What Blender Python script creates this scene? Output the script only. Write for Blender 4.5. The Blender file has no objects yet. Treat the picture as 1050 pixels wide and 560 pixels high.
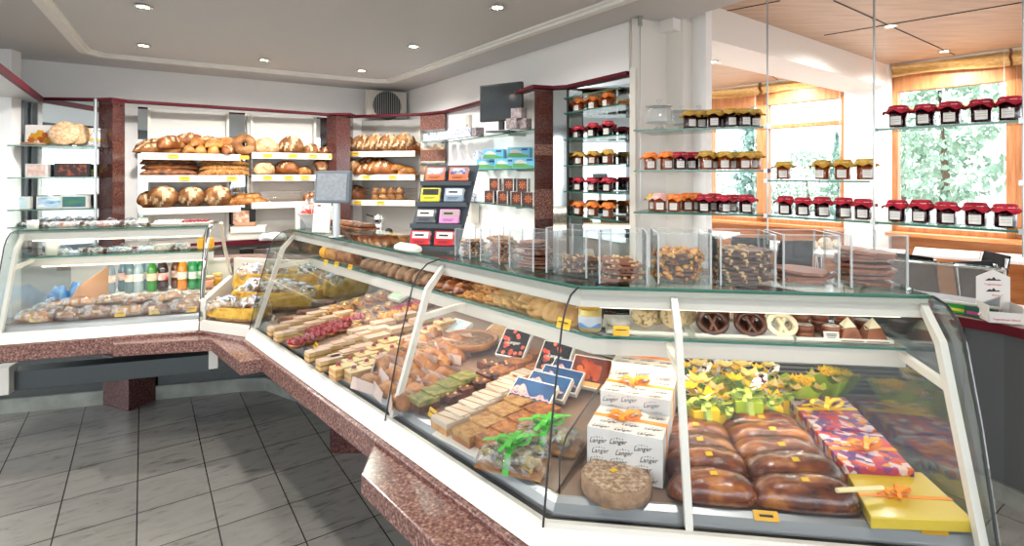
import bpy, math, random
from math import sin, cos, pi, sqrt, atan2, radians as R
from mathutils import Vector, Matrix, Euler, noise
random.seed(7)
sc = bpy.context.scene
COL = sc.collection
F = 550.0
# ---------------------------------------------------------------- camera
cam_d = bpy.data.cameras.new('camera'); cam = bpy.data.objects.new('camera', cam_d); COL.objects.link(cam)
cam.location = (0, 0, 1.6); cam.rotation_euler = (R(90), 0, 0)
cam_d.sensor_fit = 'HORIZONTAL'; cam_d.sensor_width = 36; cam_d.lens = 36*F/1050; cam_d.clip_start = .05
cam_d.shift_x = 0; cam_d.shift_y = -(280-180)/1050.0
sc.camera = cam
# ---------------------------------------------------------------- view, world, sun
sc.view_settings.view_transform = 'Standard'; sc.view_settings.look = 'None'
sc.view_settings.gamma = 1; sc.view_settings.use_curve_mapping = False
sc.view_settings.exposure = 1.0
sc.cycles.max_bounces = 10; sc.cycles.transparent_max_bounces = 24; sc.cycles.diffuse_bounces = 4
sc.cycles.glossy_bounces = 4; sc.cycles.caustics_reflective = False; sc.cycles.caustics_refractive = False
sc.cycles.sample_clamp_indirect = 4
w = bpy.data.worlds.new('sky'); sc.world = w; w.use_nodes = True
wn = w.node_tree.nodes; wl = w.node_tree.links; bg = wn['Background']
tc = wn.new('ShaderNodeTexCoord'); sx = wn.new('ShaderNodeSeparateXYZ'); cr = wn.new('ShaderNodeValToRGB')
wl.new(tc.outputs['Generated'], sx.inputs[0]); wl.new(sx.outputs['Z'], cr.inputs[0]); wl.new(cr.outputs[0], bg.inputs[0])
cr.color_ramp.elements[0].position = 0.0; cr.color_ramp.elements[0].color = (.95, .975, 1, 1)
cr.color_ramp.elements[1].position = .7; cr.color_ramp.elements[1].color = (.80, .88, 1, 1)
bg.inputs[1].default_value = 2.3
def sun_lamp():
    d = bpy.data.lights.new('sun', 'SUN'); d.energy = 2.2; d.angle = R(1.0); d.color = (1, .95, .87)
    o = bpy.data.objects.new('sun', d); COL.objects.link(o); o.location = (8, 4, 8)
    o.rotation_euler = Vector((-.55, -.35, -.75)).to_track_quat('-Z', 'Y').to_euler()
sun_lamp()
LAMP_CASE = .55; LAMP_SPOT = 44.0
# ---------------------------------------------------------------- helpers
def W(px, py, Z):
    Y = F*(1.6-Z)/(py-180.0); return ((px-525)*Y/F, Y)
def WY(px, Y): return ((px-525)*Y/F, Y)
def lin_(h):
    if isinstance(h, str):
        h = h.lstrip('#'); c = [int(h[i:i+2], 16)/255 for i in (0, 2, 4)]
    else: c = h
    return tuple([x/12.92 if x <= .04045 else ((x+.055)/1.055)**2.4 for x in c]+[1])
lin = lin_
MATS = {}
FOOD = {'pink_cream': .72, 'vanilla_cream': .74, 'sponge': .74, 'flaky_pastry': .66, 'pastry_paper': .7, 'pistachio': .7, 'brownie': .75, 'white_icing': .78, 'pink_paper': .66, 'nut_bar': .68, 'dark_nut_bar': .72, 'orange_fruit': .8,
        'egg_topping': .72, 'green_biscuit': .7, 'deck_liner': .55, 'bread_crumb': .78, 'bread_crust': .8, 'floury_crust': .78, 'golden_crust': .72, 'cookie': .74, 'speckled_cookie': .8, 'carton_white': .8, 'yellow_paper': .74, 'floral_paper': .8,
        'spelt_crust': .74, 'raspberry': .8, 'white_chocolate': .95, 'yellow_cloth': .74, 'red_granite': .84, 'sky_print': .7, 'tart_filling': .75, 'yellow_tag': .85, 'cocoa_crust': .8, 'milk_chocolate': 1.05, 'gold_lid': .8, 'mustard': .8, 'label_blue': .8}
def pbsdf(name):
    m = bpy.data.materials.new(name); m.use_nodes = True; return m, m.node_tree, m.node_tree.nodes['Principled BSDF']
def mat(name, c, r=.5, metal=0, c2=None, scale=20, c3=None, detail=4, bump=0, bscale=None, rnd=0, coat=0, emit=0, kind='noise', ramp=(.35, .65), stretch=None, spec=None, sss=0, tr=0):
    if name in MATS: return MATS[name]
    lin = (lambda h, k=FOOD.get(name, 1)**1.35: (lambda q_: (q_[0]*k, q_[1]*k**1.12, q_[2]*k**1.2, 1))(lin_(h)))
    m, nt, b = pbsdf(name); N, L = nt.nodes, nt.links
    b.inputs['Roughness'].default_value = r; b.inputs['Metallic'].default_value = metal
    b.inputs['Base Color'].default_value = lin(c)
    if coat: b.inputs['Coat Weight'].default_value = coat; b.inputs['Coat Roughness'].default_value = .08
    if spec is not None: b.inputs['Specular IOR Level'].default_value = spec
    if tr: b.inputs['Transmission Weight'].default_value = tr
    if emit:
        b.inputs['Emission Color'].default_value = lin(c); b.inputs['Emission Strength'].default_value = emit
    co = N.new('ShaderNodeTexCoord'); src = co.outputs['Object']
    oi = None
    if c2 or bump:
        mp = N.new('ShaderNodeMapping'); L.new(src, mp.inputs[0])
        if stretch: mp.inputs['Scale'].default_value = stretch
        oi = N.new('ShaderNodeObjectInfo')
        vm = N.new('ShaderNodeVectorMath'); vm.operation = 'ADD'; sm = N.new('ShaderNodeMath'); sm.operation = 'MULTIPLY'; sm.inputs[1].default_value = 7.0
        L.new(oi.outputs['Random'], sm.inputs[0]); L.new(mp.outputs[0], vm.inputs[0]); L.new(sm.outputs[0], vm.inputs[1])
        src = vm.outputs[0]
    out = None
    if c2:
        if kind == 'noise':
            t = N.new('ShaderNodeTexNoise'); t.inputs['Scale'].default_value = scale; t.inputs['Detail'].default_value = detail; fac = t.outputs['Fac']
        elif kind == 'voronoi':
            t = N.new('ShaderNodeTexVoronoi'); t.inputs['Scale'].default_value = scale; fac = t.outputs['Distance']
        elif kind == 'wave':
            t = N.new('ShaderNodeTexWave'); t.inputs['Scale'].default_value = scale; t.inputs['Distortion'].default_value = 1.5; t.inputs['Detail'].default_value = 3; fac = t.outputs['Fac']
        elif kind == 'cells':
            t = N.new('ShaderNodeTexVoronoi'); t.inputs['Scale'].default_value = scale
            s = N.new('ShaderNodeSeparateColor'); L.new(t.outputs['Color'], s.inputs[0]); fac = s.outputs[0]
        L.new(src, t.inputs['Vector'])
        rp = N.new('ShaderNodeValToRGB'); e = rp.color_ramp.elements
        e[0].position = ramp[0]; e[0].color = lin(c); e[1].position = ramp[1]; e[1].color = lin(c2)
        if c3:
            x = (ramp[0]+ramp[1])/2
            cs = c3 if isinstance(c3, (list, tuple)) else [c3]
            for i, q in enumerate(cs):
                n = rp.color_ramp.elements.new(ramp[0]+(ramp[1]-ramp[0])*(i+1)/(len(cs)+1)); n.color = lin(q)
        if kind == 'cells': rp.color_ramp.interpolation = 'CONSTANT'
        L.new(fac, rp.inputs[0]); out = rp.outputs[0]
    if rnd and out is not None:
        hs = N.new('ShaderNodeHueSaturation'); mr = N.new('ShaderNodeMapRange'); mr.inputs[3].default_value = 1-rnd; mr.inputs[4].default_value = 1+rnd
        L.new(oi.outputs['Random'], mr.inputs[0]); L.new(mr.outputs[0], hs.inputs['Value']); L.new(out, hs.inputs['Color']); out = hs.outputs[0]
    if out is not None: L.new(out, b.inputs['Base Color'])
    if bump:
        t2 = N.new('ShaderNodeTexNoise'); t2.inputs['Scale'].default_value = bscale or scale*2; t2.inputs['Detail'].default_value = 5
        L.new(src, t2.inputs['Vector']); bp = N.new('ShaderNodeBump'); bp.inputs['Strength'].default_value = bump; bp.inputs['Distance'].default_value = .01
        L.new(t2.outputs['Fac'], bp.inputs['Height']); L.new(bp.outputs[0], b.inputs['Normal'])
    MATS[name] = m; return m
def glassmat(name, tint='#ffffff', refl=.9, rough=.0, haze=0, bump=0, bscale=30, ior=1.45):
    """thin clear sheet: transparent + fresnel gloss"""
    if name in MATS: return MATS[name]
    m = bpy.data.materials.new(name); m.use_nodes = True; nt = m.node_tree; N, L = nt.nodes, nt.links
    N.remove(N['Principled BSDF']); o = N['Material Output']
    t = N.new('ShaderNodeBsdfTransparent'); t.inputs[0].default_value = lin(tint)
    g = N.new('ShaderNodeBsdfGlossy'); g.inputs['Roughness'].default_value = rough; g.inputs[0].default_value = (refl, refl, refl, 1)
    fr = N.new('ShaderNodeFresnel'); ge = N.new('ShaderNodeNewGeometry'); im = N.new('ShaderNodeMapRange')
    im.inputs[3].default_value = ior; im.inputs[4].default_value = 1/ior; L.new(ge.outputs['Backfacing'], im.inputs[0]); L.new(im.outputs[0], fr.inputs[0])
    mx = N.new('ShaderNodeMixShader'); L.new(fr.outputs[0], mx.inputs[0]); L.new(t.outputs[0], mx.inputs[1]); L.new(g.outputs[0], mx.inputs[2])
    last = mx.outputs[0]
    if haze:
        d = N.new('ShaderNodeBsdfDiffuse'); d.inputs[0].default_value = (.85, .87, .88, 1)
        m2 = N.new('ShaderNodeMixShader'); m2.inputs[0].default_value = haze; L.new(last, m2.inputs[1]); L.new(d.outputs[0], m2.inputs[2]); last = m2.outputs[0]
        if bump:
            nz = N.new('ShaderNodeTexNoise'); nz.inputs['Scale'].default_value = bscale; co = N.new('ShaderNodeTexCoord'); L.new(co.outputs['Object'], nz.inputs['Vector'])
            mr = N.new('ShaderNodeMapRange'); mr.inputs[1].default_value = .45; mr.inputs[2].default_value = .62; mr.inputs[4].default_value = haze*2; L.new(nz.outputs[0], mr.inputs[0]); L.new(mr.outputs[0], m2.inputs[0])
    if bump:
        nz = N.new('ShaderNodeTexNoise'); nz.inputs['Scale'].default_value = bscale; nz.inputs['Detail'].default_value = 3
        co = N.new('ShaderNodeTexCoord'); L.new(co.outputs['Object'], nz.inputs['Vector'])
        bp = N.new('ShaderNodeBump'); bp.inputs['Strength'].default_value = bump; bp.inputs['Distance'].default_value = .02
        L.new(nz.outputs[0], bp.inputs['Height']); L.new(bp.outputs[0], g.inputs['Normal']); L.new(bp.outputs[0], fr.inputs['Normal'])
    L.new(last, o.inputs[0]); MATS[name] = m; return m

class MB:
    def __init__(s): s.v = []; s.f = []; s.m = []; s.s = []; s.M = None
    def add(s, vs, fs, mi=0, sm=False):
        b = len(s.v)
        for p in vs: s.v.append(tuple(s.M @ Vector(p)) if s.M is not None else tuple(p))
        for f in fs: s.f.append([b+i for i in f]); s.m.append(mi); s.s.append(sm)
        return s
    def box(s, x0, y0, z0, x1, y1, z1, mi=0):
        if x0 > x1: x0, x1 = x1, x0
        if y0 > y1: y0, y1 = y1, y0
        v = [(x, y, z) for z in (z0, z1) for x, y in ((x0, y0), (x1, y0), (x1, y1), (x0, y1))]
        return s.add(v, [(3, 2, 1, 0), (4, 5, 6, 7), (0, 1, 5, 4), (1, 2, 6, 5), (2, 3, 7, 6), (3, 0, 4, 7)], mi)
    def rbox(s, c, d, e=(0, 0, 0), mi=0):
        M = Matrix.Translation(c) @ Euler(e).to_matrix().to_4x4(); o = s.M; s.M = M if o is None else o @ M
        s.box(-d[0]/2, -d[1]/2, -d[2]/2, d[0]/2, d[1]/2, d[2]/2, mi); s.M = o; return s
    def at(s, loc, e=(0, 0, 0), sc_=1):
        s.M = Matrix.Translation(loc) @ Euler(e).to_matrix().to_4x4() @ Matrix.Scale(sc_, 4); return s
    def prism(s, poly, z0, z1, mi=0):
        a = sum(poly[i][0]*poly[(i+1) % len(poly)][1]-poly[(i+1) % len(poly)][0]*poly[i][1] for i in range(len(poly)))
        if a < 0: poly = poly[::-1]
        n = len(poly); v = [(x, y, z0) for x, y in poly]+[(x, y, z1) for x, y in poly]
        f = [tuple(range(n))[::-1], tuple(range(n, 2*n))]+[(i, (i+1) % n, n+(i+1) % n, n+i) for i in range(n)]
        return s.add(v, f, mi)
    def plate(s, p, th, ax, mi=0):
        """polygon p (3D points) thickened along vector ax*th"""
        n = len(p); a = Vector(ax).normalized()*th; v = [tuple(Vector(q)) for q in p]+[tuple(Vector(q)+a) for q in p]
        return s.add(v, [tuple(range(n))[::-1], tuple(range(n, 2*n))]+[(i, (i+1) % n, n+(i+1) % n, n+i) for i in range(n)], mi)
    def extr(s, prof, fa, fb, mi=0, sm=False, closed=True):
        """profile (y,z) extruded along x, ends by functions of y"""
        n = len(prof); v = [(fa(y), y, z) for y, z in prof]+[(fb(y), y, z) for y, z in prof]
        k = n if closed else n-1
        f = [(i, (i+1) % n, n+(i+1) % n, n+i) for i in range(k)]
        if closed: s.add(v, [tuple(range(n))[::-1], tuple(range(n, 2*n))], mi)
        return s.add(v, f, mi, sm)
    def sheet(s, prof, fa, fb, th=.006, mi=0):
        """open profile given thickness"""
        q = []
        for i, (y, z) in enumerate(prof):
            a = prof[max(0, i-1)]; b = prof[min(len(prof)-1, i+1)]; dx, dy = b[0]-a[0], b[1]-a[1]; l = math.hypot(dx, dy) or 1
            q.append((y-dy/l*th*-1, z+dx/l*th*-1))
        return s.extr(prof+q[::-1], fa, fb, mi, False)
    def grid(s, fn, nu, nv, cu=False, cv=False, mi=0, sm=True):
        v = [fn(i/(nu if cu else nu-1), j/(nv if cv else nv-1)) for i in range(nu) for j in range(nv)]
        f = []; ms = []
        for i in range(nu if cu else nu-1):
            for j in range(nv if cv else nv-1):
                a, b = i*nv+j, ((i+1) % nu)*nv+j; c, d = ((i+1) % nu)*nv+(j+1) % nv, i*nv+(j+1) % nv
                f.append((a, b, c, d))
        return s.add(v, f, mi, sm)
    def tube(s, pts, r, n=8, closed=False, mi=0, rr=None):
        P = [Vector(p) for p in pts]; v = []; k = len(P); up = Vector((0, 0, 1))
        for i, p in enumerate(P):
            a = P[(i-1) % k] if (closed or i > 0) else p; b = P[(i+1) % k] if (closed or i < k-1) else p
            d = (b-a).normalized(); x = d.cross(up)
            if x.length < .05: x = d.cross(Vector((0, 1, 0)))
            x.normalize(); y = d.cross(x).normalized(); q = rr[i] if rr else r
            for j in range(n): t = 2*pi*j/n; v.append(tuple(p+x*cos(t)*q+y*sin(t)*q))
        f = []
        for i in range(k if closed else k-1):
            for j in range(n): a, b = i*n+j, i*n+(j+1) % n; c, d = ((i+1) % k)*n+(j+1) % n, ((i+1) % k)*n+j; f.append((a, b, c, d))
        s.add(v, f, mi, True)
        if not closed: s.add(v[:n], [tuple(range(n))], mi); s.add(v[-n:], [tuple(range(n))[::-1]], mi)
        return s
    def lathe(s, prof, n=20, c=(0, 0, 0), mi=0, sm=True, wob=None):
        v = []
        for k, (r, z) in enumerate(prof):
            for j in range(n):
                t = 2*pi*j/n; q = r*(1+(wob(t, k) if wob else 0)); v.append((c[0]+q*cos(t), c[1]+q*sin(t), c[2]+z))
        f = [(i*n+j, i*n+(j+1) % n, (i+1)*n+(j+1) % n, (i+1)*n+j) for i in range(len(prof)-1) for j in range(n)]
        s.add(v, f, mi, sm)
        if prof[0][0] > 1e-4: s.add(v[:n], [tuple(range(n))[::-1]], mi)
        if prof[-1][0] > 1e-4: s.add(v[-n:], [tuple(range(n))], mi)
        return s
    def ball(s, c, r, nu=8, nv=6, mi=0, sq=(1, 1, 1), nz=0):
        def fn(a, b):
            t = 2*pi*a; ph = pi*b; k = 1+nz*noise.noise(Vector((c[0]*90+cos(t)*2, c[1]*90+sin(t)*2, ph*1.5+c[2]*90)))
            return (c[0]+r*sq[0]*sin(ph)*cos(t)*k, c[1]+r*sq[1]*sin(ph)*sin(t)*k, c[2]-r*sq[2]*cos(ph)*k)
        return s.grid(fn, nu, nv, cu=True, mi=mi)
    def loaf(s, L, Wd, H, sl=(), p=2.5, nu=28, nv=18, nz=.04, bend=0, q=1.0, seed=0, dep=.12, mi=0, mi2=1, wid=.07):
        """bread: x length; slashes (u0, slope) cut in and coloured mi2"""
        V = []; tag = []
        for i in range(nu):
            u = -1+2*i/(nu-1); u = sin(u*pi/2); f = max(0, 1-abs(u)**p)**.5
            for j in range(nv):
                t = 2*pi*j/nv; y = cos(t); z = sin(t); cut = 0
                if z > .05:
                    for (u0, slp) in sl:
                        e = abs(u-u0-slp*y)/wid
                        if e < 1: cut = max(cut, 1-e*e)
                n = noise.noise(Vector((u*2.2+seed*3.1, y*1.5, z*1.5+seed)))*nz*3
                k = f*(1+n)*(1-dep*cut)
                zz = (z*.62+.38)*H*k if z > -.2 else max(z, -.62)*.62*H*k+.38*H*k
                V.append((u*L/2, y*Wd/2*k+bend*(1-u*u)-bend*.5, max(0, zz)+0.0)); tag.append(cut > .25)
        for i in range(nu-1):
            for j in range(nv):
                a, b, c, d = i*nv+j, (i+1)*nv+j, (i+1)*nv+(j+1) % nv, i*nv+(j+1) % nv
                s.f.append([len(s.v)+x for x in (a, b, c, d)]); s.m.append(mi2 if (tag[a]+tag[b]+tag[c]+tag[d]) >= 2 else mi); s.s.append(True)
        for p_ in V: s.v.append(tuple(s.M @ Vector(p_)) if s.M is not None else p_)
        return s
    def ribbon(s, pts, w_, nrm=(0, 0, 1), mi=0, th=.0015, wax=None):
        P = [Vector(p) for p in pts]; a = []; n_ = Vector(nrm)
        for i, p in enumerate(P):
            d = (P[min(i+1, len(P)-1)]-P[max(i-1, 0)]).normalized(); x = d.cross(n_)
            x = Vector(wax) if wax else (x.normalized() if x.length > .05 else Vector((0, 1, 0))); k = d.cross(x).normalized()
            a += [p-x*w_/2, p+x*w_/2, p+x*w_/2+k*th, p-x*w_/2+k*th]
        f = []
        for i in range(len(P)-1):
            for j in range(4): f.append((i*4+j, i*4+(j+1) % 4, i*4+4+(j+1) % 4, i*4+4+j))
        e = 4*len(P)-4
        return s.add([tuple(q) for q in a], f+[(0, 1, 2, 3), (e, e+1, e+2, e+3)], mi, False)
    def bow(s, c, r, ang=0, w_=.018, mi=0, tails=2, tl=1.5, loops=2):
        for k in range(loops):
            g = ang+k*2*pi/loops+(.35 if loops > 2 else 0)*k; pts = []
            for i in range(9):
                t = i/8*2*pi; rad = r*(1-cos(t))/2; hh = r*.45*sin(t)
                pts.append((c[0]+cos(g)*rad, c[1]+sin(g)*rad, c[2]+max(.002, r*.35*sin(t/2)+hh*.6)))
            s.ribbon(pts, w_, mi=mi, wax=(-sin(g), cos(g), 0))
        for k in range(tails):
            g = ang+.6+k*(pi-.9); s.ribbon([(c[0], c[1], c[2]+.004), (c[0]+cos(g)*r*tl*.5, c[1]+sin(g)*r*tl*.5, c[2]+.012), (c[0]+cos(g)*r*tl, c[1]+sin(g)*r*tl, c[2]+.003)], w_*.8, (0, 0, 1), mi)
        s.ball((c[0], c[1], c[2]+.008), w_*.55, 8, 6, mi); return s
    def build(s, name, mats, parent=None, loc=(0, 0, 0), rz=0, bev=0, rot=None):
        me = bpy.data.meshes.new(name); me.from_pydata(s.v, [], s.f)
        for m in (mats if isinstance(mats, (list, tuple)) else [mats]): me.materials.append(m)
        nm = len(me.materials)
        me.polygons.foreach_set('material_index', [min(x, nm-1) for x in s.m]); me.polygons.foreach_set('use_smooth', s.s); me.update()
        o = bpy.data.objects.new(name, me); COL.objects.link(o); o.parent = parent
        o.location = loc; o.rotation_euler = rot if rot else (0, 0, rz)
        if bev:
            b = o.modifiers.new('bevel', 'BEVEL'); b.width = bev; b.segments = 2; b.limit_method = 'ANGLE'; b.angle_limit = R(40)
        return o
def tag(o, label, cat, group=None):
    o['label'] = label; o['category'] = cat
    if group: o['group'] = group
    return o
def thing(name, label, cat, loc=(0, 0, 0), rz=0, group=None, rot=None):
    o = bpy.data.objects.new(name, None); COL.objects.link(o); o.empty_display_size = .05
    o.location = loc; o.rotation_euler = rot if rot else (0, 0, rz); return tag(o, label, cat, group)
def struct(name, mb, m, **k):
    o = mb.build(name, m, **k); o['kind'] = 'structure'; return o
def one(name, mb, m, label, cat, loc=(0, 0, 0), rz=0, group=None, **k):
    return tag(mb.build(name, m, loc=loc, rz=rz, **k), label, cat, group)
def kids(o): return [c for c in COL.objects if c.parent == o]
KIDS = {}
def dup(root, par=None):
    r = root.copy(); COL.objects.link(r); r.parent = par
    if root not in KIDS: KIDS[root] = [c for c in bpy.data.objects if c.parent == root]
    for c in KIDS[root]: dup(c, r)
    return r
class Proto:
    """builds on first use, copies afterwards"""
    def __init__(s, fn): s.fn = fn; s.o = None; s.used = False
    def put(s, loc, rz=0, label=None, cat=None, group=None, sc_=1, rot=None):
        if s.o is None: o = s.o = s.fn()
        else: o = dup(s.o)
        o.location = loc; o.rotation_euler = rot if rot else (0, 0, rz)
        o.scale = (sc_,)*3 if isinstance(sc_, (int, float)) else sc_
        return tag(o, label, cat, group)
ORD = 'first second third fourth fifth sixth seventh eighth ninth tenth eleventh twelfth thirteenth fourteenth fifteenth sixteenth seventeenth eighteenth nineteenth twentieth'.split()
def nth(i, n, a='left', b='right'):
    if n == 1: return 'the only one'
    if i == 0: return a+'most' if a in ('left', 'right') else 'nearest'
    if i == n-1: return b+'most' if b in ('left', 'right') else 'farthest'
    if i < n/2: return ORD[i]+' from the '+a
    return ORD[n-1-i]+' from the '+b
TEXTCACHE = {}
def text_mesh(txt, size, shear=0.0, th=.0004):
    k = (txt, size, shear)
    if k in TEXTCACHE: return TEXTCACHE[k]
    c = bpy.data.curves.new('lettering', 'FONT'); c.body = txt; c.size = size; c.shear = shear; c.extrude = th; c.resolution_u = 2; c.align_x = 'CENTER'
    o = bpy.data.objects.new('lettering', c); COL.objects.link(o)
    dg = bpy.context.evaluated_depsgraph_get(); me = bpy.data.meshes.new_from_object(o.evaluated_get(dg))
    v = [tuple(x.co) for x in me.vertices]; f = [tuple(p.vertices) for p in me.polygons]
    bpy.data.objects.remove(o); bpy.data.curves.remove(c); TEXTCACHE[k] = (v, f); return v, f
def put_text(mb, txt, size, M, mi=0, shear=0):
    v, f = text_mesh(txt, size, shear); o = mb.M; mb.M = M if o is None else o @ M; mb.add(v, f, mi); mb.M = o
def TM(loc, e=(0, 0, 0)): return Matrix.Translation(loc) @ Euler(e).to_matrix().to_4x4()
# ---------------------------------------------------------------- materials
m_wall = mat('white_wall', '#f7f7f6', .9); m_ceil = mat('ceiling_paint', '#cfcfd0', .9); m_panel = mat('white_panel', '#cccbc6', .6)
m_trim = mat('dark_red_trim', '#560d1c', .5, spec=.2); m_gran = mat('red_granite', '#54332f', .2, c2='#b08d83', c3=['#75504a', '#8a645a'], scale=110, detail=3, ramp=(.34, .68), stretch=(1, 1, 1))
m_gran2 = mat('dark_granite', '#2e1715', .12, c2='#6a4540', c3='#4a2a27', scale=140, detail=3, ramp=(.34, .68))
m_whitem = mat('white_metal', '#d6d2c8', .35); m_steel = mat('brushed_steel', '#b4b7b8', .28, .9); m_chrome = mat('chrome', '#dddddd', .08, 1)
m_lip = mat('steel_lip', '#9a9c9d', .35, .6); m_dark = mat('dark_gasket', '#1a1a1a', .5); m_grey = mat('grey_metal', '#7d8184', .45, .3)
m_deck = mat('deck_liner', '#b89a86', .45); m_mirror = mat('mirror', '#dfe6e6', .02, 1); m_black = mat('black_plastic', '#141414', .35)
m_glass = glassmat('clear_glass', '#fdfefe', .22); m_edge = mat('glass_edge', '#2c6a58', .15, coat=.5)
m_shelfglass = glassmat('shelf_glass', '#eef8f4', .6); m_acryl = glassmat('acrylic', '#fcfdfd', .6, ior=1.55); m_acedge = glassmat('acrylic_edge', '#e8eef0', 1, .1, haze=.30)
m_cello = glassmat('cellophane', '#f4f4f4', 1, .06, haze=.14, bump=.9, bscale=45); m_bag = glassmat('cellophane_bag', '#eef2f6', 1, .08, haze=.3, bump=1, bscale=38)
m_wood = mat('orange_pine', '#a96c40', .4, c2='#c98e5e', scale=6, kind='noise', stretch=(6, 6, .6), ramp=(.3, .7))
m_woodh = mat('orange_pine_panel', '#b5713c', .4, c2='#d2925a', scale=5, stretch=(.6, 6, 6), ramp=(.3, .7))
m_tag = mat('yellow_tag', '#f3c31f', .5); m_ink = mat('black_ink', '#1c1c1c', .6); m_paper = mat('white_paper', '#dcd9d4', .7)
m_crumb = mat('bread_crumb', '#d8b685', .8, c2='#eedcba', scale=40); m_flour = mat('flour_crust', '#d9b98d', .85, c2='#8f5a2c', scale=25, ramp=(.4, .75))
m_crust = mat('bread_crust', '#6a3410', .5, c2='#c27c38', c3='#995622', scale=16, bump=.5, bscale=60, rnd=.15, ramp=(.3, .72))
m_crust2 = mat('floury_crust', '#6e3a15', .75, c2='#bd8f5c', c3='#96602f', scale=14, bump=.5, bscale=70, rnd=.12, ramp=(.32, .62))
m_gold = mat('golden_crust', '#a9682a', .5, c2='#e3ad63', c3='#cd8b42', scale=18, bump=.4, rnd=.12)
m_brown = mat('dark_crust', '#4a260e', .5, c2='#8e5526', c3='#6b3a18', scale=22, bump=.5, rnd=.12)
m_glaze = mat('glazed_crust', '#431706', .2, c2='#b06a28', c3='#74330f', scale=14, coat=.6, rnd=.1, ramp=(.34, .70), stretch=(1, 2, 1), bump=.25, bscale=90)
m_choc = mat('chocolate', '#3a1a0f', .35, c2='#5c2f1e', scale=25, coat=.2, rnd=.1, bump=.15); m_milk = mat('milk_chocolate', '#6b3a25', .35, c2='#8a5238', scale=20, rnd=.08)
m_wchoc = mat('white_chocolate', '#e8d8b0', .4, c2='#f2e8cc', scale=20); m_nut = mat('nut', '#c08a48', .5, c2='#e6bd80', scale=40); m_almond = mat('almond', '#b99a6c', .6)
m_cookie = mat('cookie', '#b58a55', .7, c2='#d6b27c', scale=30, bump=.3, rnd=.08); m_cookie2 = mat('speckled_cookie', '#6e5028', .7, c2='#dcc79c', scale=70, ramp=(.3, .5), bump=.3, rnd=.08)
# ================================================================ ROOM
def offset(poly, d):
    out = []; n = len(poly)
    for i in range(n):
        p = Vector(poly[i]); ns = []
        if i > 0: e = (p-Vector(poly[i-1])).normalized(); ns.append(Vector((-e.y, e.x)))
        if i < n-1: e = (Vector(poly[i+1])-p).normalized(); ns.append(Vector((-e.y, e.x)))
        if len(ns) == 1: q = p+ns[0]*d
        else: m = (ns[0]+ns[1]).normalized(); q = p+m*d/max(.3, m.dot(ns[0]))
        out.append((q.x, q.y))
    return out
def band(poly, d0, d1, z0, z1, mb=None, mi=0):
    mb = mb or MB(); a, b = offset(poly, d0), offset(poly, d1)
    for i in range(len(poly)-1): mb.prism([a[i], a[i+1], b[i+1], b[i]], z0, z1, mi)
    return mb
def band1(poly, d0, d1, z0, z1):
    return MB().prism(offset(poly, d0)+offset(poly, d1)[::-1], z0, z1)
# floor: local axes follow the tile joints
def floor_material():
    m, nt, b = pbsdf('marbled_floor_tile'); N, L = nt.nodes, nt.links
    co = N.new('ShaderNodeTexCoord'); br = N.new('ShaderNodeTexBrick'); br.offset = 0; br.squash = 1
    br.inputs['Scale'].default_value = 1; br.inputs['Brick Width'].default_value = .3054; br.inputs['Row Height'].default_value = .329
    br.inputs['Mortar Size'].default_value = .0034; br.inputs['Mortar Smooth'].default_value = .3
    br.inputs['Color1'].default_value = (1, 1, 1, 1); br.inputs['Color2'].default_value = (.9, .9, .9, 1); br.inputs['Mortar'].default_value = (.1, .1, .1, 1)
    L.new(co.outputs['Object'], br.inputs[0])
    mp = N.new('ShaderNodeMapping'); mp.inputs['Rotation'].default_value = (0, 0, .5); mp.inputs['Scale'].default_value = (1, 3.2, 1); L.new(co.outputs['Object'], mp.inputs[0])
    nz = N.new('ShaderNodeTexNoise'); nz.inputs['Scale'].default_value = 7; nz.inputs['Detail'].default_value = 7; nz.inputs['Roughness'].default_value = .6; nz.inputs['Distortion'].default_value = .8; L.new(mp.outputs[0], nz.inputs[0])
    rp = N.new('ShaderNodeValToRGB'); e = rp.color_ramp.elements; e[0].position = .3; e[0].color = lin('#605e5a'); e[1].position = .56; e[1].color = lin('#85827c')
    n = rp.color_ramp.elements.new(.42); n.color = lin('#7e7b75'); L.new(nz.outputs[0], rp.inputs[0])
    mx = N.new('ShaderNodeMixRGB'); mx.blend_type = 'MULTIPLY'; mx.inputs[0].default_value = 1; L.new(rp.outputs[0], mx.inputs[1]); L.new(br.outputs[0], mx.inputs[2]); L.new(mx.outputs[0], b.inputs['Base Color'])
    b.inputs['Roughness'].default_value = .22; b.inputs['Specular IOR Level'].default_value = .55
    return m
m_floor = floor_material()
fl = struct('floor', MB().box(-7, -7, -.1, 6, 7, 0), m_floor, loc=(-1.775, 2.539, 0), rz=R(34.5))
grass = mat('paved_ground', '#8f8d88', .95, c2='#a3a19b', scale=1.5)
struct('ground', MB().box(-60, -60, -.3, 60, 60, -.14), grass)
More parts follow.
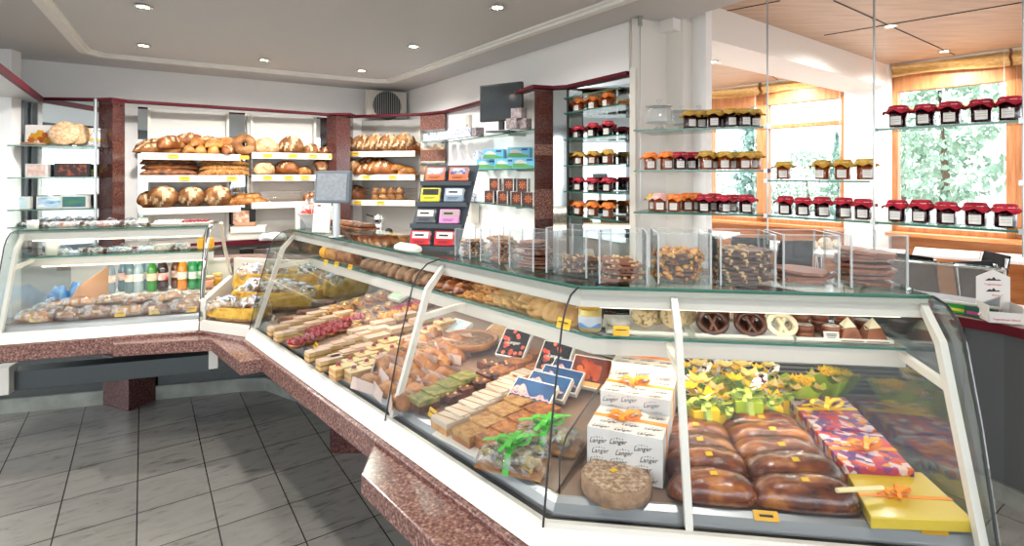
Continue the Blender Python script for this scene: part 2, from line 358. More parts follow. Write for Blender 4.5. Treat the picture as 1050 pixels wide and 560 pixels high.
# wooden cafe floor, one step up
struct('cafe_floor', MB().prism([(1.6, 3.9), (2.6, 2.9), (3.2, 1.2), (6.2, 1.2), (5.9, 3.25), (1.9, 8.2), (1.3, 8.2)], 0, .15), mat('cafe_floor_wood', '#8a5a35', .4, c2='#a8744a', scale=4, stretch=(1, 8, 1)))
K = (-1.32, 6.48); E = (.759, 3.48)
d2 = Vector((.839, .545)); d1 = Vector((.5696, -.8219))
bw0 = (-4.70, 4.28)
struct('wall_back', band([bw0, K], 0, .15, 0, 2.75), m_wall)
PW = (.34, 4.085)
struct('wall_right', band([K, PW], 0, .12, 0, 2.75), m_wall)
struct('wall_right_soffit', band([PW, E], 0, .12, 2.262, 2.75), m_wall)
struct('wall_left', MB().prism([(-3.965, 4.25), (-3.99, 4.36), (-5.4, 3.85), (-5.4, 3.75)], 0, 2.75), m_wall)
struct('column', MB().prism([(.759, 3.40), (1.01, 3.50), (1.095, 3.43), (1.32, 3.62), (1.05, 3.95), (.80, 3.62)], 0, 2.6), mat('grooved_column', '#e3dfd8', .7), bev=.004)
struct('trim_column', MB().prism([(.742, 3.385), (.775, 3.37), (.80, 3.42), (.765, 3.44)], 0, 2.28), m_whitem)
struct('wall_cafe', MB().prism([(1.05, 3.95), (1.17, 3.85), (1.70, 8.25), (1.55, 8.3)], 0, 2.9), m_wall)
# ceiling of the shop
struct('ceiling', MB().prism([(-6, -2.0), (4.53, -2.0), (1.09, 3.44), (.77, 3.7), (-1.25, 6.7), (-5.2, 4.3), (-6, 3.0)], 2.6, 2.78), m_ceil)
cc = [(-1.86, 1.71), (-3.38, 4.23)]
c1 = [(-3.36, 4.40), (-1.43, 5.61)]; c2_ = [(-1.275, 5.61), (2.93, -.15)]; c3_ = [(-3.38, 4.23), (-3.36, 4.40)]; c4_ = [(-1.43, 5.61), (-1.275, 5.61)]
for i, c in enumerate([cc, c1, c2_, c3_, c4_]):
    mb = MB(); sg = 1
    band(c, -.045, .045, 2.585, 2.602, mb); band(c, -.02, .03, 2.568, 2.586, mb)
    struct('trim_%d' % (i+1), mb, mat('cornice_white', '#efeeea', .6))
def spot(px, py, Z=2.6, cafe=False, lab=''):
    X, Y = W(px, py, Z); t = thing('ceiling_spotlight', lab, 'ceiling light', (X, Y, Z), group=None)
    MB().lathe([(.032, -.002), (.045, -.001), (.052, -.006), (.045, -.012), (.034, -.010), (.032, -.002)], 20).build('rim', m_chrome, t)
    MB().lathe([(.0, -.005), (.033, -.005)], 16).build('bulb', mat('lamp_glow', '#fff3d8', .5, emit=9), t)
    d = bpy.data.lights.new('spot_beam', 'SPOT'); d.energy = LAMP_SPOT*(.45 if ('postcard rack' in lab or 'long right cornice' in lab) else 1); d.spot_size = R(165); d.spot_blend = .6; d.shadow_soft_size = .04; d.color = (1, .965, .91)
    o = bpy.data.objects.new('spot_beam', d); COL.objects.link(o); o.parent = t; o.location = (0, 0, -.03)
for px, py, lb in [(147, 6, 'recessed ceiling spotlight, nearest to the upper left cornice'), (147, 46, 'recessed ceiling spotlight above the left bread shelves'), (271, 61, 'recessed ceiling spotlight above the middle bread shelves'), (371, 72, 'recessed ceiling spotlight closest to the far ceiling corner'), (424, 47, 'recessed ceiling spotlight above the postcard rack and television'), (510, 7, 'recessed ceiling spotlight closest to the long right cornice, nearest the camera')]:
    spot(px, py, lab=lb)
for X, Y, lb in [(-1.2, 2.0, 'recessed ceiling spotlight over the near cake counter'), (.6, .9, 'recessed ceiling spotlight over the bread end of counter'), (-2.6, 1.2, 'recessed ceiling spotlight over the customer floor'), (0, -.6, 'recessed ceiling spotlight behind the customer area')]:
    spot(525+F*X/max(Y, .01) if Y > 0 else 0, 180-F*1.0/Y if Y > 0 else 0, lab=lb) if Y > 0 else None
# cafe side: wooden ceiling, beam, windows
m_wceil = mat('veneer_ceiling', '#b3977f', .45, c2='#cfb59c', scale=2.2, stretch=(1.2, 9, 1), ramp=(.25, .75))
wc = MB().prism([(4.53, -2.0), (1.09, 3.44), (1.05, 3.9), (1.5, 8.5), (2.0, 8.5), (6.9, 2.4), (6.9, -2)], 2.76, 2.86); struct('ceiling_cafe', wc, m_wceil, rz=0)
mb = MB()
for a, b in [((2.70, 2.82), (4.55, 4.70)), ((3.9, 2.3), (6.2, 3.5)), ((2.3, 5.3), (3.3, 6.6))]:
    band([a, b], -.004, .004, 2.756, 2.761, mb)
A_ = Vector((.795, .606)); 
def on_wood(px, py): return W(px, py, 2.76)
g = [on_wood(855, 0.5), on_wood(979, 56)]; band(g, -.004, .004, 2.755, 2.7615, mb); g = [on_wood(845, 36), on_wood(1049, 2)]; band(g, -.004, .004, 2.755, 2.7615, mb); g = [on_wood(745, 11), on_wood(800, 0.5)]; band(g, -.004, .004, 2.755, 2.7615, mb)
mb2 = mb; struct('trim_ceiling_joint', mb2, m_dark)
b0, b1 = (1.02, 3.395), (4.06, 5.712)
struct('beam', band([b0, b1], 0, .42, 2.525, 2.765), mat('beam_white', '#ebe8e4', .8))
for px, py, lb in [(913, 26, 'cafe ceiling spotlight at the crossing of two joints'), (968, 52, 'cafe ceiling spotlight close to the right window blind'), (705, 81, 'cafe ceiling spotlight beyond the white beam'), (731, 63, 'small spotlight on the underside of the white beam'), (800, 77, 'spotlight beyond the beam above the far window')]:
    spot(px, py, 2.76 if lb[0] == 'c' or 'beyond' in lb else 2.525, lab=lb)
WO = (3.98, 5.65); WR = atan2(.779, -.6266)
def wx(x, y): return (WO[0]-.6266*x-.779*y, WO[1]+.779*x-.6266*y)
def wbox(mb, x0, x1, y0, y1, z0, z1, mi=0): return mb.box(x0, y0, z0, x1, y1, z1, mi)
wp = MB(); wbox(wp, -.02, .40, -.15, .10, .15, 2.9); struct('wall_window_pier', wp, m_wall, loc=(WO[0], WO[1], 0), rz=WR)
wp = MB(); wbox(wp, -3.2, -.02, -.12, .0, .1, .98); wbox(wp, .40, 4.0, -.12, .0, .1, .98); struct('wall_parapet', wp, m_woodh, loc=(WO[0], WO[1], 0), rz=WR)
wp = MB(); wbox(wp, -3.2, .0, -.12, .16, .98, 1.02); wbox(wp, .40, 4.0, -.12, .16, .98, 1.02); struct('window_sill', wp, m_woodh, loc=(WO[0], WO[1], 0), rz=WR, bev=.006)
wi = 0
def window(x0, x1, mull, tr, head):
    global wi
    wi += 1; t = bpy.data.objects.new('window_%d' % wi, None); COL.objects.link(t); t['kind'] = 'structure'; t.location = (WO[0], WO[1], 0); t.rotation_euler = (0, 0, WR)
    f = MB(); z0, z1 = 1.02, head
    wbox(f, x0, x0+.07, -.10, .0, z0, z1); wbox(f, x1-.07, x1, -.10, .0, z0, z1); wbox(f, x0, x1, -.10, .0, z0, z0+.05); wbox(f, x0, x1, -.10, .0, z1-.16, 2.78)
    for m_ in mull: wbox(f, m_-.035, m_+.035, -.09, .01, z0, z1)
    for (a, b, z) in tr: wbox(f, a, b, -.09, .005, z-.025, z+.025)
    f.build('window_frame', m_wood, t, bev=.005)
    g_ = MB(); wbox(g_, x0+.02, x1-.02, -.055, -.05, z0+.02, z1-.02); g_.build('window_pane', m_glass, t)
window(.40, 1.36, [], [(.4, 1.36, 2.20)], 2.63); window(1.36, 3.4, [2.07, 2.7], [], 2.63)
window(-.98, .0, [], [(-.98, 0, 2.27)], 2.63); window(-3.2, -.98, [-1.1, -2.1], [(-3.2, -1.1, 2.27)], 2.63)
def blind(x0, x1, lb):
    t = thing('roman_blind', lb, 'window blind', (WO[0], WO[1], 0), WR)
    def fn(a, b): x = x0+(x1-x0)*a; return (x, .04+.03*sin(b*9+x*3)+.012*noise.noise(Vector((x*6, b*5, 1))), 2.755-.14*b-.015*sin(x*5)*b)
    MB().grid(fn, 60, 10).build('folded_fabric', mat('raw_silk', '#d3a962', .8, c2='#efd29a', scale=12, stretch=(2, 2, 14)), t)
    MB().box(x0, .0, 2.735, x1, .05, 2.757).build('head_rail', m_whitem, t)
    MB().tube([(x0+.03, .08, 2.74), (x0+.03, .08, 1.3)], .003, 6).build('pull_cord', m_paper, t)
blind(-.94, -.03, 'golden fabric blind gathered above the right cafe window'); blind(-3.2, -.96, 'golden fabric blind at the far right edge of the cafe')
blind(.42, 1.34, 'golden fabric blind gathered above the window beside the pier'); blind(1.38, 3.4, 'golden fabric blind gathered above the farthest window')
# behind the camera: shop front piers
mb = MB()
for x in (-5.9, -3.0, 0, 3.0): mb.box(x-.06, -2.2, 0, x+.06, -2.05, 2.7)
mb.box(-6, -2.2, 2.4, 5, -2.05, 2.75); mb.box(-6, -2.2, 0, 5, -2.05, .35)
struct('wall_front', mb, m_grey)
# ================================================================ TREES beyond the windows
m_leaf = mat('pale_leaves', '#7d9c84', .8, c2='#b4ccb4', scale=3); m_leaf2 = mat('conifer_leaves', '#6f9488', .8, c2='#a9c6bc', scale=3); m_bark = mat('bark', '#6e5a48', .9)
def tree(x, y, h, rad, kind, lb, n=1500):
    t = thing('conifer' if kind else 'leafy_tree', lb, 'tree', (x, y, -.14)); rnd = random.Random(int(x*100+y)); mb = MB()
    for i in range(n):
        if kind: z = rnd.random(); r = rad*(1-z)*(.3+.7*rnd.random())*(.7+.3*sin(z*60)); zz = h*(.08+.92*z)
        else: z = rnd.uniform(-1, 1); r = rad*sqrt(max(0, 1-z*z))*rnd.random()**.4*(.8+.3*sin(7*z)); zz = h*.62+z*h*.38
        a = rnd.uniform(0, 2*pi); c = Vector((r*cos(a), r*sin(a), zz)); s_ = rnd.uniform(.06, .15)*(h/5)
        e = Euler((rnd.uniform(0, 3), rnd.uniform(0, 3), rnd.uniform(0, 3))).to_matrix()
        mb.add([tuple(c+e @ Vector(p)*s_) for p in ((-1, 0, 0), (0, -.6, 0), (1, 0, .2), (0, .6, 0))], [(0, 1, 2, 3)])
    o = mb.build('foliage', m_leaf2 if kind else m_leaf, t); mb = MB().tube([(0, 0, 0), (.1, 0, h*.4), (0, .05, h*.85)], .1, 8, rr=[h*.03, h*.02, h*.008]); mb.build('trunk', m_bark, t)
for x, y, h, r_, k, lb in [(9.6, 12.0, 4.3, 1.5, 0, 'leafy tree close behind the right cafe window'), (12.9, 12.0, 5.0, 2.2, 0, 'broad leafy tree at the right edge behind the window'), (10.5, 14.5, 3.2, 1.9, 0, 'low bushy tree beyond the right window, behind the others'),
                     (8.0, 18.0, 4.4, 1.1, 1, 'dark conifer seen through the middle of the far window'), (6.6, 21, 4.2, 1.3, 1, 'pale conifer seen through the left pane of the far window'), (9.3, 17.0, 2.5, 1.6, 0, 'low shrub-like tree outside the pane beside the pier'), (11.2, 18.5, 3.2, .8, 1, 'small distant conifer outside the pane beside the pier'), (7.6, 21.0, 2.4, 2.0, 0, 'low leafy tree outside the far window')]:
    tree(x, y, h, r_, k, lb)
# ================================================================ TALL SHELVING behind the counter: trims, pillars, shelves
T0 = (-4.04, 4.60); T1 = (-3.53, 4.62); T2 = (-3.40, 4.62); T3 = (-3.22, 4.70)
def q(px, Y): return WY(px, Y)
tl = [q(43, 4.58), q(100, 4.62), q(115, 4.60), q(130, 4.72), q(336, 5.74), q(358, 5.72), q(364, 5.93), q(430, 5.74), q(436, 5.70), q(457, 5.50), q(535, 4.16), q(548, 3.95), q(567, 4.00), q(583, 3.95), q(645, 3.42)]
one('red_cornice_board', band1(tl, -.025, .05, 2.24, 2.266), m_trim, 'long dark red cornice board running along the top of the bread and jar shelving', 'cornice', bev=.004)
one('ceiling_canopy', MB().prism([(-3.98, 4.54), (-2.2, 1.96), (-3.2, 1.3), (-5.3, 3.7), (-4.7, 4.25)], 2.22, 2.25), mat('canopy_grey', '#c8c8c8', .35), 'light grey hanging canopy board at the upper left over the glass shelves', 'canopy')
one('canopy_edge_strip', band([(-2.2, 1.96), (-3.98, 4.54)], -.012, .012, 2.215, 2.262), m_trim, 'dark red edge strip along the front of the hanging grey canopy', 'edge strip')
one('canopy_rod', MB().tube([(-3.9, 3.95, 2.25), (-3.9, 3.95, 2.6)], .012, 8), m_whitem, 'thin white rod hanging the canopy from the ceiling at left', 'rod')
def pillar(poly, z0, z1, label, m=None, bands=None):
    t = thing('mirror_pillar' if label[:4] == 'slim' else 'granite_pillar', label, 'pillar', (0, 0, 0)); 
    for i, (a, b, mm) in enumerate(bands or [(z0, z1, m)]): MB().prism(poly, a, b).build('pillar_segment', mm, t)
m_mirsm = mat('mirror_panel', '#cfd6d6', .06, .9)
P0 = [q(101, 4.60), q(115.5, 4.52), q(128, 4.66), q(124, 4.85), q(104, 4.85)]
pillar(P0, 0, 2.235, 'tall polished red granite pillar left of the bread shelves', m_gran2)
pillar([q(335, 5.76), q(345, 5.70), q(359, 5.76), q(362, 5.95), q(340, 5.95)], 0, 2.235, 'polished granite pillar between the middle and right bread shelves', m_gran2)
pillar([q(431, 5.73), q(444, 5.62), q(456, 5.5), q(460, 5.62), q(436, 5.95)], 0, 2.235, 'narrow granite and mirror pillar between right bread shelves and glass shelves', bands=[(0, .6, m_gran), (.6, 1.75, m_mirsm), (1.75, 1.87, m_gran), (1.87, 2.08, m_mirsm), (2.08, 2.235, m_gran)])
gb = []; z = 0
for hh, mm in [(1.28, 1), (.22, 0), (.25, 1), (.08, 0), (.22, 1), (.185, 1)]: gb.append((z, z+hh, m_gran2 if mm else m_gran)); z += hh
pillar([q(548, 3.93), q(567, 4.00), q(568, 4.06), q(552, 4.1)], 0, 2.235, 'banded red granite pillar left of the mirrored jar niche', bands=gb)
pillar([q(567.5, 4.0), q(581, 3.97), q(582, 4.04), q(569, 4.07)], .3, 2.235, 'slim mirror clad pillar strip right of the banded granite pillar', m_mirsm)
# back panels and mirror strips
def panel(px0, Y0, px1, Y1, z0, z1, m, nm, lb, cat, th=.02):
    a, b = q(px0, Y0), q(px1, Y1); return one(nm, band([a, b], 0, th, z0, z1), m, lb, cat)
def line(a, b, off):  # inward offset of a front line
    return offset([a, b], off)
U1 = [q(141, 4.80), q(252, 5.29)]; U2 = [q(256, 5.31), q(343, 5.76)]; U3 = [q(346, 5.96), q(431, 5.78)]
def upright_pair(name, U, offs, ts, lb):
    for i, tt in enumerate(ts):
        a = Vector(U[0]).lerp(Vector(U[1]), tt); n = Vector((-(U[1][1]-U[0][1]), U[1][0]-U[0][0])).normalized(); p = a+n*offs
        one('shelf_upright', MB().box(-.012, -.01, .95, .012, .01, 2.23), m_whitem, lb % ('left' if i == 0 else 'right'), 'shelf upright', (p.x, p.y, 0), atan2(U[1][1]-U[0][1], U[1][0]-U[0][0]))
one('shelving_backboard', band(line(U1[0], U1[1], .20), 0, .015, .9, 2.235), m_panel, 'white back panel behind the left bread shelves', 'panel')
one('shelving_backboard', band(line(U2[0], U2[1], .20), 0, .015, .9, 2.235), m_panel, 'white back panel behind the middle bread shelves with the wire basket', 'panel')
one('shelving_backboard', band(line(U3[0], U3[1], .28), 0, .015, .9, 2.235), m_panel, 'white back panel behind the right bread shelves next to the postcard rack', 'panel')
for a, b, dd, lb in [(U1[0], U1[1], (0.0, .09), 'tall mirror strip beside the granite pillar, left of the bread'), (U1[0], U1[1], (.84, 1.02), 'tall mirror strip between the left and middle bread shelves'), (U2[0], U2[1], (.83, 1.02), 'tall mirror strip right of the middle bread shelves')]:
    l = line(a, b, .19); p0 = Vector(l[0]).lerp(Vector(l[1]), dd[0]); p1 = Vector(l[0]).lerp(Vector(l[1]), dd[1])
    one('mirror_strip', band([tuple(p0), tuple(p1)], 0, .008, .95, 2.235), m_mirror, lb, 'mirror')
upright_pair('a', U1, .17, (.1, .84), 'thin %s upright carrying the left bread shelves'); upright_pair('b', U2, .17, (.05, .80), 'thin %s upright carrying the middle bread shelves'); upright_pair('c', U3, .24, (.06, .9), 'thin %s upright carrying the right bread shelves')
def shelf_local(U, x0, x1, z, lb):
    o = Vector(U[0]); r = atan2(U[1][1]-U[0][1], U[1][0]-U[0][0]); t = thing('bread_shelf', lb, 'shelf', (o.x, o.y, z), r)
    MB().box(x0, 0, -.022, x1, .30, 0).build('shelf_board', mat('shelf_wood', '#b08458', .5), t, bev=.002); MB().box(x0-.005, -.014, -.062, x1+.005, 0, .002).build('front_strip', m_whitem, t, bev=.003)
    return t
LU1 = (Vector(U1[1])-Vector(U1[0])).length; LU2 = (Vector(U2[1])-Vector(U2[0])).length; LU3 = (Vector(U3[1])-Vector(U3[0])).length
ZS1 = (1.805, 1.60, 1.305); ZS2 = (1.83, 1.605, 1.33); ZS3 = (1.865, 1.61, 1.33)
for Z_, nm in zip(ZS1, ('top', 'middle', 'bottom')): shelf_local(U1, .03, LU1-.05, Z_, nm+' shelf of the left bread unit')
for Z_, nm in zip(ZS2, ('top', 'middle', 'bottom')): shelf_local(U2, .02, LU2-.03, Z_, nm+' shelf of the middle bread unit')
for Z_, nm in zip(ZS3, ('top', 'middle', 'bottom')): shelf_local(U3, .0, LU3-.06, Z_, nm+' shelf of the right bread unit')
# back worktop with the red edge, under the bread
bc = [q(100, 4.42), q(225, 4.93), q(330, 5.5), q(425, 5.45), q(560, 3.72)]
t = thing('back_counter', 'low back counter with dark red worktop edge under the bread shelves', 'counter', (0, 0, 0))
MB().prism(offset(bc, 0)+offset(bc, .55)[::-1], .96, .99).build('worktop', mat('worktop_grey', '#9c938c', .4), t); band(bc, -.012, 0, .95, .992).build('red_edge', m_trim, t)
band(bc, .04, .5, 0, .95).build('carcass', mat('cabinet_grey', '#6b625c', .6), t)
# ================================================================ DISPLAY CASES
class Fr:
    def __init__(s, o, deg, a=0): s.o = Vector(o); s.r = R(deg); s.u = Vector((cos(s.r), sin(s.r))); s.n = Vector((-s.u.y, s.u.x))
    def p(s, t, q_): v = s.o+s.u*t+s.n*q_; return (v.x, v.y)
    def P(s, t, q_, z): v = s.p(t, q_); return (v[0], v[1], z)
    def loc(s, xy): d = Vector(xy)-s.o; return d.dot(s.u), d.dot(s.n)
TN = math.tan(R(20))
CA = Fr((-2.786, 2.889), 17.27); CB = Fr((-1.4466, 3.0017), -47.5); CC = Fr((.087, 1.328), -7.5)
LA, LB, LC = .98, 2.27, .995
DZ = .768
def case(lb, fr, fa, fb, posts, joints, name='display_case', endsides=(), grille=True, lamp=1.0):
    t = thing(name, lb, 'display case', (fr.o.x, fr.o.y, 0), fr.r)
    MB().extr([(-.045, .695), (-.014, .75), (.0, .75), (.0, .695)], fa, fb).build('base_rail', m_whitem, t)
    g = MB(); g.extr([(.0, .72), (.0, .742), (.012, .742), (.012, .72)], fa, fb); g.extr([(.017, .72), (.017, .739), (.028, .739), (.028, .72)], fa, fb); g.build('rubber_gasket', m_dark, t)
    MB().sheet([(.03, .728), (.036, .745), (.048, .762), (.062, .771), (.07, .771)], fa, fb, .004).build('front_lip', m_lip, t)
    MB().extr([(.062, .74), (.062, DZ), (.84, DZ), (.84, .74)], fa, fb).build('deck', m_deck, t)
    MB().extr([(.03, .70), (.03, .735), (.84, .735), (.80, .60), (.10, .60)], fa, fb).build('underbody', mat('underbody', '#1c1e1e', .5), t)
    MB().extr([(.84, .60), (.84, .975), (.875, .975), (.875, .60)], fa, fb).build('back_panel', m_whitem, t)
    if grille:
        g = MB()
        for k in range(9): z = .80+.017*k; g.extr([(.825, z), (.832, z+.008), (.838, z+.006), (.831, z-.002)], lambda s, f=fa: f(s)+.03, lambda s, f=fb: f(s)-.03)
        g.extr([(.836, .78), (.836, .965), (.839, .965), (.839, .78)], fa, fb, 1); g.build('vent_grille', [mat('slat_grey', '#77726c', .4, .3), m_dark], t)
    MB().extr([(.83, .968), (.83, .985), (.885, .985), (.885, .968)], fa, fb).build('back_rail', m_whitem, t)
    MB().extr([(.322, 1.106), (.322, 1.113), (.60, 1.113), (.60, 1.106)], fa, fb).build('middle_shelf', m_shelfglass, t)
    MB().extr([(.3185, 1.105), (.3185, 1.1135), (.322, 1.1135), (.322, 1.105)], fa, fb).build('shelf_glass_edge', m_edge, t)
    MB().extr([(.325, 1.055), (.325, 1.104), (.350, 1.104), (.350, 1.055)], fa, fb).build('shelf_beam', m_whitem, t, bev=.002)
    MB().extr([(.213, 1.277), (.213, 1.285), (.56, 1.285), (.56, 1.277)], fa, fb).build('top_shelf', m_shelfglass, t)
    MB().extr([(.2095, 1.2762), (.2095, 1.2858), (.213, 1.2858), (.213, 1.2762)], fa, fb).build('top_glass_edge', m_edge, t)
    MB().extr([(.225, 1.222), (.225, 1.275), (.252, 1.275), (.252, 1.222)], fa, fb).build('top_beam', m_whitem, t, bev=.002)
    for (a, b) in ((.24, 1.221), (.345, 1.052)):
        x0, x1 = fa(a), fb(a)
        MB().tube([(x0+.05, a+.02, b), (x1-.05, a+.02, b)], .008, 8).build('lamp_tube', mat('tube_glow', '#ffe9c8', .4, emit=3), t)
        d = bpy.data.lights.new('case_lamp', 'AREA'); d.shape = 'RECTANGLE'; d.size = x1-x0-.1; d.size_y = .03; d.energy = LAMP_CASE*(x1-x0)*(.30 if b > 1.1 else 1.7)*lamp; d.color = (1, .84, .64)
        o = bpy.data.objects.new('case_lamp', d); COL.objects.link(o); o.parent = t; o.location = ((x0+x1)/2, a+.03, b-.012); o.rotation_euler = (R(20), 0, 0)
    for x in posts:
        mb = MB(); pr = [(.0, .75), (.145, 1.183), (.222, 1.262), (.235, 1.252), (.166, 1.172), (.022, .75)]
        mb.extr(pr, lambda s: x-.009, lambda s: x+.009).build('post', m_whitem, t)
        MB().extr([(.11, 1.065), (.118, 1.088), (.33, 1.103), (.33, 1.082)], lambda s: x-.008, lambda s: x+.008).build('shelf_arm', m_whitem, t)
        MB().extr([(.50, 1.275), (.52, 1.275), (.66, 1.10), (.875, .98), (.845, .98), (.64, 1.09)], lambda s: x-.008, lambda s: x+.008).build('rear_arm', m_whitem, t)
    GP = [(-.02, .742), (.012, .89), (.04, 1.015), (.07, 1.12), (.093, 1.20), (.118, 1.243), (.155, 1.272), (.209, 1.283)]
    js = [None]+list(joints)+[None]
    for i in range(len(js)-1):
        a = (lambda s, k=js[i]: fa(s) if k is None else k+.002); b = (lambda s, k=js[i+1]: fb(s) if k is None else k-.002)
        MB().sheet(GP, a, b, .005).build('front_glass', m_glass, t)
        if js[i+1] is not None or i < len(js)-2: pass
        MB().tube([(b(s_), s_-.002, z_) for s_, z_ in GP], .0028, 5).build('glass_seam', m_dark, t)
    for x, th in endsides:
        MB().extr(GP[:]+[(.56, 1.283), (.66, 1.10), (.84, .985), (.84, .77), (.0, .742)], lambda s: x, lambda s: x+th).build('side_glass', glassmat('side_glass', '#e6ecea', 1, ior=1.9), t)
        MB().tube([(x, s_, z_) for s_, z_ in GP], .003, 5).build('side_edge', m_dark, t)
    return t
caseA = case('curved glass drinks and sandwich display case at the left', CA, lambda s: 0, lambda s: LA, [.02], [], endsides=[(-.006, .006)], grille=False)
MB().box(LA-.005, .0, .74, LA+.03, .86, .86).build('side_panel', m_whitem, caseA, bev=.004)
MB().tube([(LA+.005, -.0, .76), (LA+.005, .145, 1.183), (LA+.005, .19, 1.255), (LA+.005, .24, 1.277)], .012, 10).build('chrome_post', m_chrome, caseA)
MB().tube([(LA+.01, .52, 1.275), (LA+.01, .62, 1.10), (LA+.01, .86, .86)], .012, 8).build('side_brace', m_whitem, caseA)
caseB = case('long middle cake display case with curved glass running towards the camera', CB, lambda s: 0, lambda s: LB-s*TN, [.012, 1.51], [1.51], endsides=[(-.006, .006)])
caseC = case('near right display case with braided loaves, gift boxes and spelt cake', CC, lambda s: s*TN, lambda s: LC, [.341, LC-.012], [], endsides=[(LC+.003, .006)], lamp=.85)
MB().box(LC-.03, .06, .768, LC-.012, .84, .778).build('side_rail', m_steel, caseC)
# slightly raked product boards lying on the decks
RS = .10
def zr(s_): return .772+RS*max(0, s_-.08)
MB().extr([(.072, .769), (.072, .772), (.82, zr(.82)), (.82, .769)], lambda s: .01, lambda s: LB-s*TN-.01).build('raked_product_board', m_deck, caseB)
def WB(px, py):
    Z = .78
    for _ in range(6):
        x, y = W(px, py, Z+.002); s_ = min(.80, CB.loc((x, y))[1]); Z = zr(s_)
    return x, y, Z
# divider glass between middle and right case
one('glass_divider', MB().plate([CC.P(.075*TN, .075, .772), CC.P(.80*TN, .80, .772), CC.P(.80*TN, .80, .90), CC.P(.40*TN, .40, .935), CC.P(.12*TN, .12, .90), CC.P(.075*TN, .075, .86)], .005, (CC.u.x, CC.u.y, 0)), m_glass, 'upright glass divider between the cake case and the bread case', 'glass divider')
one('divider_edge', MB().tube([CC.P(.075*TN, .073, .772), CC.P(.075*TN, .073, .86), CC.P(.12*TN, .12, .90), CC.P(.40*TN, .40, .935)], .003, 6), m_black, 'black edging on the front of the glass divider', 'edging')
# granite ledge in front of all cases
pA0, pA1, pB0, pP, pC1 = (-2.9, 2.853), CA.p(LA+.03, 0), (-1.4466, 3.0017), (.087, 1.328), CC.p(1.05, 0)
pCor = (-1.80, 3.13)
base = [pA0, (-1.80, 3.195), pB0, pP, pC1]
one('granite_ledge', band1(base, -.062, .04, .605, .693), m_gran, 'continuous polished red granite ledge below the white case rails', 'ledge', bev=.006)
sA0, sA1 = CA.p(.53, -.06), (-1.75, 3.16)
slab = [W(112, 346, .677), W(116.6, 353.5, .677), W(216.5, 348, .677), W(246.5, 371.5, .677), W(282, 366, .677), (-1.24, 2.83), (-1.44, 2.97), (-1.75, 3.10)]
one('granite_bag_shelf', MB().prism(slab, .61, .677), m_gran, 'angled granite bag shelf in the far corner between the two cases', 'bag shelf', bev=.004)
bs = [(-.452, 1.83), (-.466, 1.659), (.06, 1.084), (.30, 1.02), (.17, 1.20)]
bs = [CB.p(1.505, -.062), (-.466, 1.659), CB.p(2.45, -.205), (.6, 1.02), (.6, 1.18), (.06, 1.27)]
one('granite_bag_shelf', MB().prism(bs, .612, .677), m_gran, 'large granite bag shelf close to the camera at the bottom', 'bag shelf', bev=.004)
# sills behind
one('granite_sill', MB().prism([CA.p(-.1, .885), CA.p(LA+.1, .885), (-1.55, 4.0), (-1.45, 4.22), CA.p(LA+.1, 1.12), CA.p(-.1, 1.12)], .94, .975), m_gran, 'granite work sill behind the left case and the corner baskets', 'sill')
one('corner_back_rail', band([CA.p(LA+.03, .84), (-1.35, 3.82), CB.p(0, .86)], 0, .04, .76, .985), m_whitem, 'white low back wall around the bread bag corner', 'rail')
one('corner_counter', MB().prism([CA.p(LA+.03, 0), pB0, CB.p(0, .84), (-1.35, 3.82), CA.p(LA+.03, .84)], .60, .74), m_deck, 'low corner counter between the left case and the middle case', 'counter')
one('corner_front_rail', MB().extr([(-.045, .695), (-.014, .75), (.0, .75), (.0, .695)], lambda s: 0, lambda s: .40).build and MB().prism([(-1.825, 3.135), (-1.815, 3.165), (-1.46, 3.03), (-1.47, 2.995)], .695, .75), m_whitem, 'short white rail in front of the corner bread baskets', 'rail')
# plinth, beams, supports under the counter
pl = [(-4.2, 3.35), (-3.44, 3.60), (-2.0, 3.98), (-1.83, 4.0), (-1.5, 3.79), (.53, 1.76), (1.3, 1.72)]
one('counter_plinth', band1(pl, .01, .2, .0, .60), mat('glossy_plinth', '#1c2423', .08, coat=.5), 'glossy dark green recessed plinth under the counters', 'plinth')
struct('baseboard_counter', band1(pl, -.012, .01, 0, .095), mat('skirting_marble', '#6c6f6a', .25, c2='#85887f', scale=8))
def undercase(fr, x0, x1, lb):
    one('support_beam', MB().prism([fr.p(x0, .26), fr.p(x1, .26), fr.p(x1, .34), fr.p(x0, .34)], .345, .455), m_grey, lb+' grey steel beam hanging beneath', 'beam', bev=.004)
one('support_beam', MB().prism([CA.p(-.1, .26), CA.p(.99, .26), CA.p(.99, .38), CA.p(-.1, .38)], .345, .455), mat('beam_steel', '#43494a', .35, .4), 'grey steel beam under the left case', 'beam', bev=.004)
one('beam_bracket', MB().prism([CA.p(.975, .23), CA.p(1.03, .23), CA.p(1.03, .30), CA.p(.975, .30)], .37, .50), m_whitem, 'white bracket at the right end of the steel beam', 'bracket', bev=.004)
one('beam_bracket', MB().prism([CA.p(-.12, .21), CA.p(-.04, .21), CA.p(-.04, .30), CA.p(-.12, .30)], .34, .50), m_whitem, 'white bracket at the left end of the steel beam by the picture edge', 'bracket', bev=.004)
one('beam_bracket', MB().prism([CB.p(.16, .15), CB.p(.20, .15), CB.p(.20, .2), CB.p(.16, .2)], .50, .61), m_whitem, 'small white bracket under the granite at the far end of middle case', 'bracket', bev=.003)
one('granite_support_block', MB().prism([(-2.86, 3.745), (-2.598, 3.636), (-2.539, 3.826), (-2.78, 3.95)], 0, .345), m_gran2, 'dark red granite support block on the floor under the left case', 'support block', bev=.004)
one('granite_support_block', MB().prism([W(338, 465, 0), W(383, 465, 0), (-.62, 3.2), (-.9, 3.4), (-1.05, 3.3)], .0, .60), m_gran2, 'granite support block half hidden under the middle case', 'support block', bev=.004)
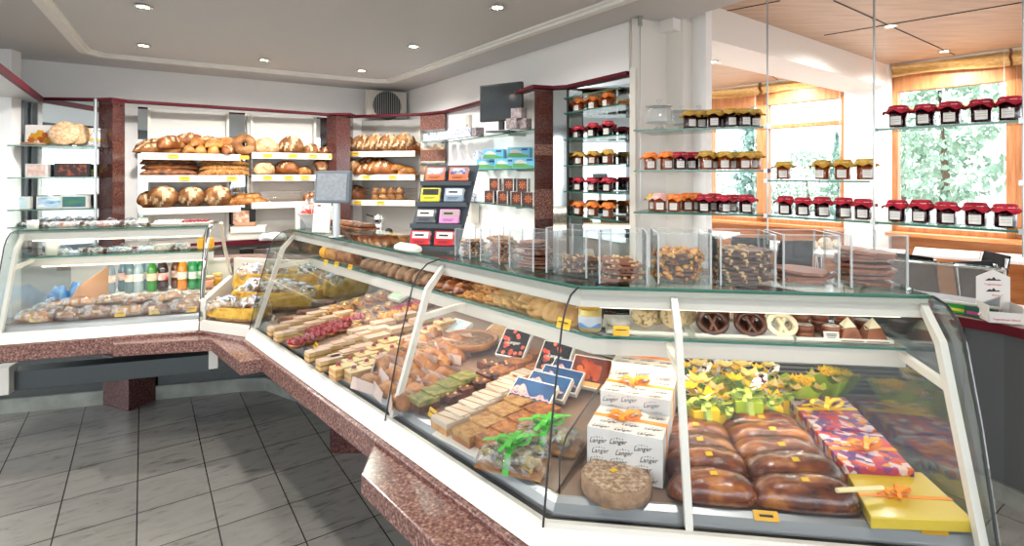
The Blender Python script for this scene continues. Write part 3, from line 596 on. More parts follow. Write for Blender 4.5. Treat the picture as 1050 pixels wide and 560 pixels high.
# ================================================================ RIGHT COUNTER beside the cafe
rc = [(1.55, 3.72), (2.17, 2.95), (2.405, 2.63), (2.52, 2.20), (2.62, 1.7)]
t = thing('side_counter', 'grey fronted counter with dark red worktop edge at the far right', 'counter', (0, 0, 0))
band1(rc, 0, .62, .85, .868).build('worktop', mat('worktop_pale', '#b9a6a0', .35), t); band1(rc, -.012, 0, .825, .872).build('red_edge', m_trim, t)
band1(rc, .015, .55, .09, .85).build('front_panels', mat('grey_laminate', '#4a4c4d', .5), t)
mb = MB(); 
for k in (0.0,):
    a = Vector(rc[1]).lerp(Vector(rc[2]), .62); mb.box(a.x-.003, a.y-.003, .1, a.x+.004, a.y+.004, .82)
mb.build('panel_joint', m_dark, t)
hx = (2.42, 2.47); MB().tube([(hx[0], hx[1], .60), (hx[0]-.03, hx[1]-.01, .60), (hx[0]-.02, hx[1]-.01, .66), (hx[0]+.02, hx[1]-.13, .66), (hx[0]+.05, hx[1]-.13, .66)], .006, 8).build('door_handle', m_steel, t)
struct('baseboard_side_counter', band1(rc, -.01, .012, 0, .09), mat('skirting_marble', '#8d908c', .25))
# ================================================================ BREADS
def fr_of(U): a = Vector(U[0]); b = Vector(U[1]); return Fr(a, math.degrees(atan2(b.y-a.y, b.x-a.x)))
F1, F2, F3 = fr_of(U1), fr_of(U2), fr_of(U3)
def bread(nm, L, Wd, H, sl=(), m=None, m2=None, **k):
    def f():
        mb = MB(); mb.loaf(L, Wd, H, sl, **k); return mb.build(nm, [m or m_crust, m2 or m_crumb])
    return Proto(f)
p_long = bread('long_loaf', .34, .10, .075, [(-.6, .25), (-.3, .25), (0, .25), (.3, .25), (.6, .25)], m_crust2, wid=.06, seed=1)
p_bat = bread('batard_loaf', .24, .12, .10, [(-.45, .3), (0, .3), (.45, .3)], m_crust, wid=.07, seed=2)
p_plain = bread('oval_loaf', .22, .11, .09, [], m_gold, seed=3)
p_round = bread('round_loaf', .17, .165, .10, [(-.4, 0), (.0, 0), (.4, 0)], m_crust2, p=2.1, wid=.06, seed=4)
p_scored = bread('scored_country_loaf', .19, .15, .12, [(-.5, .55), (-.1, .55), (.3, .55)], m_crust2, p=2.2, wid=.10, seed=5)
p_pale = bread('floury_loaf', .19, .13, .10, [(-.3, .2), (.3, .2)], m_flour, m_crumb, p=2.2, wid=.05, seed=6)
p_bag = bread('baguette', .42, .075, .055, [(-.7, .5), (-.35, .5), (0, .5), (.35, .5), (.7, .5)], m_brown, m_gold, wid=.05, seed=7, p=4)
p_seed = bread('seeded_baguette', .40, .075, .055, [], mat('seeded_crust', '#7a4a20', .8, c2='#b58348', c3='#96642f', scale=60, ramp=(.35, .6), bump=.8), seed=8, p=4)
p_roll = bread('bread_roll', .095, .09, .065, [(0, .2)], m_gold, m_crumb, p=2, wid=.12, seed=9, nu=16, nv=12)
p_bun = bread('golden_bun', .085, .085, .07, [], m_gold, p=2, seed=10, nu=14, nv=12)
def ring_loaf():
    mb = MB()
    def fn(a, b):
        t, u = 2*pi*a, 2*pi*b; r = .042*(1+.12*noise.noise(Vector((cos(t)*2, sin(t)*2, 3)))); return ((.062+r*cos(u))*cos(t), (.062+r*cos(u))*sin(t)*1.0, max(0, .03+r*sin(u)))
    mb.grid(fn, 24, 12, cu=True, cv=True, mi=0); return mb.build('ring_loaf', [m_crust2])
p_ring = Proto(ring_loaf)
def place_row(fr, z, items, shelf, group):
    n = len(items)
    for i, it in enumerate(items):
        p, x, y, dz, rz, lb = it[:6]; rx = it[6] if len(it) > 6 else 0; s_ = it[7] if len(it) > 7 else 1
        o = p.put(fr.P(x, y, z+dz+.001), 0, lb+' '+shelf, 'bread', group, sc_=s_*(1.34 if p is p_scored or p is p_bat and fr is F3 else 1.22 if p not in (p_bag, p_seed, p_ring, p_bun) else 1.1), rot=(rx, 0, fr.r+rz))
S = LU1
tl_ = 'on the top left bread shelf'
place_row(F1, ZS1[0], [
 (p_long, .16, .09, 0, .25, 'floury loaf lying at the front left corner'), (p_long, .18, .16, .05, -.15, 'crusty loaf stacked on the front left loaf'), (p_bat, .25, .10, .045, .9, 'small glossy loaf tucked under the heap'),
 (p_plain, .30, .22, .07, .2, 'golden loaf near the top of the heap'), (p_bat, .40, .22, .09, -.1, 'scored loaf crowning the heap'), (p_long, .55, .2, .09, -.35, 'long floury loaf lying on top of the heap'),
 (p_bun, .40, .06, 0, 0, 'small bun below the heap, left one', 0, 1.2), (p_bun, .49, .06, 0, 0, 'small bun below the heap, middle one', 0, 1.2), (p_plain, .48, .10, .07, 1.0, 'round golden loaf in the middle of the heap', 0, .8), (p_plain, .62, .10, .06, .6, 'shiny loaf right of the heap middle', 0, .8),
 (p_bun, .60, .06, 0, 0, 'small bun below the heap, right one', 0, 1.2), (p_plain, .72, .15, .08, -.5, 'golden loaf on the right slope of heap', 0, .85), (p_bat, .73, .07, 0, 1.3, 'upright scored loaf before the ring bread', 0, .8),
 (p_ring, .87, .09, .09, 0, 'flour dusted ring bread leaning at the right end', R(70))], tl_, 'breads on the top left shelf')
ml = 'on the middle left bread shelf'
place_row(F1, ZS1[1], [(p_bag, .24, .05, 0, .03, 'dark baguette at the front left'), (p_bag, .27, .12, 0, .05, 'dark baguette, second from the front left'), (p_bag, .25, .09, .055, .0, 'dark baguette in the upper layer, left'), (p_bag, .28, .17, .05, .0, 'dark baguette behind in the upper layer'), (p_bag, .24, .13, .10, .02, 'dark baguette topping the left pile'),
 (p_seed, .70, .05, 0, .0, 'seeded baguette at the front right'), (p_seed, .69, .12, 0, .02, 'seeded baguette, second from front right'), (p_seed, .70, .08, .05, 0, 'seeded baguette in the upper layer, right'), (p_seed, .71, .15, .05, 0, 'seeded baguette behind the right pile'), (p_seed, .70, .11, .10, 0, 'seeded baguette topping the right pile')], ml, 'baguettes on the middle left shelf')
bl = 'on the bottom left bread shelf'
place_row(F1, ZS1[2], [(p_round, .07, .13, .05, .3, 'brown round loaf behind at the left end', R(50), .8), (p_scored, .19, .09, .075, .1, 'floury scored loaf standing first from the left', R(65)), (p_scored, .42, .09, .075, -.05, 'dark scored loaf standing second from the left', R(65), .93), (p_scored, .63, .09, .075, .15, 'scored loaf with wide pale cuts, third from the left', R(65)),
 (p_plain, .77, .12, 0, .3, 'small golden loaf right of the scored loaves', 0, .7), (p_plain, .86, .16, .04, .2, 'small brown loaf at the back of right heap', 0, .7), (p_plain, .88, .07, 0, -.2, 'small shiny loaf at the front of right heap', 0, .7), (p_plain, .96, .12, .04, .1, 'small golden loaf on top of right heap', 0, .7), (p_plain, 1.02, .06, 0, .2, 'small loaf at the right end', 0, .6)], bl, 'breads on the bottom left shelf')
tm = 'on the top middle bread shelf'
place_row(F2, ZS2[0], [(p_pale, .16, .1, .03, .1, 'flour white loaf at the left end', R(35), 1.1), (p_scored, .40, .1, .03, .1, 'pale crusty loaf with cuts, second from the left', R(35), 1.02), (p_round, .61, .1, .0, .2, 'dark crusty round loaf, third from the left', R(20), .9), (p_bat, .80, .1, .0, .2, 'brown loaf at the right end', R(10), .75)], tm, 'breads on the top middle shelf')
mm = 'on the middle shelf of the middle unit'
place_row(F2, ZS2[1], [(p_pale, .14, .1, .02, .7, 'floury loaf at the left end', R(25)), (p_bat, .36, .1, .03, -.9, 'cracked brown loaf, second from left', R(20), 1), (p_roll, .52, .08, 0, .3, 'small dark roll in the middle', 0, 1.1), (p_roll, .56, .15, 0, .3, 'small dark roll behind the middle one', 0, 1.2), (p_scored, .66, .1, .07, 1.5, 'pale scored loaf standing third from the left', R(60), .85), (p_scored, .81, .1, .07, 1.5, 'scored loaf standing at the right end', R(60), .85)], mm, 'breads on the middle shelf of the middle unit')
def wire_basket(wd, dp, h):
    mb = MB(); n = int(wd/.018)
    for i in range(n+1): x = -wd/2+wd*i/n; mb.tube([(x, -dp/2, h), (x, -dp/2, .002), (x, dp/2, .002), (x, dp/2, h)], .0012, 4)
    for z in (.002, h*.4, h*.75, h): mb.tube([(-wd/2, -dp/2, z), (wd/2, -dp/2, z), (wd/2, dp/2, z), (-wd/2, dp/2, z)], .0025 if z == h else .0012, 4, closed=True)
    return mb
one('wire_basket', wire_basket(.40, .24, .11), m_chrome, 'wide empty wire basket on the bottom middle shelf', 'basket', F2.P(.30, .14, ZS2[2]+.003), F2.r)
one('wire_basket', wire_basket(.36, .24, .10), m_chrome, 'wire basket holding dark loaves on the bottom middle shelf', 'basket', F2.P(.71, .14, ZS2[2]+.003), F2.r)
place_row(F2, ZS2[2], [(p_bat, .62, .12, .01, .3, 'dark loaf lying left', 0, .7), (p_roll, .72, .1, .01, .3, 'dark roll lying in the middle', 0, 1.2), (p_scored, .80, .14, .03, .3, 'dark brown loaf lying right', R(20), .85)], 'in the wire basket of the middle unit', 'breads in the wire basket')
tr_ = 'on the top right bread shelf'
place_row(F3, ZS3[0], [(p_bat, .10, .1, .0, .9, 'small brown loaf at the left end', 0, .8), (p_scored, .24, .1, .05, .8, 'crusty loaf, second from the left', R(45)), (p_scored, .40, .1, .05, .8, 'golden cut loaf, third from the left', R(45), 1.05), (p_scored, .56, .1, .05, .7, 'golden cut loaf, third from the right', R(45), 1.02), (p_scored, .73, .1, .05, .9, 'broad scored loaf, second from the right', R(45), 1.08), (p_bat, .85, .12, .0, .9, 'brown loaf at the right end', 0, .8)], tr_, 'breads on the top right shelf')
mr_ = 'on the middle right bread shelf'
place_row(F3, ZS3[1], [(p_scored, .12, .1, .03, .3, 'round cracked loaf at the left end', R(45), 1.05), (p_bat, .28, .18, .06, .1, 'brown loaf lying behind on top', 0, 1), (p_bat, .42, .18, .05, .9, 'shiny brown loaf lying behind in the middle', 0), (p_bat, .32, .07, .0, .7, 'shiny loaf at the front, second from left', 0, .9), (p_bat, .50, .07, .0, .4, 'broad cut loaf at the front centre', 0, 1.15), (p_plain, .68, .1, .04, .7, 'pale oval roll leaning at right', 0, .7), (p_plain, .78, .1, .0, .7, 'golden oval roll at the right end', 0, .8)], mr_, 'breads on the middle right shelf')
one('wire_basket', wire_basket(.80, .24, .12), m_chrome, 'long wire basket of buns on the bottom right shelf', 'basket', F3.P(.43, .14, ZS3[2]+.003), F3.r)
place_row(F3, ZS3[2], [(p_bat, .12, .09, 0, .1, 'flat brown loaf at the left', 0, .9), (p_bat, .14, .16, .05, .1, 'flat brown loaf lying above left', 0, .8)]+[(p_bun, .42+.095*i, .08, .065*j, 0, '%s bun, %s' % (('lower', 'upper')[j], nth(i, 4))) for i in range(4) for j in range(2)], 'in the long bun basket of right unit', 'buns in the long wire basket')
def price_tag():
    t = bpy.data.objects.new('price_tag', None); COL.objects.link(t)
    cd = MB().rbox((0, -.018, -.028), (.085, .003, .036), (R(-8), 0, 0)).build('card', m_tag, t)
    mb = MB(); mb.rbox((0, -.0205, -.022), (.055, .001, .004), (R(-8), 0, 0)); mb.rbox((0, -.0195, -.034), (.04, .001, .0035), (R(-8), 0, 0)); mb.build('printed_line', m_ink, cd); return t
p_tag = Proto(price_tag)
for fr, Z_, xs, nm in [(F1, ZS1[0], (.27, .86), 'top left bread shelf'), (F1, ZS1[1], (.36, .75), 'middle left bread shelf'), (F2, ZS2[0], (.16, .40, .60, .80), 'top middle bread shelf'), (F2, ZS2[1], (.16, .36, .52, .70), 'middle shelf of the middle unit'), (F2, ZS2[2], (.60, .84), 'bottom middle bread shelf'), (F3, ZS3[0], (.22,), 'top right bread shelf'), (F3, ZS3[1], (.06, .35, .66), 'middle right bread shelf'), (F3, ZS3[2], (.25, .52), 'bottom right bread shelf')]:
    for i, x in enumerate(xs): p_tag.put(fr.P(x, 0, Z_), fr.r, 'yellow price tag, %s on the %s edge' % (nth(i, len(xs)), nm), 'price tag', 'price tags on the bread shelves')
# ================================================================ JAM JARS
def cloth(col):
    h = {'orange': ('#e06c1c', '#f8923c'), 'red': ('#8f0e22', '#c4203a'), 'yellow': ('#e0aa30', '#f6cf60'), 'pink': ('#d7a09a', '#edc8c0')}[col]
    return mat(col+'_cloth', h[0], .85, c2=h[1], scale=30, bump=.4)
def jar(col, jam):
    def f():
        t = bpy.data.objects.new('jam_jar', None); COL.objects.link(t)
        MB().lathe([(.001, .003), (.031, .003), (.033, .008), (.033, .052), (.027, .060), (.001, .060)], 12).build('jam', mat(jam+'_jam', {'dark': '#2b0710', 'amber': '#8a3a10', 'red': '#4d0a14'}[jam], .12, coat=.6), t)
        MB().lathe([(.034, .0), (.0355, .006), (.0355, .056), (.029, .066), (.029, .074)], 14).build('glass_wall', m_glass, t)
        def fn(a, b):
            th = 2*pi*a
            if b < .35: r = .036*b/.35; z = .080-.003*b
            else: u = (b-.35)/.65; r = .035+.021*u*u+.002*u; z = .080-.019*min(u*1.5, 1)-.007*u+.005*u*sin(7*th)+.003*u*sin(3*th+1)
            return (r*cos(th), r*sin(th), z)
        MB().grid(fn, 28, 8, cu=True).build('cloth_cap', cloth(col), t)
        MB().lathe([(.0365, .066), (.039, .068), (.0365, .070)], 14).build('band', m_paper, t)
        mb = MB(); n = 5; mb.grid(lambda a, b: (.0362*sin(-.55+1.1*a), -.0362*cos(-.55+1.1*a), .010+.030*b), 6, 2); pl_ = mb.build('paper_label', m_paper, t)
        mb = MB()
        for k in range(3): mb.grid(lambda a, b: (.0366*sin(-.4+.8*a), -.0366*cos(-.4+.8*a), .020+.008*k+.0022*b), 5, 2)
        mb.build('label_print', mat('pale_print', '#a9a6a2', .6), pl_)
        return t
    return Proto(f)
JAR = {('orange'): jar('orange', 'amber'), 'red': jar('red', 'dark'), 'yellow': jar('yellow', 'amber'), 'ydark': jar('yellow', 'dark'), 'pink': jar('pink', 'amber')}
CN = {'orange': 'orange', 'red': 'dark red', 'yellow': 'mustard yellow', 'ydark': 'mustard yellow', 'pink': 'pink checked'}
def jars(lst, z, where, grp, rz0=0, s_=1.05):
    cnt = {}; tot = {}; lst = sorted(lst, key=lambda i: i[1]/i[2])
    for it in lst: tot[CN[it[0]]] = tot.get(CN[it[0]], 0)+1
    for it in lst:
        c = CN[it[0]]; i = cnt.get(c, 0); cnt[c] = i+1
        JAR[it[0]].put((it[1], it[2], z+.001), rz0+random.uniform(-.35, .35), '%s capped jam jar, %s %s' % (c, nth(i, tot[c]), where), 'jam jar', grp, sc_=(s_*.93, s_*.93, s_*random.uniform(1.10, 1.2)))
# ---- mirrored niche
N0, N1 = Vector(q(583, 3.95)), Vector(q(640, 3.46)); FN = fr_of((N0, N1)); LN = (N1-N0).length; 
one('niche_mirror', MB().prism([(.435, 4.10), (.98, 3.78), (.99, 3.80), (.445, 4.12)], .3, 2.26), m_mirror, 'large mirror at the back of the jar niche', 'mirror')
one('niche_side_mirror', MB().prism([FN.p(-.035, .02), FN.p(-.02, .02), FN.p(-.02, .20), FN.p(-.035, .20)], .3, 2.235), m_mirror, 'narrow side mirror at the left of the jar niche', 'mirror')
struct('wall_niche', MB().prism([FN.p(-.14, .30), FN.p(LN+.3, .42), FN.p(LN+.3, .48), FN.p(-.14, .40)], 0, 2.75), m_wall)
one('niche_post', MB().tube([FN.P(-.01, .0, .3), FN.P(-.01, .0, 2.235)], .009, 8), m_black, 'slim dark post between the granite pillar and the jar niche', 'post')
ZN = [2.06, 1.865, 1.675, 1.485, 1.31, 1.17, 2.17]
NM = ['top jar', 'second jar', 'middle jar', 'fourth jar', 'lowest jar', 'empty lowest', 'empty uppermost']
for z, nm in zip(ZN, NM):
    t = thing('glass_shelf', 'glass shelf of the mirrored niche, the %s shelf' % nm, 'glass shelf', (0, 0, 0))
    MB().prism([FN.p(-.02, -.03), FN.p(LN, -.03), FN.p(LN+.06, .19), FN.p(-.02, .19)], z-.008, z).build('pane', m_shelfglass, t); band([FN.p(-.02, -.03), FN.p(LN, -.03)], -.003, 0, z-.008, z).build('front_edge', m_edge, t)
for z, c, nm in zip(ZN, ('orange', 'red', 'yellow', 'red', 'orange'), NM):
    jars([(c,)+FN.p(.06+.155*i, .05) for i in range(3)]+[(c,)+FN.p(.13+.155*i, .13) for i in range(2)], z, 'on the %s shelf of niche' % nm, 'jam jars in the mirrored niche', FN.r+.3, 1.12)
# ---- hanging glass shelves by the cafe
G0, G1, G2, G3 = (.67, 2.96), (1.30, 2.73), (1.58, 2.34), (1.853, 1.96)
def gshelf(poly, front, z, lb):
    t = thing('glass_shelf', lb, 'glass shelf', (0, 0, 0)); MB().prism(poly, z-.009, z).build('pane', m_shelfglass, t); band(front, -.003, 0, z-.009, z).build('front_edge', m_edge, t)
ZR = (1.852, 1.628, 1.40)
pl1 = [G0, G1, (1.36, 2.86), (.86, 3.28)]
for z, nm in zip(ZR, ('top', 'middle', 'bottom')): gshelf(pl1, [G0, G1], z, nm+' glass shelf in front of the white column')
def off2(a, b, d): o = offset([a, b], d); return [a, b, o[1], o[0]]
for z, nm in ((1.577, 'upper'), (1.399, 'lower')): gshelf(off2(G1, G2, .15), [G1, G2], z, nm+' glass shelf between the two hanging glass rods')
for z, nm in ((1.803, 'upper'), (1.399, 'lower')): gshelf(off2(G2, G3, .15), [G2, G3], z, nm+' glass shelf at the far right before the cafe window')
for (X, Y), z0, lb in [((1.30, 2.73), 1.25, 'thin glass rod hanging between the two jar shelf groups'), ((1.58, 2.34), 1.25, 'thin glass rod right of the pier holding jar shelves'), ((1.86, 1.95), 1.3, 'thin hanging rod at the right picture edge')]:
    t = thing('hanging_rod', lb, 'rod', (X, Y, z0)); MB().tube([(0, 0, 0), (0, 0, 2.6-z0)], .0045, 8).build('rod', m_steel, t)
    for z in ((1.852, 1.628, 1.577, 1.40) if X < 1.4 else (1.803, 1.577, 1.399)): MB().rbox((0, 0, z-z0-.004), (.035, .02, .02), (0, 0, .6)).build('clamp', m_steel, t)
t = thing('hanging_rod', 'thin wire with ceiling clip running down the column face', 'rod', (.805, 3.37, 1.3)); MB().tube([(0, 0, 0), (0, 0, 1.3)], .003, 6).build('wire', m_steel, t); MB().tube([(0, 0, 1.24), (0, 0, 1.3)], .014, 8).build('ceiling_clip', m_steel, t)
def online(a, b, px, off=0):
    r = (px-525)/F; a, b = Vector(a), Vector(b); d = b-a; k = (r*a.y-a.x)/(d.x-r*d.y); p = a+d*k; n = Vector((-d.y, d.x)).normalized(); p = p+n*off; return (p.x, p.y)
JS = lambda c, px, a, b, off=.045: (c,)+online(a, b, px, off)
jars([JS('ydark', p_, G0, G1) for p_ in (707, 733, 749, 763)]+[JS('ydark', p_, G0, G1, .12) for p_ in (719, 741, 775)], ZR[0], 'on the top column shelf', 'jars on the column shelves', -.2, 1.08)
jars([JS('orange', p_, G0, G1) for p_ in (666, 683)]+[JS('red', 697, G0, G1), JS('red', 710, G0, G1, .12)]+[JS('yellow', p_, G0, G1) for p_ in (724, 743, 765)]+[JS('yellow', p_, G0, G1, .12) for p_ in (733, 753, 775)], ZR[1], 'on the middle column shelf', 'jars on the column shelves', -.2, 1.08)
jars([JS('yellow', 669, G0, G1, .12), JS('pink', 676, G0, G1), JS('orange', 691, G0, G1)]+[JS('orange', 704, G0, G1, .12), JS('orange', 713, G0, G1, .14)]+[JS('red', p_, G0, G1) for p_ in (722, 742, 766)]+[JS('red', p_, G0, G1, .12) for p_ in (733, 752)], ZR[2], 'on the bottom column shelf', 'jars on the column shelves', -.2, 1.08)
jars([JS('yellow', p_, G1, G2, .05) for p_ in (798, 838, 859, 882)], 1.577, 'on the upper shelf between rods', 'jars between the rods', -.6)
jars([JS('red', p_, G1, G2, .05) for p_ in (800, 818, 838, 860, 880)], 1.399, 'on the lower shelf between rods', 'jars between the rods', -.6)
jars([JS('red', p_, G2, G3, .05) for p_ in (916, 944, 970, 1002, 1032)], 1.803, 'on the upper far right shelf', 'jars at the far right', -.6)
jars([JS('red', p_, G2, G3, .05) for p_ in (915, 940, 966, 996, 1027)], 1.399, 'on the lower far right shelf', 'jars at the far right', -.6)
m_dome = glassmat('dome_glass', '#eef2f2', 1, .03, haze=.14, ior=1.8)
def cake_dome():
    t = bpy.data.objects.new('glass_cake_dome', None); COL.objects.link(t)
    MB().lathe([(.045, 0), (.03, .008), (.012, .02), (.012, .03), (.075, .036), (.078, .042), (.001, .040)], 24).build('foot_plate', m_dome, t)
    MB().lathe([(.068, .044), (.068, .11), (.060, .128), (.03, .138), (.001, .14)], 24).build('dome', m_dome, t)
    MB().lathe([(.072, .128), (.076, .131), (.072, .134), (.066, .131), (.072, .128)], 24).build('rim', m_chrome, t)
    MB().lathe([(.006, .138), (.006, .148), (.016, .156), (.016, .166), (.001, .172)], 16).build('knob', m_acryl, t); return t
pd = Proto(cake_dome)
for px, off, s_, lb in [(675, .07, 1.0, 'large empty glass cake dome at the left end of the top column shelf'), (697, .17, .85, 'medium glass dome jar behind the yellow capped jars'), (716, .20, .85, 'small glass dome jar behind the yellow jars, farthest right')]:
    x, y = online(G0, G1, px, off); pd.put((x, y, ZR[0]+.001), 0, lb, 'glass dome', 'glass domes', s_)
# ================================================================ CHOCOLATE BARK BOXES on the top shelf
def acryl_box(w_, d_, h_):
    def f():
        t = bpy.data.objects.new('acrylic_box', None); COL.objects.link(t); e = .0038
        mb = MB(); mb.box(-w_/2, 0, 0, w_/2, d_, e); mb.box(-w_/2, 0, e, w_/2, e, h_); mb.box(-w_/2, d_-e, e, w_/2, d_, h_); mb.box(-w_/2, e, e, -w_/2+e, d_-e, h_); mb.box(w_/2-e, e, e, w_/2, d_-e, h_); mb.build('walls', m_acryl, t)
        mb = MB()
        for x in (-w_/2+e/2, w_/2-e/2):
            for y in (e/2, d_-e/2): mb.box(x-e/2-.0006, y-e/2-.0006, .001, x+e/2+.0006, y+e/2+.0006, h_+.001)
        mb.box(-w_/2, 0, h_, w_/2, e, h_+.001); mb.box(-w_/2, d_-e, h_, w_/2, d_, h_+.001); mb.box(-w_/2, e, h_, -w_/2+e, d_-e, h_+.001); mb.box(w_/2-e, e, h_, w_/2, d_-e, h_+.001)
        mb.build('polished_edges', m_acedge, t); return t
    return Proto(f)
def bark(kind):
    def f():
        t = bpy.data.objects.new('chocolate_bark', None); COL.objects.link(t); rnd = random.Random(hash(kind) % 99 if 0 else len(kind)); mb = MB()
        pts = []
        for i in range(9): a = 2*pi*i/9; r = .85+.3*rnd.random(); pts.append((.060*r*cos(a), .053*r*sin(a)))
        mb.prism(pts, 0, .007); mb.build('slab', {'milk': m_milk, 'plain': m_milk}.get(kind, m_choc), t, bev=.001)
        if kind != 'plain':
            mb = MB()
            for i in range(12 if kind != 'caramel' else 30):
                a = rnd.uniform(0, 2*pi); r = .055*sqrt(rnd.random())
                if kind == 'almond': mb.ball((r*cos(a), r*sin(a), .008), .006, 6, 4, sq=(1.4, .6, .5))
                else: mb.ball((r*cos(a), r*sin(a), .008), .0065 if kind != 'caramel' else .009, 6, 5, sq=(1, 1, .7))
            for i in range(10): a = 2*pi*i/10; mb.ball((.057*cos(a), .050*sin(a), .004), .005, 5, 4)
            mb.build('nuts', {'milk': m_almond, 'dark': m_nut, 'almond': m_almond, 'caramel': mat('caramel_nut', '#9a5a1c', .35, c2='#d9a050', scale=30)}[kind], t)
        return t
    return Proto(f)
BK = {k: bark(k) for k in ('milk', 'dark', 'almond', 'caramel', 'plain')}
BX = [acryl_box(.138, .14, .148), acryl_box(.15, .16, .146)]
TZ = 1.2865
tops = [(CB, 474, 264, 0, 'dark', 7, 'nearest the card rack', .078), (CB, 502, 270, 0, 'milk', 9, 'second from the rack', .085), (CB, 534, 277, 0, 'plain', 9, 'third from the rack', .09), (CB, 580, 283, 1, 'almond', 4, 'left of the counter bend', .13),
        (CC, 639, 292, 0, 'milk', 5, 'right of the counter bend', 1), (CC, 702, 292, 1, 'caramel', 7, 'second right of the bend', 1), (CC, 767, 294, 1, 'almond', 8, 'third right of the bend', 1), (CC, 832, 295, 1, 'plain', 3, 'second from the right end', 1), (CC, 902, 296, 1, 'plain', 8, 'at the right end', 1)]
for px, py, s_ in []: pass
KN = {'milk': 'pale nut chocolate bark', 'dark': 'hazelnut chocolate bark', 'almond': 'dark almond bark', 'caramel': 'caramel nut chocolate slab', 'plain': 'plain chocolate slab'}
rn = random.Random(3)
for bi, (fr, px, py, kx, kd, n, lb, _) in enumerate(tops):
    x, y = W(px, py, TZ); l = fr.loc((x, y)); s_ = 1.0 if fr is CC else (.72, .8, .85, 1.0)[bi]
    rz = fr.r+rn.uniform(-.06, .06)+(.18 if bi == 3 else 0); n_ = Vector((-sin(rz), cos(rz)))
    BX[kx].put((x, y, TZ), rz, 'clear acrylic chocolate box on the counter top, '+lb, 'box', 'acrylic chocolate boxes', sc_=s_)
    c = Vector((x, y))+n_*.078*s_
    for i in range(n):
        dx, dy = rn.uniform(-.012, .012), rn.uniform(-.01, .01)
        BK[kd].put((c.x+dx*s_, c.y+dy*s_, TZ+.006+.0118*i*s_), rz+rn.uniform(-.5, .5), '%s, %s layer in the acrylic box %s' % (KN[kd], ORD[i] if i < n-1 else 'top', lb.replace('stacked ', '')), 'chocolate', 'chocolate slabs in acrylic boxes', sc_=s_*(1.06 if kx == 0 or fr is CB else 1.2), rot=(rn.uniform(-.05, .05), rn.uniform(-.07, .07), rz+rn.uniform(-.5, .5)))
# ================================================================ MIDDLE SHELF GOODS
MZ = 1.1135
def cookie_round():
    mb = MB().lathe([(.001, 0), (.040, 0), (.046, .004), (.046, .008), (.040, .0115), (.02, .013), (.001, .0135)], 22, wob=lambda t, k: .015*sin(5*t+k)); return mb.build('round_cookie', m_cookie)
def cookie_flower():
    mb = MB().lathe([(.001, 0), (.034, 0), (.038, .005), (.034, .011), (.012, .014), (.001, .010)], 32, wob=lambda t, k: .13*cos(8*t)); return mb.build('flower_cookie', m_cookie)
def nut_cluster():
    t = bpy.data.objects.new('nut_cookie', None); COL.objects.link(t); MB().lathe([(.001, 0), (.034, 0), (.040, .006), (.036, .013), (.001, .015)], 16, wob=lambda t, k: .05*sin(3*t+1)).build('cookie_base', m_gold, t)
    mb = MB(); r_ = random.Random(2)
    for i in range(16): a = r_.uniform(0, 6.28); r = .033*sqrt(r_.random()); mb.ball((r*cos(a), r*sin(a), .015), .008, 6, 5, sq=(1.1, .8, .6), nz=.2)
    mb.build('walnuts', mat('walnut', '#8a5424', .5, c2='#cf9650', scale=60, bump=.5), t); return t
pc, pf, pn = Proto(cookie_round), Proto(cookie_flower), Proto(nut_cluster)
p_brown = bread('chocolate_roll', .085, .08, .055, [], mat('cocoa_crust', '#6b4a35', .7, c2='#a88468', c3='#8a6850', scale=30, bump=.4, rnd=.1), p=2, nu=12, nv=10, seed=20)
p_gb = bread('glazed_bun', .09, .085, .05, [(-.3, .2), (.3, .2)], m_glaze, m_gold, p=2, nu=14, nv=12, seed=21)
def onB(px, py, z): return CB.loc(W(px, py, z))
k = 0
for r, s0 in enumerate((.375, .47)):
    for i in range(9 if r == 0 else 8):
        lb = 'cocoa dusted roll, %s in the %s roll row on the middle shelf' % (nth(i, 9 if r == 0 else 8), ('front', 'back')[r]); p_brown.put(CB.P(.62+.072*i+.03*r, s0, MZ), CB.r+.3*i, lb, 'roll', 'cocoa rolls on the middle shelf')
        if r == 0 and i < 8: p_brown.put(CB.P(.66+.072*i, s0+.05, MZ+.045), CB.r+.5*i, 'cocoa dusted roll, %s in the upper layer of the roll rows' % nth(i, 8), 'roll', 'cocoa rolls on the middle shelf')
for r in range(2):
    for i in range(4): p_gb.put(CB.P(1.20+.075*i-.02*r, .38+.09*r, MZ+.0), CB.r+.4*i, 'glazed golden bun, %s in the %s bun row on the middle shelf' % (nth(i, 4), ('front', 'back')[r]), 'bun', 'glazed buns on the middle shelf')
for i in range(3): p_gb.put(CB.P(1.22+.075*i, .42, MZ+.043), CB.r+.2*i, 'glazed golden bun, %s of three lying on the other buns' % nth(i, 3), 'bun', 'glazed buns on the middle shelf')
for r in range(3):
    for i in range(4): pn.put(CB.P(1.43+.062*i-.01*r, .38+.06*r, MZ+.012*r), 0, 'walnut topped cookie, %s in the %s nut cookie row' % (nth(i, 4), ('front', 'middle', 'back')[r]), 'cookie', 'nut cookies on the middle shelf', rot=(R(12), 0, CB.r+i))
for r in range(3):
    for i in range(5): pf.put(CB.P(1.615+.052*i, .385+.055*r, MZ+.005+.004*(i % 2)+.008*r), 0, 'flower shaped cookie, %s in the %s flower cookie row' % (nth(i, 5), ('front', 'middle', 'back')[r]), 'cookie', 'flower cookies on the middle shelf', rot=(R(18), R(8), CB.r+i*.7))
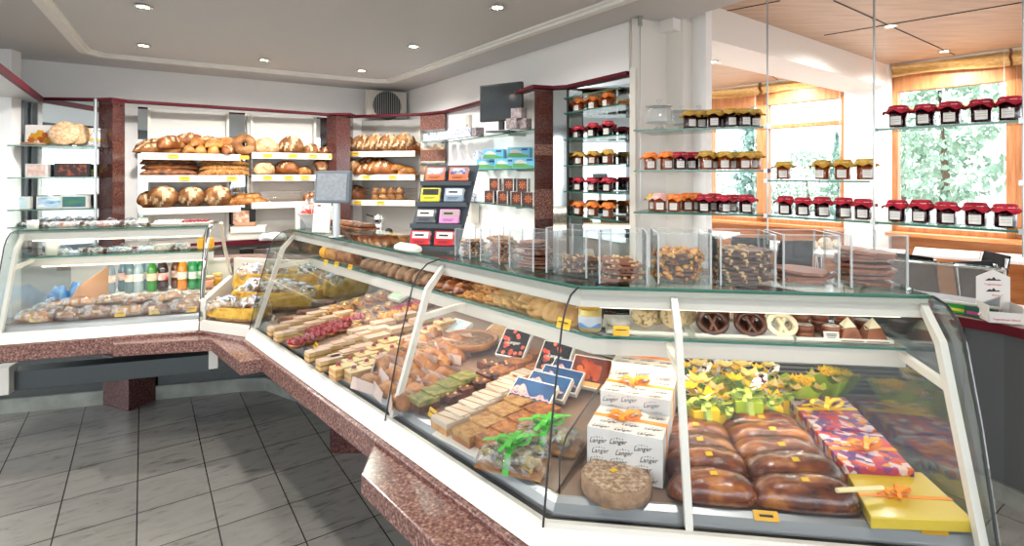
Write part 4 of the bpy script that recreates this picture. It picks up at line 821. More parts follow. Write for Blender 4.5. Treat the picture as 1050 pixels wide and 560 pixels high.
for i, (x, y) in enumerate([(549, 313), (565, 318), (583, 323), (538, 307), (556, 309), (571, 312), (590, 317), (544, 302), (563, 304)]):
    l = onB(px=x, py=y+9, z=MZ); pc.put(CB.P(l[0], max(.35, min(.56, l[1]+.02)), MZ+.018+(.0 if i < 3 else .0)), 0, 'pale round cookie, %s in the %s leaning cookie row' % ((nth(i, 3), 'front') if i < 3 else (nth(i-3, 4), 'middle') if i < 7 else (nth(i-7, 2), 'back')), 'cookie', 'round cookies leaning on the middle shelf', rot=(R(48), 0, CB.r+.15))
def packet_loaf(lb, t0, col, n=0):
    pass
for i, (t0, s0, m, lb) in enumerate([(.16, .40, m_gold, 'pale sandwich loaf in an orange wrapper at the far end of the shelf'), (.36, .39, m_brown, 'brown wrapped loaf next to the orange wrapped one')]):
    t = thing('wrapped_loaf', lb, 'bread', CB.P(t0, s0, MZ), CB.r); MB().loaf(.22, .09, .07, [], seed=30+i, p=5).build('loaf', m, t)
    MB().loaf(.07, .096, .074, [], seed=30+i, p=9).build('paper_sleeve', mat('orange_paper', '#e9a12a', .5) if i == 0 else m_paper, t, loc=(-.075, 0, -.001)) if i == 0 else None
p_mtag = Proto(lambda: (lambda t: (MB().rbox((0, 0, .016), (.05, .002, .03), (R(-18), 0, 0)).build('card', m_tag, t), MB().rbox((0, -.002, .020), (.034, .001, .003), (R(-18), 0, 0)).build('printed_line', m_ink, t), MB().rbox((0, -.0008, .013), (.026, .001, .0025), (R(-18), 0, 0)).build('printed_line', m_ink, t), t)[-1])(thing('price_card', 'x', 'x')))
def card(px, py, z, rz, lb, s_=1, grp='yellow price cards in the cases'):
    x, y = W(px, py, z); p_mtag.put((x, y, z+.001), rz, lb, 'price card', grp, s_)
card(578, 338, MZ, CB.r, 'yellow price card in front of the pale round cookies on the shelf', 1.1)
for px, py, lb in [(334, 272, 'yellow price card before the orange wrapped loaf'), (345, 274, 'yellow price card before the brown wrapped loaf'), (359, 277, 'yellow price card at the left end of cocoa rolls')]: card(px, py, MZ, CB.r, lb, .9)
t = thing('mustard_jar', 'glass jar of pale mustard with yellow lid and blue label at the counter bend', 'jar', W(605, 339, MZ)+(MZ,), CC.r)
MB().lathe([(.001, .003), (.033, .003), (.036, .01), (.036, .070), (.001, .070)], 24).build('contents', mat('mustard', '#c9b268', .4), t); MB().lathe([(.036, 0), (.039, .008), (.039, .068), (.034, .076)], 24).build('glass_wall', m_glass, t)
MB().lathe([(.037, .074), (.039, .078), (.039, .090), (.036, .093), (.001, .093)], 24).build('lid', mat('gold_lid', '#d9ab2e', .3, .4), t)
mb = MB(); mb.grid(lambda a, b: (.0395*sin(-1.2+2.2*a), -.0395*cos(-1.2+2.2*a), .018+.034*b), 14, 2, mi=0); mb.grid(lambda a, b: (.0398*sin(-1.2+2.2*a), -.0398*cos(-1.2+2.2*a), .018+(.008+.005*sin(9*a))*b), 24, 2, mi=1); mb.build('label', [mat('label_blue', '#c6d4e6', .6), mat('label_deep_blue', '#5d83b8', .6)], t)
def tray(lb, x0, x1, s0, s1):
    return one('white_tray', MB().box(0, 0, 0, x1-x0, s1-s0, .003).box(0, 0, 0, x1-x0, .004, .011).box(0, s1-s0-.004, 0, x1-x0, s1-s0, .011).box(0, 0, 0, .004, s1-s0, .011).box(x1-x0-.004, 0, 0, x1-x0, s1-s0, .011), m_whitem, lb, 'tray', CC.P(x0, s0, MZ+.0005), CC.r, bev=.001)
cl = lambda px, py, z=MZ: CC.loc(W(px, py, z))
a0 = cl(622, 346)[0]; a1 = cl(706, 346)[0]; b0_, b1_ = cl(713, 347)[0], cl(815, 350)[0]; c0_, c1_ = cl(818, 351)[0], cl(918, 354)[0]
tray('white tray with big cookies right of the mustard jar', a0, a1, .345, .53); tray('white tray with chocolate pretzels on the middle shelf', b0_, b1_, .345, .53); tray('white tray with chocolate discs and peaks on the middle shelf', c0_, c1_, .345, .53)
pbig = Proto(lambda: MB().lathe([(.001, 0), (.046, 0), (.052, .005), (.05, .012), (.03, .016), (.001, .017)], 24, wob=lambda t, k: .02*sin(4*t+k)).build('seed_cookie', m_cookie2))
for i, (px, py, tt) in enumerate([(662, 339, 50), (692, 339, 55), (672, 332, 50), (700, 332, 50)]):
    l = cl(px, py+4); pbig.put(CC.P(l[0], .395+.04*(i > 1), MZ+.045), 0, 'large speckled cookie, %s of the %s pair in the white tray' % (('left', 'right')[i % 2], ('front', 'back')[i > 1]), 'cookie', 'large speckled cookies', .78, rot=(R(tt), 0, CC.r))
card(637, 345, MZ+.004, CC.r, 'yellow price card at the left of the big cookies', .95)
one('pastry_packet', MB().loaf(.07, .07, .025, [], p=4, seed=40), [m_paper, m_paper], 'small white packet in the tray left of the big cookies', 'packet', CC.P(a0+.045, .44, MZ+.004), CC.r)
def pretzel(m):
    def f():
        mb = MB(); mb.tube([(.040*cos(t), .032*sin(t), .008) for t in [2*pi*i/24 for i in range(24)]], .009, 8, closed=True)
        mb.tube([(-.012+.022*u, -.030+.05*u-.0*u, .009) for u in [i/6 for i in range(7)]], .007, 8); mb.tube([(.012-.022*u, -.030+.05*u, .010) for u in [i/6 for i in range(7)]], .007, 8)
        return mb.build('chocolate_pretzel' if m is not m_wchoc else 'white_pretzel', m)
    return Proto(f)
pp1, pp2 = pretzel(m_choc), pretzel(m_wchoc)
for j, px in enumerate((733, 771)):
    for i in range(5): l = cl(px, 346); pp1.put(CC.P(l[0]-.003+.006*i*(1-2*0), .375+.022*i, MZ+.036+.001*i), 0, 'dark chocolate pretzel, %s in the %s pretzel row' % (nth(i, 5, 'front', 'back'), ('left', 'right')[j]), 'pretzel', 'dark chocolate pretzels', 1.0, rot=(R(58), 0, CC.r))
for i in range(2): l = cl(802, 347); pp2.put(CC.P(l[0], .375+.024*i, MZ+.036), 0, 'white chocolate pretzel, the %s one, right of the dark pretzels' % ('front', 'rear')[i], 'pretzel', 'white pretzels', .95, rot=(R(58), 0, CC.r))
def disc():
    t = bpy.data.objects.new('chocolate_disc', None); COL.objects.link(t); MB().lathe([(.001, 0), (.024, 0), (.026, .003), (.026, .014), (.024, .017), (.001, .017)], 22).build('base', m_milk, t); MB().lathe([(.001, .0172), (.021, .0172), (.022, .0165)][::-1], 22).build('pale_top', mat('pale_icing', '#d8cfc6', .4, c2='#a89a94', scale=60), t); return t
pdisc = Proto(disc)
rowsd = [(827, .38, 2), (853, .38, 2), (876, .41, 1), (834, .44, 3), (855, .45, 3), (881, .46, 3), (901, .46, 2)]
for i, (px, s0, n) in enumerate(rowsd):
    for k in range(n): pdisc.put(CC.P(cl(px, 348)[0]-.01*(s0 > .42), s0, MZ+.005+.018*k), 0, 'round chocolate disc, %s of the %s stack from the left in the tray' % (('bottom', 'second', 'third')[k] if k < n-1 or n == 1 else 'top', ORD[i]), 'chocolate', 'chocolate discs in the right tray')
def peak():
    t = bpy.data.objects.new('chocolate_peak', None); COL.objects.link(t); w0 = .027
    mb = MB(); b = [(-w0, -w0, 0), (w0, -w0, 0), (w0, w0, 0), (-w0, w0, 0)]; c = [(-.014, -.014, .030), (.014, -.014, .034), (.014, .014, .030), (-.014, .014, .034)]
    mb.add(b+c, [(3, 2, 1, 0)]+[(i, (i+1) % 4, 4+(i+1) % 4, 4+i) for i in range(4)]+[(4, 5, 6, 7)]); mb.build('chocolate_base', m_milk, t)
    mb = MB(); c2 = [(x*1.03, y*1.03, z-.001) for x, y, z in c]; mid = [(0, -.0175, .022), (.0175, 0, .024), (0, .0175, .022), (-.0175, 0, .024)]; top = (0, 0, .056)
    V = c2+mid+[top]; mb.add(V, [(0, 4, 8), (4, 1, 8), (1, 5, 8), (5, 2, 8), (2, 6, 8), (6, 3, 8), (3, 7, 8), (7, 0, 8)]); mb.build('white_summit', m_wchoc, t); return t
ppk = Proto(peak)
for i, px in enumerate((873, 897)): ppk.put(CC.P(cl(px, 351)[0], .375, MZ+.004), CC.r, '%s milk chocolate mountain with white summit in the tray' % ('left', 'right')[i], 'chocolate', 'chocolate mountains', 1.15)
t = thing('name_card', 'small white name card before the chocolate discs', 'card', CC.P(cl(855, 352)[0], .352, MZ+.004), CC.r); MB().rbox((0, 0, .013), (.042, .0015, .024), (R(-12), 0, 0)).build('card', m_paper, t)
for k in range(3): MB().rbox((0, -.0015, .018-.005*k), (.030-.004*k, .0008, .002), (R(-12), 0, 0)).build('printed_line', m_ink, t)
# ================================================================ RIGHT CASE, LOWER DECK
DT = .7725
t = thing('spelt_cake', 'flat round nut brown cake at the front of the right case', 'cake', W(632, 502, DT)+(DT,), 0)
m_spelt = mat('spelt_crust', '#9c7b60', .8, c2='#c9ab8c', c3='#b39071', scale=35, bump=.6, ramp=(.3, .7)); MB().lathe([(.001, 0), (.088, 0), (.092, .004), (.0925, .018), (.092, .036), (.088, .041), (.04, .0425), (.001, .043)], 40, wob=lambda t, k: (.004*sin(6*t)+.002*sin(11*t)) if k < 6 else 0).build('cake_body', m_spelt, t)
mb = MB(); r_ = random.Random(5)
for i in range(26): a = r_.uniform(0, 6.28); r = .075*sqrt(r_.random()); mb.ball((r*cos(a), r*sin(a), .041), r_.uniform(.003, .007), 6, 4, sq=(1.3, .8, .35))
mb.build('dark_raisins', mat('raisin', '#5e4a40', .7), t); MB().lathe([(.084, .0), (.086, .0015), (.08, .0028), (.001, .003)], 40, c=(0, 0, .0405), wob=lambda t, k: .01*sin(9*t)*(k < 2)).build('crumb_topping', mat('crumb_topping', '#8a6c54', .9, c2='#c9b096', c3='#a88a70', scale=90, bump=.9, bscale=200, ramp=(.35, .65)), t); MB().rbox((-.005, .01, .0455), (.02, .014, .0012), (0, .05, .6)).build('yellow_sticker', m_tag, t)
def sticker_card(px, py, lb, s_=1.0, rot=0):
    x, y = W(px, py, .772); l = CC.loc((x, y)) if rot == 0 else CB.loc((x, y)); fr = CC if rot == 0 else CB
    t = thing('price_card', lb, 'price card', fr.P(l[0], .052, .768), fr.r, 'price cards on the front lips'); MB().rbox((0, 0, 0), (.058*s_, .024*s_, .002), (R(38), 0, 0)).build('card', mat('ochre_tag', '#d9a21f', .5), t); MB().rbox((0, -.0015, .0014), (.032*s_, .005, .001), (R(38), 0, 0)).build('printed_line', m_ink, t)
sticker_card(629, 521, 'ochre price card on the steel lip below the round cake'); sticker_card(790, 536, 'ochre price card on the steel lip below the glazed loaves'); sticker_card(962, 546, 'ochre price card on the steel lip below the yellow package', 1.0)
# glazed loaves
def gl(L):
    def f():
        t = bpy.data.objects.new('glazed_loaf', None); COL.objects.link(t); MB().loaf(L, .100, .071, [], m_glaze and 3.6, seed=int(L*100), nz=.02, nu=34, nv=22).build('loaf_body', m_glaze, t)
        mb = MB(); r_ = random.Random(4)
        for i in range(26): x = -L*.42+L*.84*i/25; mb.rbox((x, -.0462+.004*(abs(x)/(L/2))**4*4, .026+.006*sin(i*2.1)), (.002, .0015, .004), (.3, .2, 0))
        mb.build('crust_pricks', m_gold, t)
        MB().rbox((.0, -.012, 0.0705), (.018, .014, .001), (R(8), 0, .1)).build('yellow_sticker', m_tag, t)
        MB().loaf(L+.008, .105, .074, [], p=3.6, seed=int(L*100), nz=.03, nu=26, nv=16).build('film_wrapper', glassmat('film', '#ffffff', .28, .03, bump=.35, bscale=20), t); return t
    return Proto(f)
g1, g2 = gl(.262), gl(.222)
for j, (px, py, p_, lb) in enumerate([(737, 524, g2, 'left'), (833, 530, g1, 'right')]):
    l = CC.loc(W(px, py, DT))
    for k in range(5):
        s0 = .104+.086*k; p_.put(CC.P(l[0]+.004*(k % 2)-.002, s0, DT+(.0 if k == 0 else .012+.003*(k % 2))), 0, 'glazed brown film wrapped loaf, %s row from the front, %s column' % (ORD[k], lb), 'bread', 'glazed loaves in two columns', rot=(R(10 if k else 0), 0, CC.r+(.02 if k % 2 else -.02)))
# logo boxes
def logo_carton(w_, d_, h_, lb, loc, rz):
    t = thing('wrapped_carton', lb, 'gift box', loc, rz); mb = MB().box(0, 0, 0, w_, d_, h_); r_ = random.Random(int(h_*1000))
    def motif(M, s_):
        put_text(mb, 'Langer', s_, M, 1, .35)
        for k in range(5):
            a = k-2; o = M @ Matrix.Translation((a*s_*.42, s_*(.95-.10*abs(a)), 0)); mb2 = mb.M; mb.M = o; mb.rbox((0, 0, .0003), (s_*.13, s_*.13, .0004), (0, 0, .7), 1); mb.M = mb2
        o = M @ Matrix.Translation((0, s_*.78, 0)); mb2 = mb.M; mb.M = o; mb.prism([(-s_*.1, 0), (s_*.12, 0), (0, s_*.16)], 0, .0005, 1); mb.M = mb2
    sz = .0175
    for r in range(int(h_/.0275)+0):
        for c in range(3):
            x = .036+c*.066+(.0 if r % 2 == 0 else -.016)
            if x < .03: x = .03
            if x > w_-.032: x = w_-.032
            motif(TM((x, -.0003, .006+r*.0275+.006*(c % 2)), (R(90), 0, 0)) @ TM((0, 0, 0), (0, 0, R(8))), sz)
    for r in range(int(d_/.036)):
        for c in range(3): motif(TM((.038+c*.062+(.010 if r % 2 else -.004), .010+r*.036, h_+.0002), (0, 0, R(6))), sz)
    mb.build('printed_carton', [mat('carton_white', '#eeeeec', .5), m_ink], t)
    mb = MB(); mb.box(-.001, d_*.52, h_*.0, w_+.001, d_*.52+.018, h_+.0012); mb.bow((w_*.45, d_*.55, h_+.003), .042, .3, .017, 0, 2, 1.3); mb.bow((w_*.45, d_*.55, h_+.003), .030, 1.3, .015, 0, 0)
    mb.build('orange_ribbon', mat('orange_ribbon', '#f09016', .4), t); return t
ru = Vector((cos(R(-23)), sin(R(-23)))); rv = Vector((-ru.y, ru.x)); o1 = Vector(W(602, 484, DT))
logo_carton(.205, .150, .128, 'white gift box with black script print and orange bow behind the round cake', (o1.x, o1.y, DT), R(-23))
o2 = o1+rv*.155-ru*.0; logo_carton(.205, .150, .172, 'second white script printed gift box with orange bow, middle of three', (o2.x, o2.y, DT), R(-23))
o3 = o1+rv*.31; logo_carton(.205, .150, .210, 'rearmost white script printed gift box with orange bow under the shelf', (o3.x, o3.y, DT), R(-23))
# floral and yellow flat packages
m_floral = mat('floral_paper', '#c23a6a', .4, c2='#e7dfe6', c3=['#e8632a', '#f0d7d2', '#8a3a86', '#f2a23a', '#d9c8dd', '#d8322e', '#5b3c8c'], scale=52, kind='cells', ramp=(.05, .9))
def package(nm, corners, zt, h, m, lb, ribs, cat='package'):
    P = [Vector(W(x, y, zt)) for x, y in corners]; c = sum(P, Vector((0, 0)))/4; t = thing(nm, lb, cat, (c.x, c.y, zt-h))
    mb = MB().prism([tuple(p-c) for p in P], 0, h); mb.build('wrapped_body', m, t, bev=.003)
    for (a, b, w_, mr, bow) in ribs:
        A = P[0].lerp(P[3], a)-c; B = P[1].lerp(P[2], b)-c; r = MB(); r.ribbon([(A.x, A.y, h+.001), (B.x, B.y, h+.001)], w_, (0, 0, 1)); r.ribbon([(A.x*1.005, A.y*1.005, h), (A.x*1.005, A.y*1.005, .002)], w_, wax=tuple((B-A).orthogonal().normalized())+(0,))
        m_ = A.lerp(B, bow[0]); r.bow((m_.x, m_.y, h+.003), bow[1], bow[2], w_*.9, 0, 2, 1.4); r.bow((m_.x, m_.y, h+.004), bow[1]*.8, bow[2]+.9, w_*.7, 0, 0); r.build('ribbon_bow', mr, t)
    return t
m_orr = mat('orange_ribbon', '#f09016', .4); m_yr = mat('yellow_ribbon', '#f2cf1e', .4)
package('yellow_gift_package', [(893, 530), (1000, 534), (945, 484), (866, 480)], .803, .029, mat('yellow_paper', '#f3cf16', .3, c2='#f6d936', scale=3, coat=.3), 'flat bright yellow package with orange and white ribbon at the front right', [(.42, .40, .012, m_orr, (.42, .035, .2))])
package('floral_gift_package', [(866, 478), (938, 482), (902, 443), (835, 440)], .822, .048, m_floral, 'pink and orange flower patterned package with orange bow', [(.45, .5, .016, m_orr, (.55, .045, .1))])
package('floral_gift_package', [(835, 438), (899, 441), (866, 407), (806, 406)], .830, .056, m_floral, 'flower patterned package with yellow bow farther back', [(.55, .6, .018, m_yr, (.5, .055, .1))])
one('striped_straw_roll', MB().tube([CC.P(CC.loc(W(815, 510, .86))[0], .06, .845), CC.P(CC.loc(W(902, 510, .86))[0]+.002, .06, .852)], .006, 8) and MB().tube([W(858, 503, .835)+(.835,), W(905, 502, .822)+(.826,)], .006, 8), mat('cream_wafer', '#ecd9a4', .5), 'short cream coloured wafer stick beside the yellow package ribbon', 'wafer')
# flower gift boxes
m_lime = mat('lime_paper', '#a3bd22', .45); m_ly = mat('lemon_paper', '#f3ce18', .35); m_cream = mat('cream_petal', '#e0b850', .7, c2='#efd98e', scale=20); m_ypet = mat('yellow_petal', '#f7c81a', .6); m_leafr = mat('ribbon_green', '#b9cf5e', .5); m_dot = mat('dotted_cloth', '#f4f0ea', .7, c2='#4c2038', scale=90, kind='voronoi', ramp=(.62, .66))
def petals(mb, c, r, n=6, mi=0, tilt=.5):
    for k in range(n):
        a = 2*pi*k/n+c[0]*50; mb.grid(lambda u, v: (c[0]+cos(a)*r*u+(-sin(a))*(v-.5)*r*.9*sin(pi*min(u*1.0+.08, 1)), c[1]+sin(a)*r*u+cos(a)*(v-.5)*r*.9*sin(pi*min(u+.08, 1)), c[2]+r*tilt*u*u+.2*r*abs(v-.5)), 6, 4, mi=mi)
def gift(seed, main, h_):
    def f():
        t = bpy.data.objects.new('flower_gift_box', None); COL.objects.link(t); r_ = random.Random(seed)
        MB().box(-.030, -.03, 0, .030, .03, h_).build('box_body', main, t, bev=.002)
        mb = MB(); mb.box(-.008, -.0312, 0, .008, .0312, h_+.001); mb.box(-.031, -.008, 0, .031, .008, h_+.001); mb.bow((0, -.015, h_+.004), .034, .2, .013); mb.bow((0, -.015, h_+.004), .03, 1.4, .012, 0, 2, 1.2); mb.ribbon([(0, -.03, h_), (.004, -.038, h_*.6), (-.002, -.034, h_*.15)], .012, wax=(1, 0, 0)); mb.build('ribbon', m_leafr, t)
        mb = MB()
        for i in range(2): petals(mb, (r_.uniform(-.02, .02), .018+.012*i, h_+.014+.022*i), .030, 5)
        mb.build('fabric_flowers', m_cream, t); mb = MB(); petals(mb, (.020, .006, h_+.016), .026, 5); petals(mb, (-.02, .016, h_+.03), .024, 7); mb.build('yellow_blossoms', m_ypet, t)
        mb = MB()
        for i in range(3): a = r_.uniform(0, 6.28); mb.add([(cos(a)*.01, sin(a)*.01, h_+.02), (cos(a)*.045-.014*sin(a), sin(a)*.045+.014*cos(a), h_+.045), (cos(a)*.055, sin(a)*.055, h_+.05), (cos(a)*.045+.014*sin(a), sin(a)*.045-.014*cos(a), h_+.035)], [(0, 1, 2, 3)])
        mb.build('dotted_cloth_leaf', m_dot, t); mb = MB()
        for i in range(4): a = i*1.7+seed; mb.add([(0, 0, h_+.01), (cos(a)*.03-.008*sin(a), sin(a)*.03+.008*cos(a), h_+.02), (cos(a)*.045, sin(a)*.045, h_+.03), (cos(a)*.03+.008*sin(a), sin(a)*.03-.008*cos(a), h_+.025)], [(0, 1, 2, 3)])
        mb.build('green_leaf', mat('leaf_green', '#4c7a3a', .6), t); return t
    return Proto(f)
ga, gb2, gc = gift(1, m_ly, .075), gift(2, m_lime, .085), gift(3, m_ly, .06)
for px, py, p_, s_, lb in [(718, 450, ga, 1.25, 'yellow flower gift box behind the left loaf column'), (740, 444, gc, 1.1, 'low yellow flower gift box, second from left'), (765, 444, gb2, 1.2, 'lime green flower gift box in the middle'), (788, 440, ga, 1.0, 'small flower gift box right of the lime one'), (708, 425, gb2, 1.15, 'tall lime gift box behind at the left post'), (736, 420, ga, 1.1, 'yellow gift box in the rear row, second from left'), (762, 418, gc, 1.2, 'yellow gift box in the rear row, middle'), (784, 414, gb2, .9, 'lime gift box in the rear row, rightmost'), (806, 424, gc, .8, 'small yellow flower box beside the floral package')]:
    x, y = W(px, py, DT); p_.put((x, y, DT), CC.r+random.uniform(-.4, .4), lb, 'gift box', 'flower gift boxes in the right case', s_*1.15)
def bouquet(seed):
    def f():
        t = bpy.data.objects.new('wrapped_bouquet', None); COL.objects.link(t); r_ = random.Random(seed)
        MB().grid(lambda a, b: ((.012+.045*b+.008*sin(8*pi*a)*b)*cos(2*pi*a)-.02, (.012+.045*b+.008*sin(8*pi*a)*b)*sin(2*pi*a), .085*b+.012*b*sin(10*pi*a)), 32, 5, cu=True).build('paper_wrap', m_lime, t)
        mb = MB()
        for i in range(9): a = i*2.4; r = .010*sqrt(i)*1.1; petals(mb, (-.02+r*cos(a), r*sin(a), .078+.004*(3-abs(i-4)*.5)), .017, 6, tilt=.9)
        mb.build('yellow_blossoms', m_ypet, t); mb = MB()
        for i in range(4): a = i*1.57+.4; petals(mb, (-.02+.05*cos(a), .05*sin(a), .078), .024, 5)
        mb.build('cream_flowers', m_cream, t); return t
    return Proto(f)
pbq = [bouquet(1), bouquet(2)]
for i, (px, py, rz, lb) in enumerate([(827, 420, .4, 'lime wrapped yellow bouquet at the back, left of two'), (858, 412, -.4, 'lime wrapped yellow bouquet by the side rail')]): x, y = W(px, py, DT); pbq[i].put((x, y, DT), rz, lb, 'bouquet', 'bouquets at the back of the right case', 1.15)
# ================================================================ CAKE CASE DECK (middle case)
m_pinkic = mat('pink_cream', '#dcb6a0', .5, c2='#e8ccb8', scale=20, rnd=.04); m_cream2 = mat('vanilla_cream', '#e6c884', .5, c2='#efd9a6', scale=25); m_sponge = mat('sponge', '#d99a55', .7, c2='#edbf80', scale=60, bump=.4)
m_rasp = mat('raspberry', '#7a0f22', .3, c2='#b8233c', scale=80, coat=.3, rnd=.1); m_past = mat('flaky_pastry', '#a8612a', .5, c2='#dfa35e', c3='#c57f3f', scale=25, bump=.6, rnd=.1); m_papw = mat('pastry_paper', '#ecd6cc', .6, rnd=.05)
m_pist = mat('pistachio', '#7c8640', .6, c2='#b9b46a', c3='#98994f', scale=50, bump=.5); m_brownie = mat('brownie', '#4f2312', .5, c2='#8a4a2c', scale=30, bump=.4); m_orf = mat('orange_fruit', '#e88a16', .2, c2='#f8b941', scale=25, coat=.5); m_whip = mat('white_icing', '#d9c8b2', .5, c2='#e9dccb', scale=10)
m_pinkpl = mat('pink_paper', '#e9c9bc', .6); m_nutb = mat('nut_bar', '#a9743a', .6, c2='#e0b878', c3='#c9924f', scale=70, bump=.6, ramp=(.3, .62)); m_nutb2 = mat('dark_nut_bar', '#8e4f1c', .5, c2='#d98c3c', c3='#b56a28', scale=70, bump=.6)
def E_(name): o = bpy.data.objects.new(name, None); COL.objects.link(o); return o
def layered(name, w_, d_, layers, extra=None):
    def f():
        t = E_(name); z = 0
        for nm, h, m in layers: MB().box(-w_/2, -d_/2, z, w_/2, d_/2, z+h).build(nm, m, t, bev=.0015); z += h
        if extra: extra(t, z)
        return t
    return Proto(f)
def cherry(t, z): MB().ball((-.0, -.018, z+.006), .0085, 10, 7).build('cherry', m_rasp, t); MB().lathe([(.001, .001), (.013, 0), (.010, .005), (.001, .007)], 12, c=(0, -.018, z-.001)).build('cream_dab', m_cream2, t)
s_cream = layered('cream_slice', .042, .085, [('pastry_base', .006, m_past), ('cream', .012, m_cream2), ('pastry_middle', .004, m_past), ('cream', .012, m_cream2), ('pink_icing', .004, m_pinkic)])
s_cherry = layered('cherry_slice', .05, .08, [('sponge', .012, m_sponge), ('cream', .010, m_cream2), ('sponge', .010, m_sponge), ('icing', .005, m_cream2)], cherry)
s_white = layered('iced_square', .055, .06, [('sponge', .014, m_sponge), ('white_icing', .012, m_whip)], lambda t, z: [MB().ribbon([(-.027, y, z+.0008), (.027, y+.012, z+.0008)], .0015).build('icing_line', m_past, t) for y in (-.018, .004)])
s_pist = layered('pistachio_square', .055, .055, [('sponge', .016, m_brownie), ('pistachio_top', .012, m_pist)]); s_brow = layered('brownie', .06, .045, [('brownie_body', .024, m_brownie)], lambda t, z: [MB().ball((x, y, z), .006, 6, 5, sq=(1, 1, .6)).build('nut', m_nut, t) for x, y in ((-.015, .0), (.012, .008), (.002, -.012))])
s_nut = layered('nut_slice', .058, .06, [('slice_base', .010, m_past), ('nut_layer', .014, m_nutb)]); s_nut2 = layered('caramel_nut_slice', .058, .06, [('slice_base', .010, m_past), ('nut_layer', .014, m_nutb2)])
s_long = layered('pink_slice', .05, .10, [('pastry_base', .010, m_past), ('cream', .014, m_cream2), ('pink_icing', .006, m_pinkic)])
def tartlet(m_top, nm, n, r, rb):
    def f():
        t = E_(nm); MB().lathe([(.001, 0), (.022, 0), (.030, .014), (.028, .015), (.001, .010)], 24, wob=lambda t_, k: .05*cos(12*t_)*(k in (1, 2))).build('pastry_shell', m_past, t); mb = MB()
        for i in range(n): a = i*2.4; q_ = .0085*sqrt(i); mb.ball((q_*cos(a), q_*sin(a), .018+.004*(1-q_/.03)), rb, 7, 5, nz=.15)
        mb.build('fruit_topping', m_top, t); return t
    return Proto(f)
s_rasp = tartlet(m_rasp, 'raspberry_tartlet', 10, .03, .0105); s_orange = tartlet(m_orf, 'fruit_tartlet', 8, .03, .0115)
def canape():
    t = E_('savory_canape'); MB().loaf(.065, .05, .022, [], seed=50, nu=12, nv=10).build('bread_base', m_gold, t); mb = MB(); r_ = random.Random(9)
    for i in range(6): mb.ball((r_.uniform(-.02, .02), r_.uniform(-.014, .014), .022), .010, 6, 5, sq=(1, 1, .6))
    mb.build('egg_topping', mat('egg_topping', '#e9c768', .4, c2='#f6eecb', scale=60), t); mb = MB()
    for i in range(4): mb.ball((r_.uniform(-.02, .02), r_.uniform(-.014, .014), .029), .006, 6, 4, sq=(1.4, 1, .4))
    mb.build('garnish', mat('herb_green', '#8a9a48', .5, c2='#c8553a', scale=60), t); return t
s_can = Proto(canape)
def wedge():
    t = E_('paper_wrapped_pastry'); MB().loaf(.085, .055, .036, [(-.4, .4), (0, .4), (.4, .4)], seed=60, nu=16, nv=12, nz=.07).build('pastry', [m_past, m_brown], t)
    mb = MB(); mb.add([(-.045, -.034, .0), (.045, -.038, .0), (.040, -.030, .026), (-.048, -.022, .030)], [(0, 1, 2, 3)]); mb.add([(-.045, .034, .0), (.045, .034, .0), (.03, .03, .038), (-.03, .028, .03)], [(0, 1, 2, 3)]); mb.build('paper_flap', m_papw, t); return t
s_wed = Proto(wedge)
def round_tart():
    t = E_('round_nut_tart'); MB().lathe([(.001, 0), (.082, 0), (.092, .022), (.088, .025), (.083, .020), (.001, .020)], 36, wob=lambda a, k: .012*cos(18*a)*(k in (1, 2))).build('tart_shell', m_past, t)
    MB().lathe([(.083, .0195), (.06, .022), (.001, .0225)][::1], 30).build('nut_filling', mat('tart_filling', '#4f3018', .5, c2='#c79a64', c3='#86592f', scale=110, bump=.8, ramp=(.38, .62)), t); return t
s_tart = Proto(round_tart)
def putB(p_, px, py, lb, cat, grp, dz=0, rz=0, s_=1, Z=.78):
    x, y, z_ = WB(px, py); p_.put((x, y, z_+.002+dz), CB.r+rz, lb, cat, grp, s_*1.22)
def row(p_, pts, lb, cat, grp, **k):
    for i, (x, y) in enumerate(pts): putB(p_, x, y, '%s, %s' % (lb, nth(i, len(pts), 'near front', 'back')) if False else lb+', '+('nearest the glass' if i == 0 else 'farthest from the glass' if i == len(pts)-1 else ORD[i]+' from the glass'), cat, grp, **k)
def ln(a, b, n): return [(a[0]+(b[0]-a[0])*i/(n-1), a[1]+(b[1]-a[1])*i/(n-1)) for i in range(n)]
row(s_cream, ln((293, 349), (352, 328), 5), 'cream slice with pink icing left of the raspberries', 'pastry', 'cream slices', rz=R(0)); row(s_cream, ln((286, 343), (338, 323), 5), 'narrow cream slice in the leftmost cream row', 'pastry', 'cream slices')
for nm, pts in (('front', ln((304, 356), (350, 340), 5)), ('rear', ln((322, 344), (368, 330), 5))): row(s_rasp, pts, 'dark raspberry tartlet in the %s raspberry row' % nm, 'tartlet', 'raspberry tartlets', s_=1.15)
row(s_cream, ln((326, 369), (388, 345), 6), 'cream slice with pink icing right of the raspberries', 'pastry', 'cream slices'); row(s_cream, ln((338, 378), (372, 364), 4), 'cream slice in the row beside the cherry slices', 'pastry', 'cream slices')
row(s_cherry, ln((352, 386), (400, 358), 5), 'pale slice with cherry in the left cherry row', 'cake slice', 'cherry slices'); row(s_cherry, ln((368, 389), (432, 352), 6), 'pale slice with cherry in the right cherry row', 'cake slice', 'cherry slices')
row(s_long, ln((386, 351), (432, 333), 3), 'long pink iced slice in front of the red cups', 'pastry', 'pink slices'); row(s_long, ln((370, 344), (416, 328), 3), 'long pink iced slice behind the cherry slices', 'pastry', 'pink slices')
row(s_can, ln((334, 327), (392, 308), 6), 'savoury topped bread in the left savoury row', 'savoury bite', 'savoury bites', s_=1.1); row(s_can, ln((350, 332), (400, 316), 5), 'savoury topped bread in the right savoury row', 'savoury bite', 'savoury bites'); row(s_can, ln((342, 324), (404, 304), 6), 'savoury topped bread in the far back savoury row', 'savoury bite', 'savoury bites', s_=1.1, dz=.02)
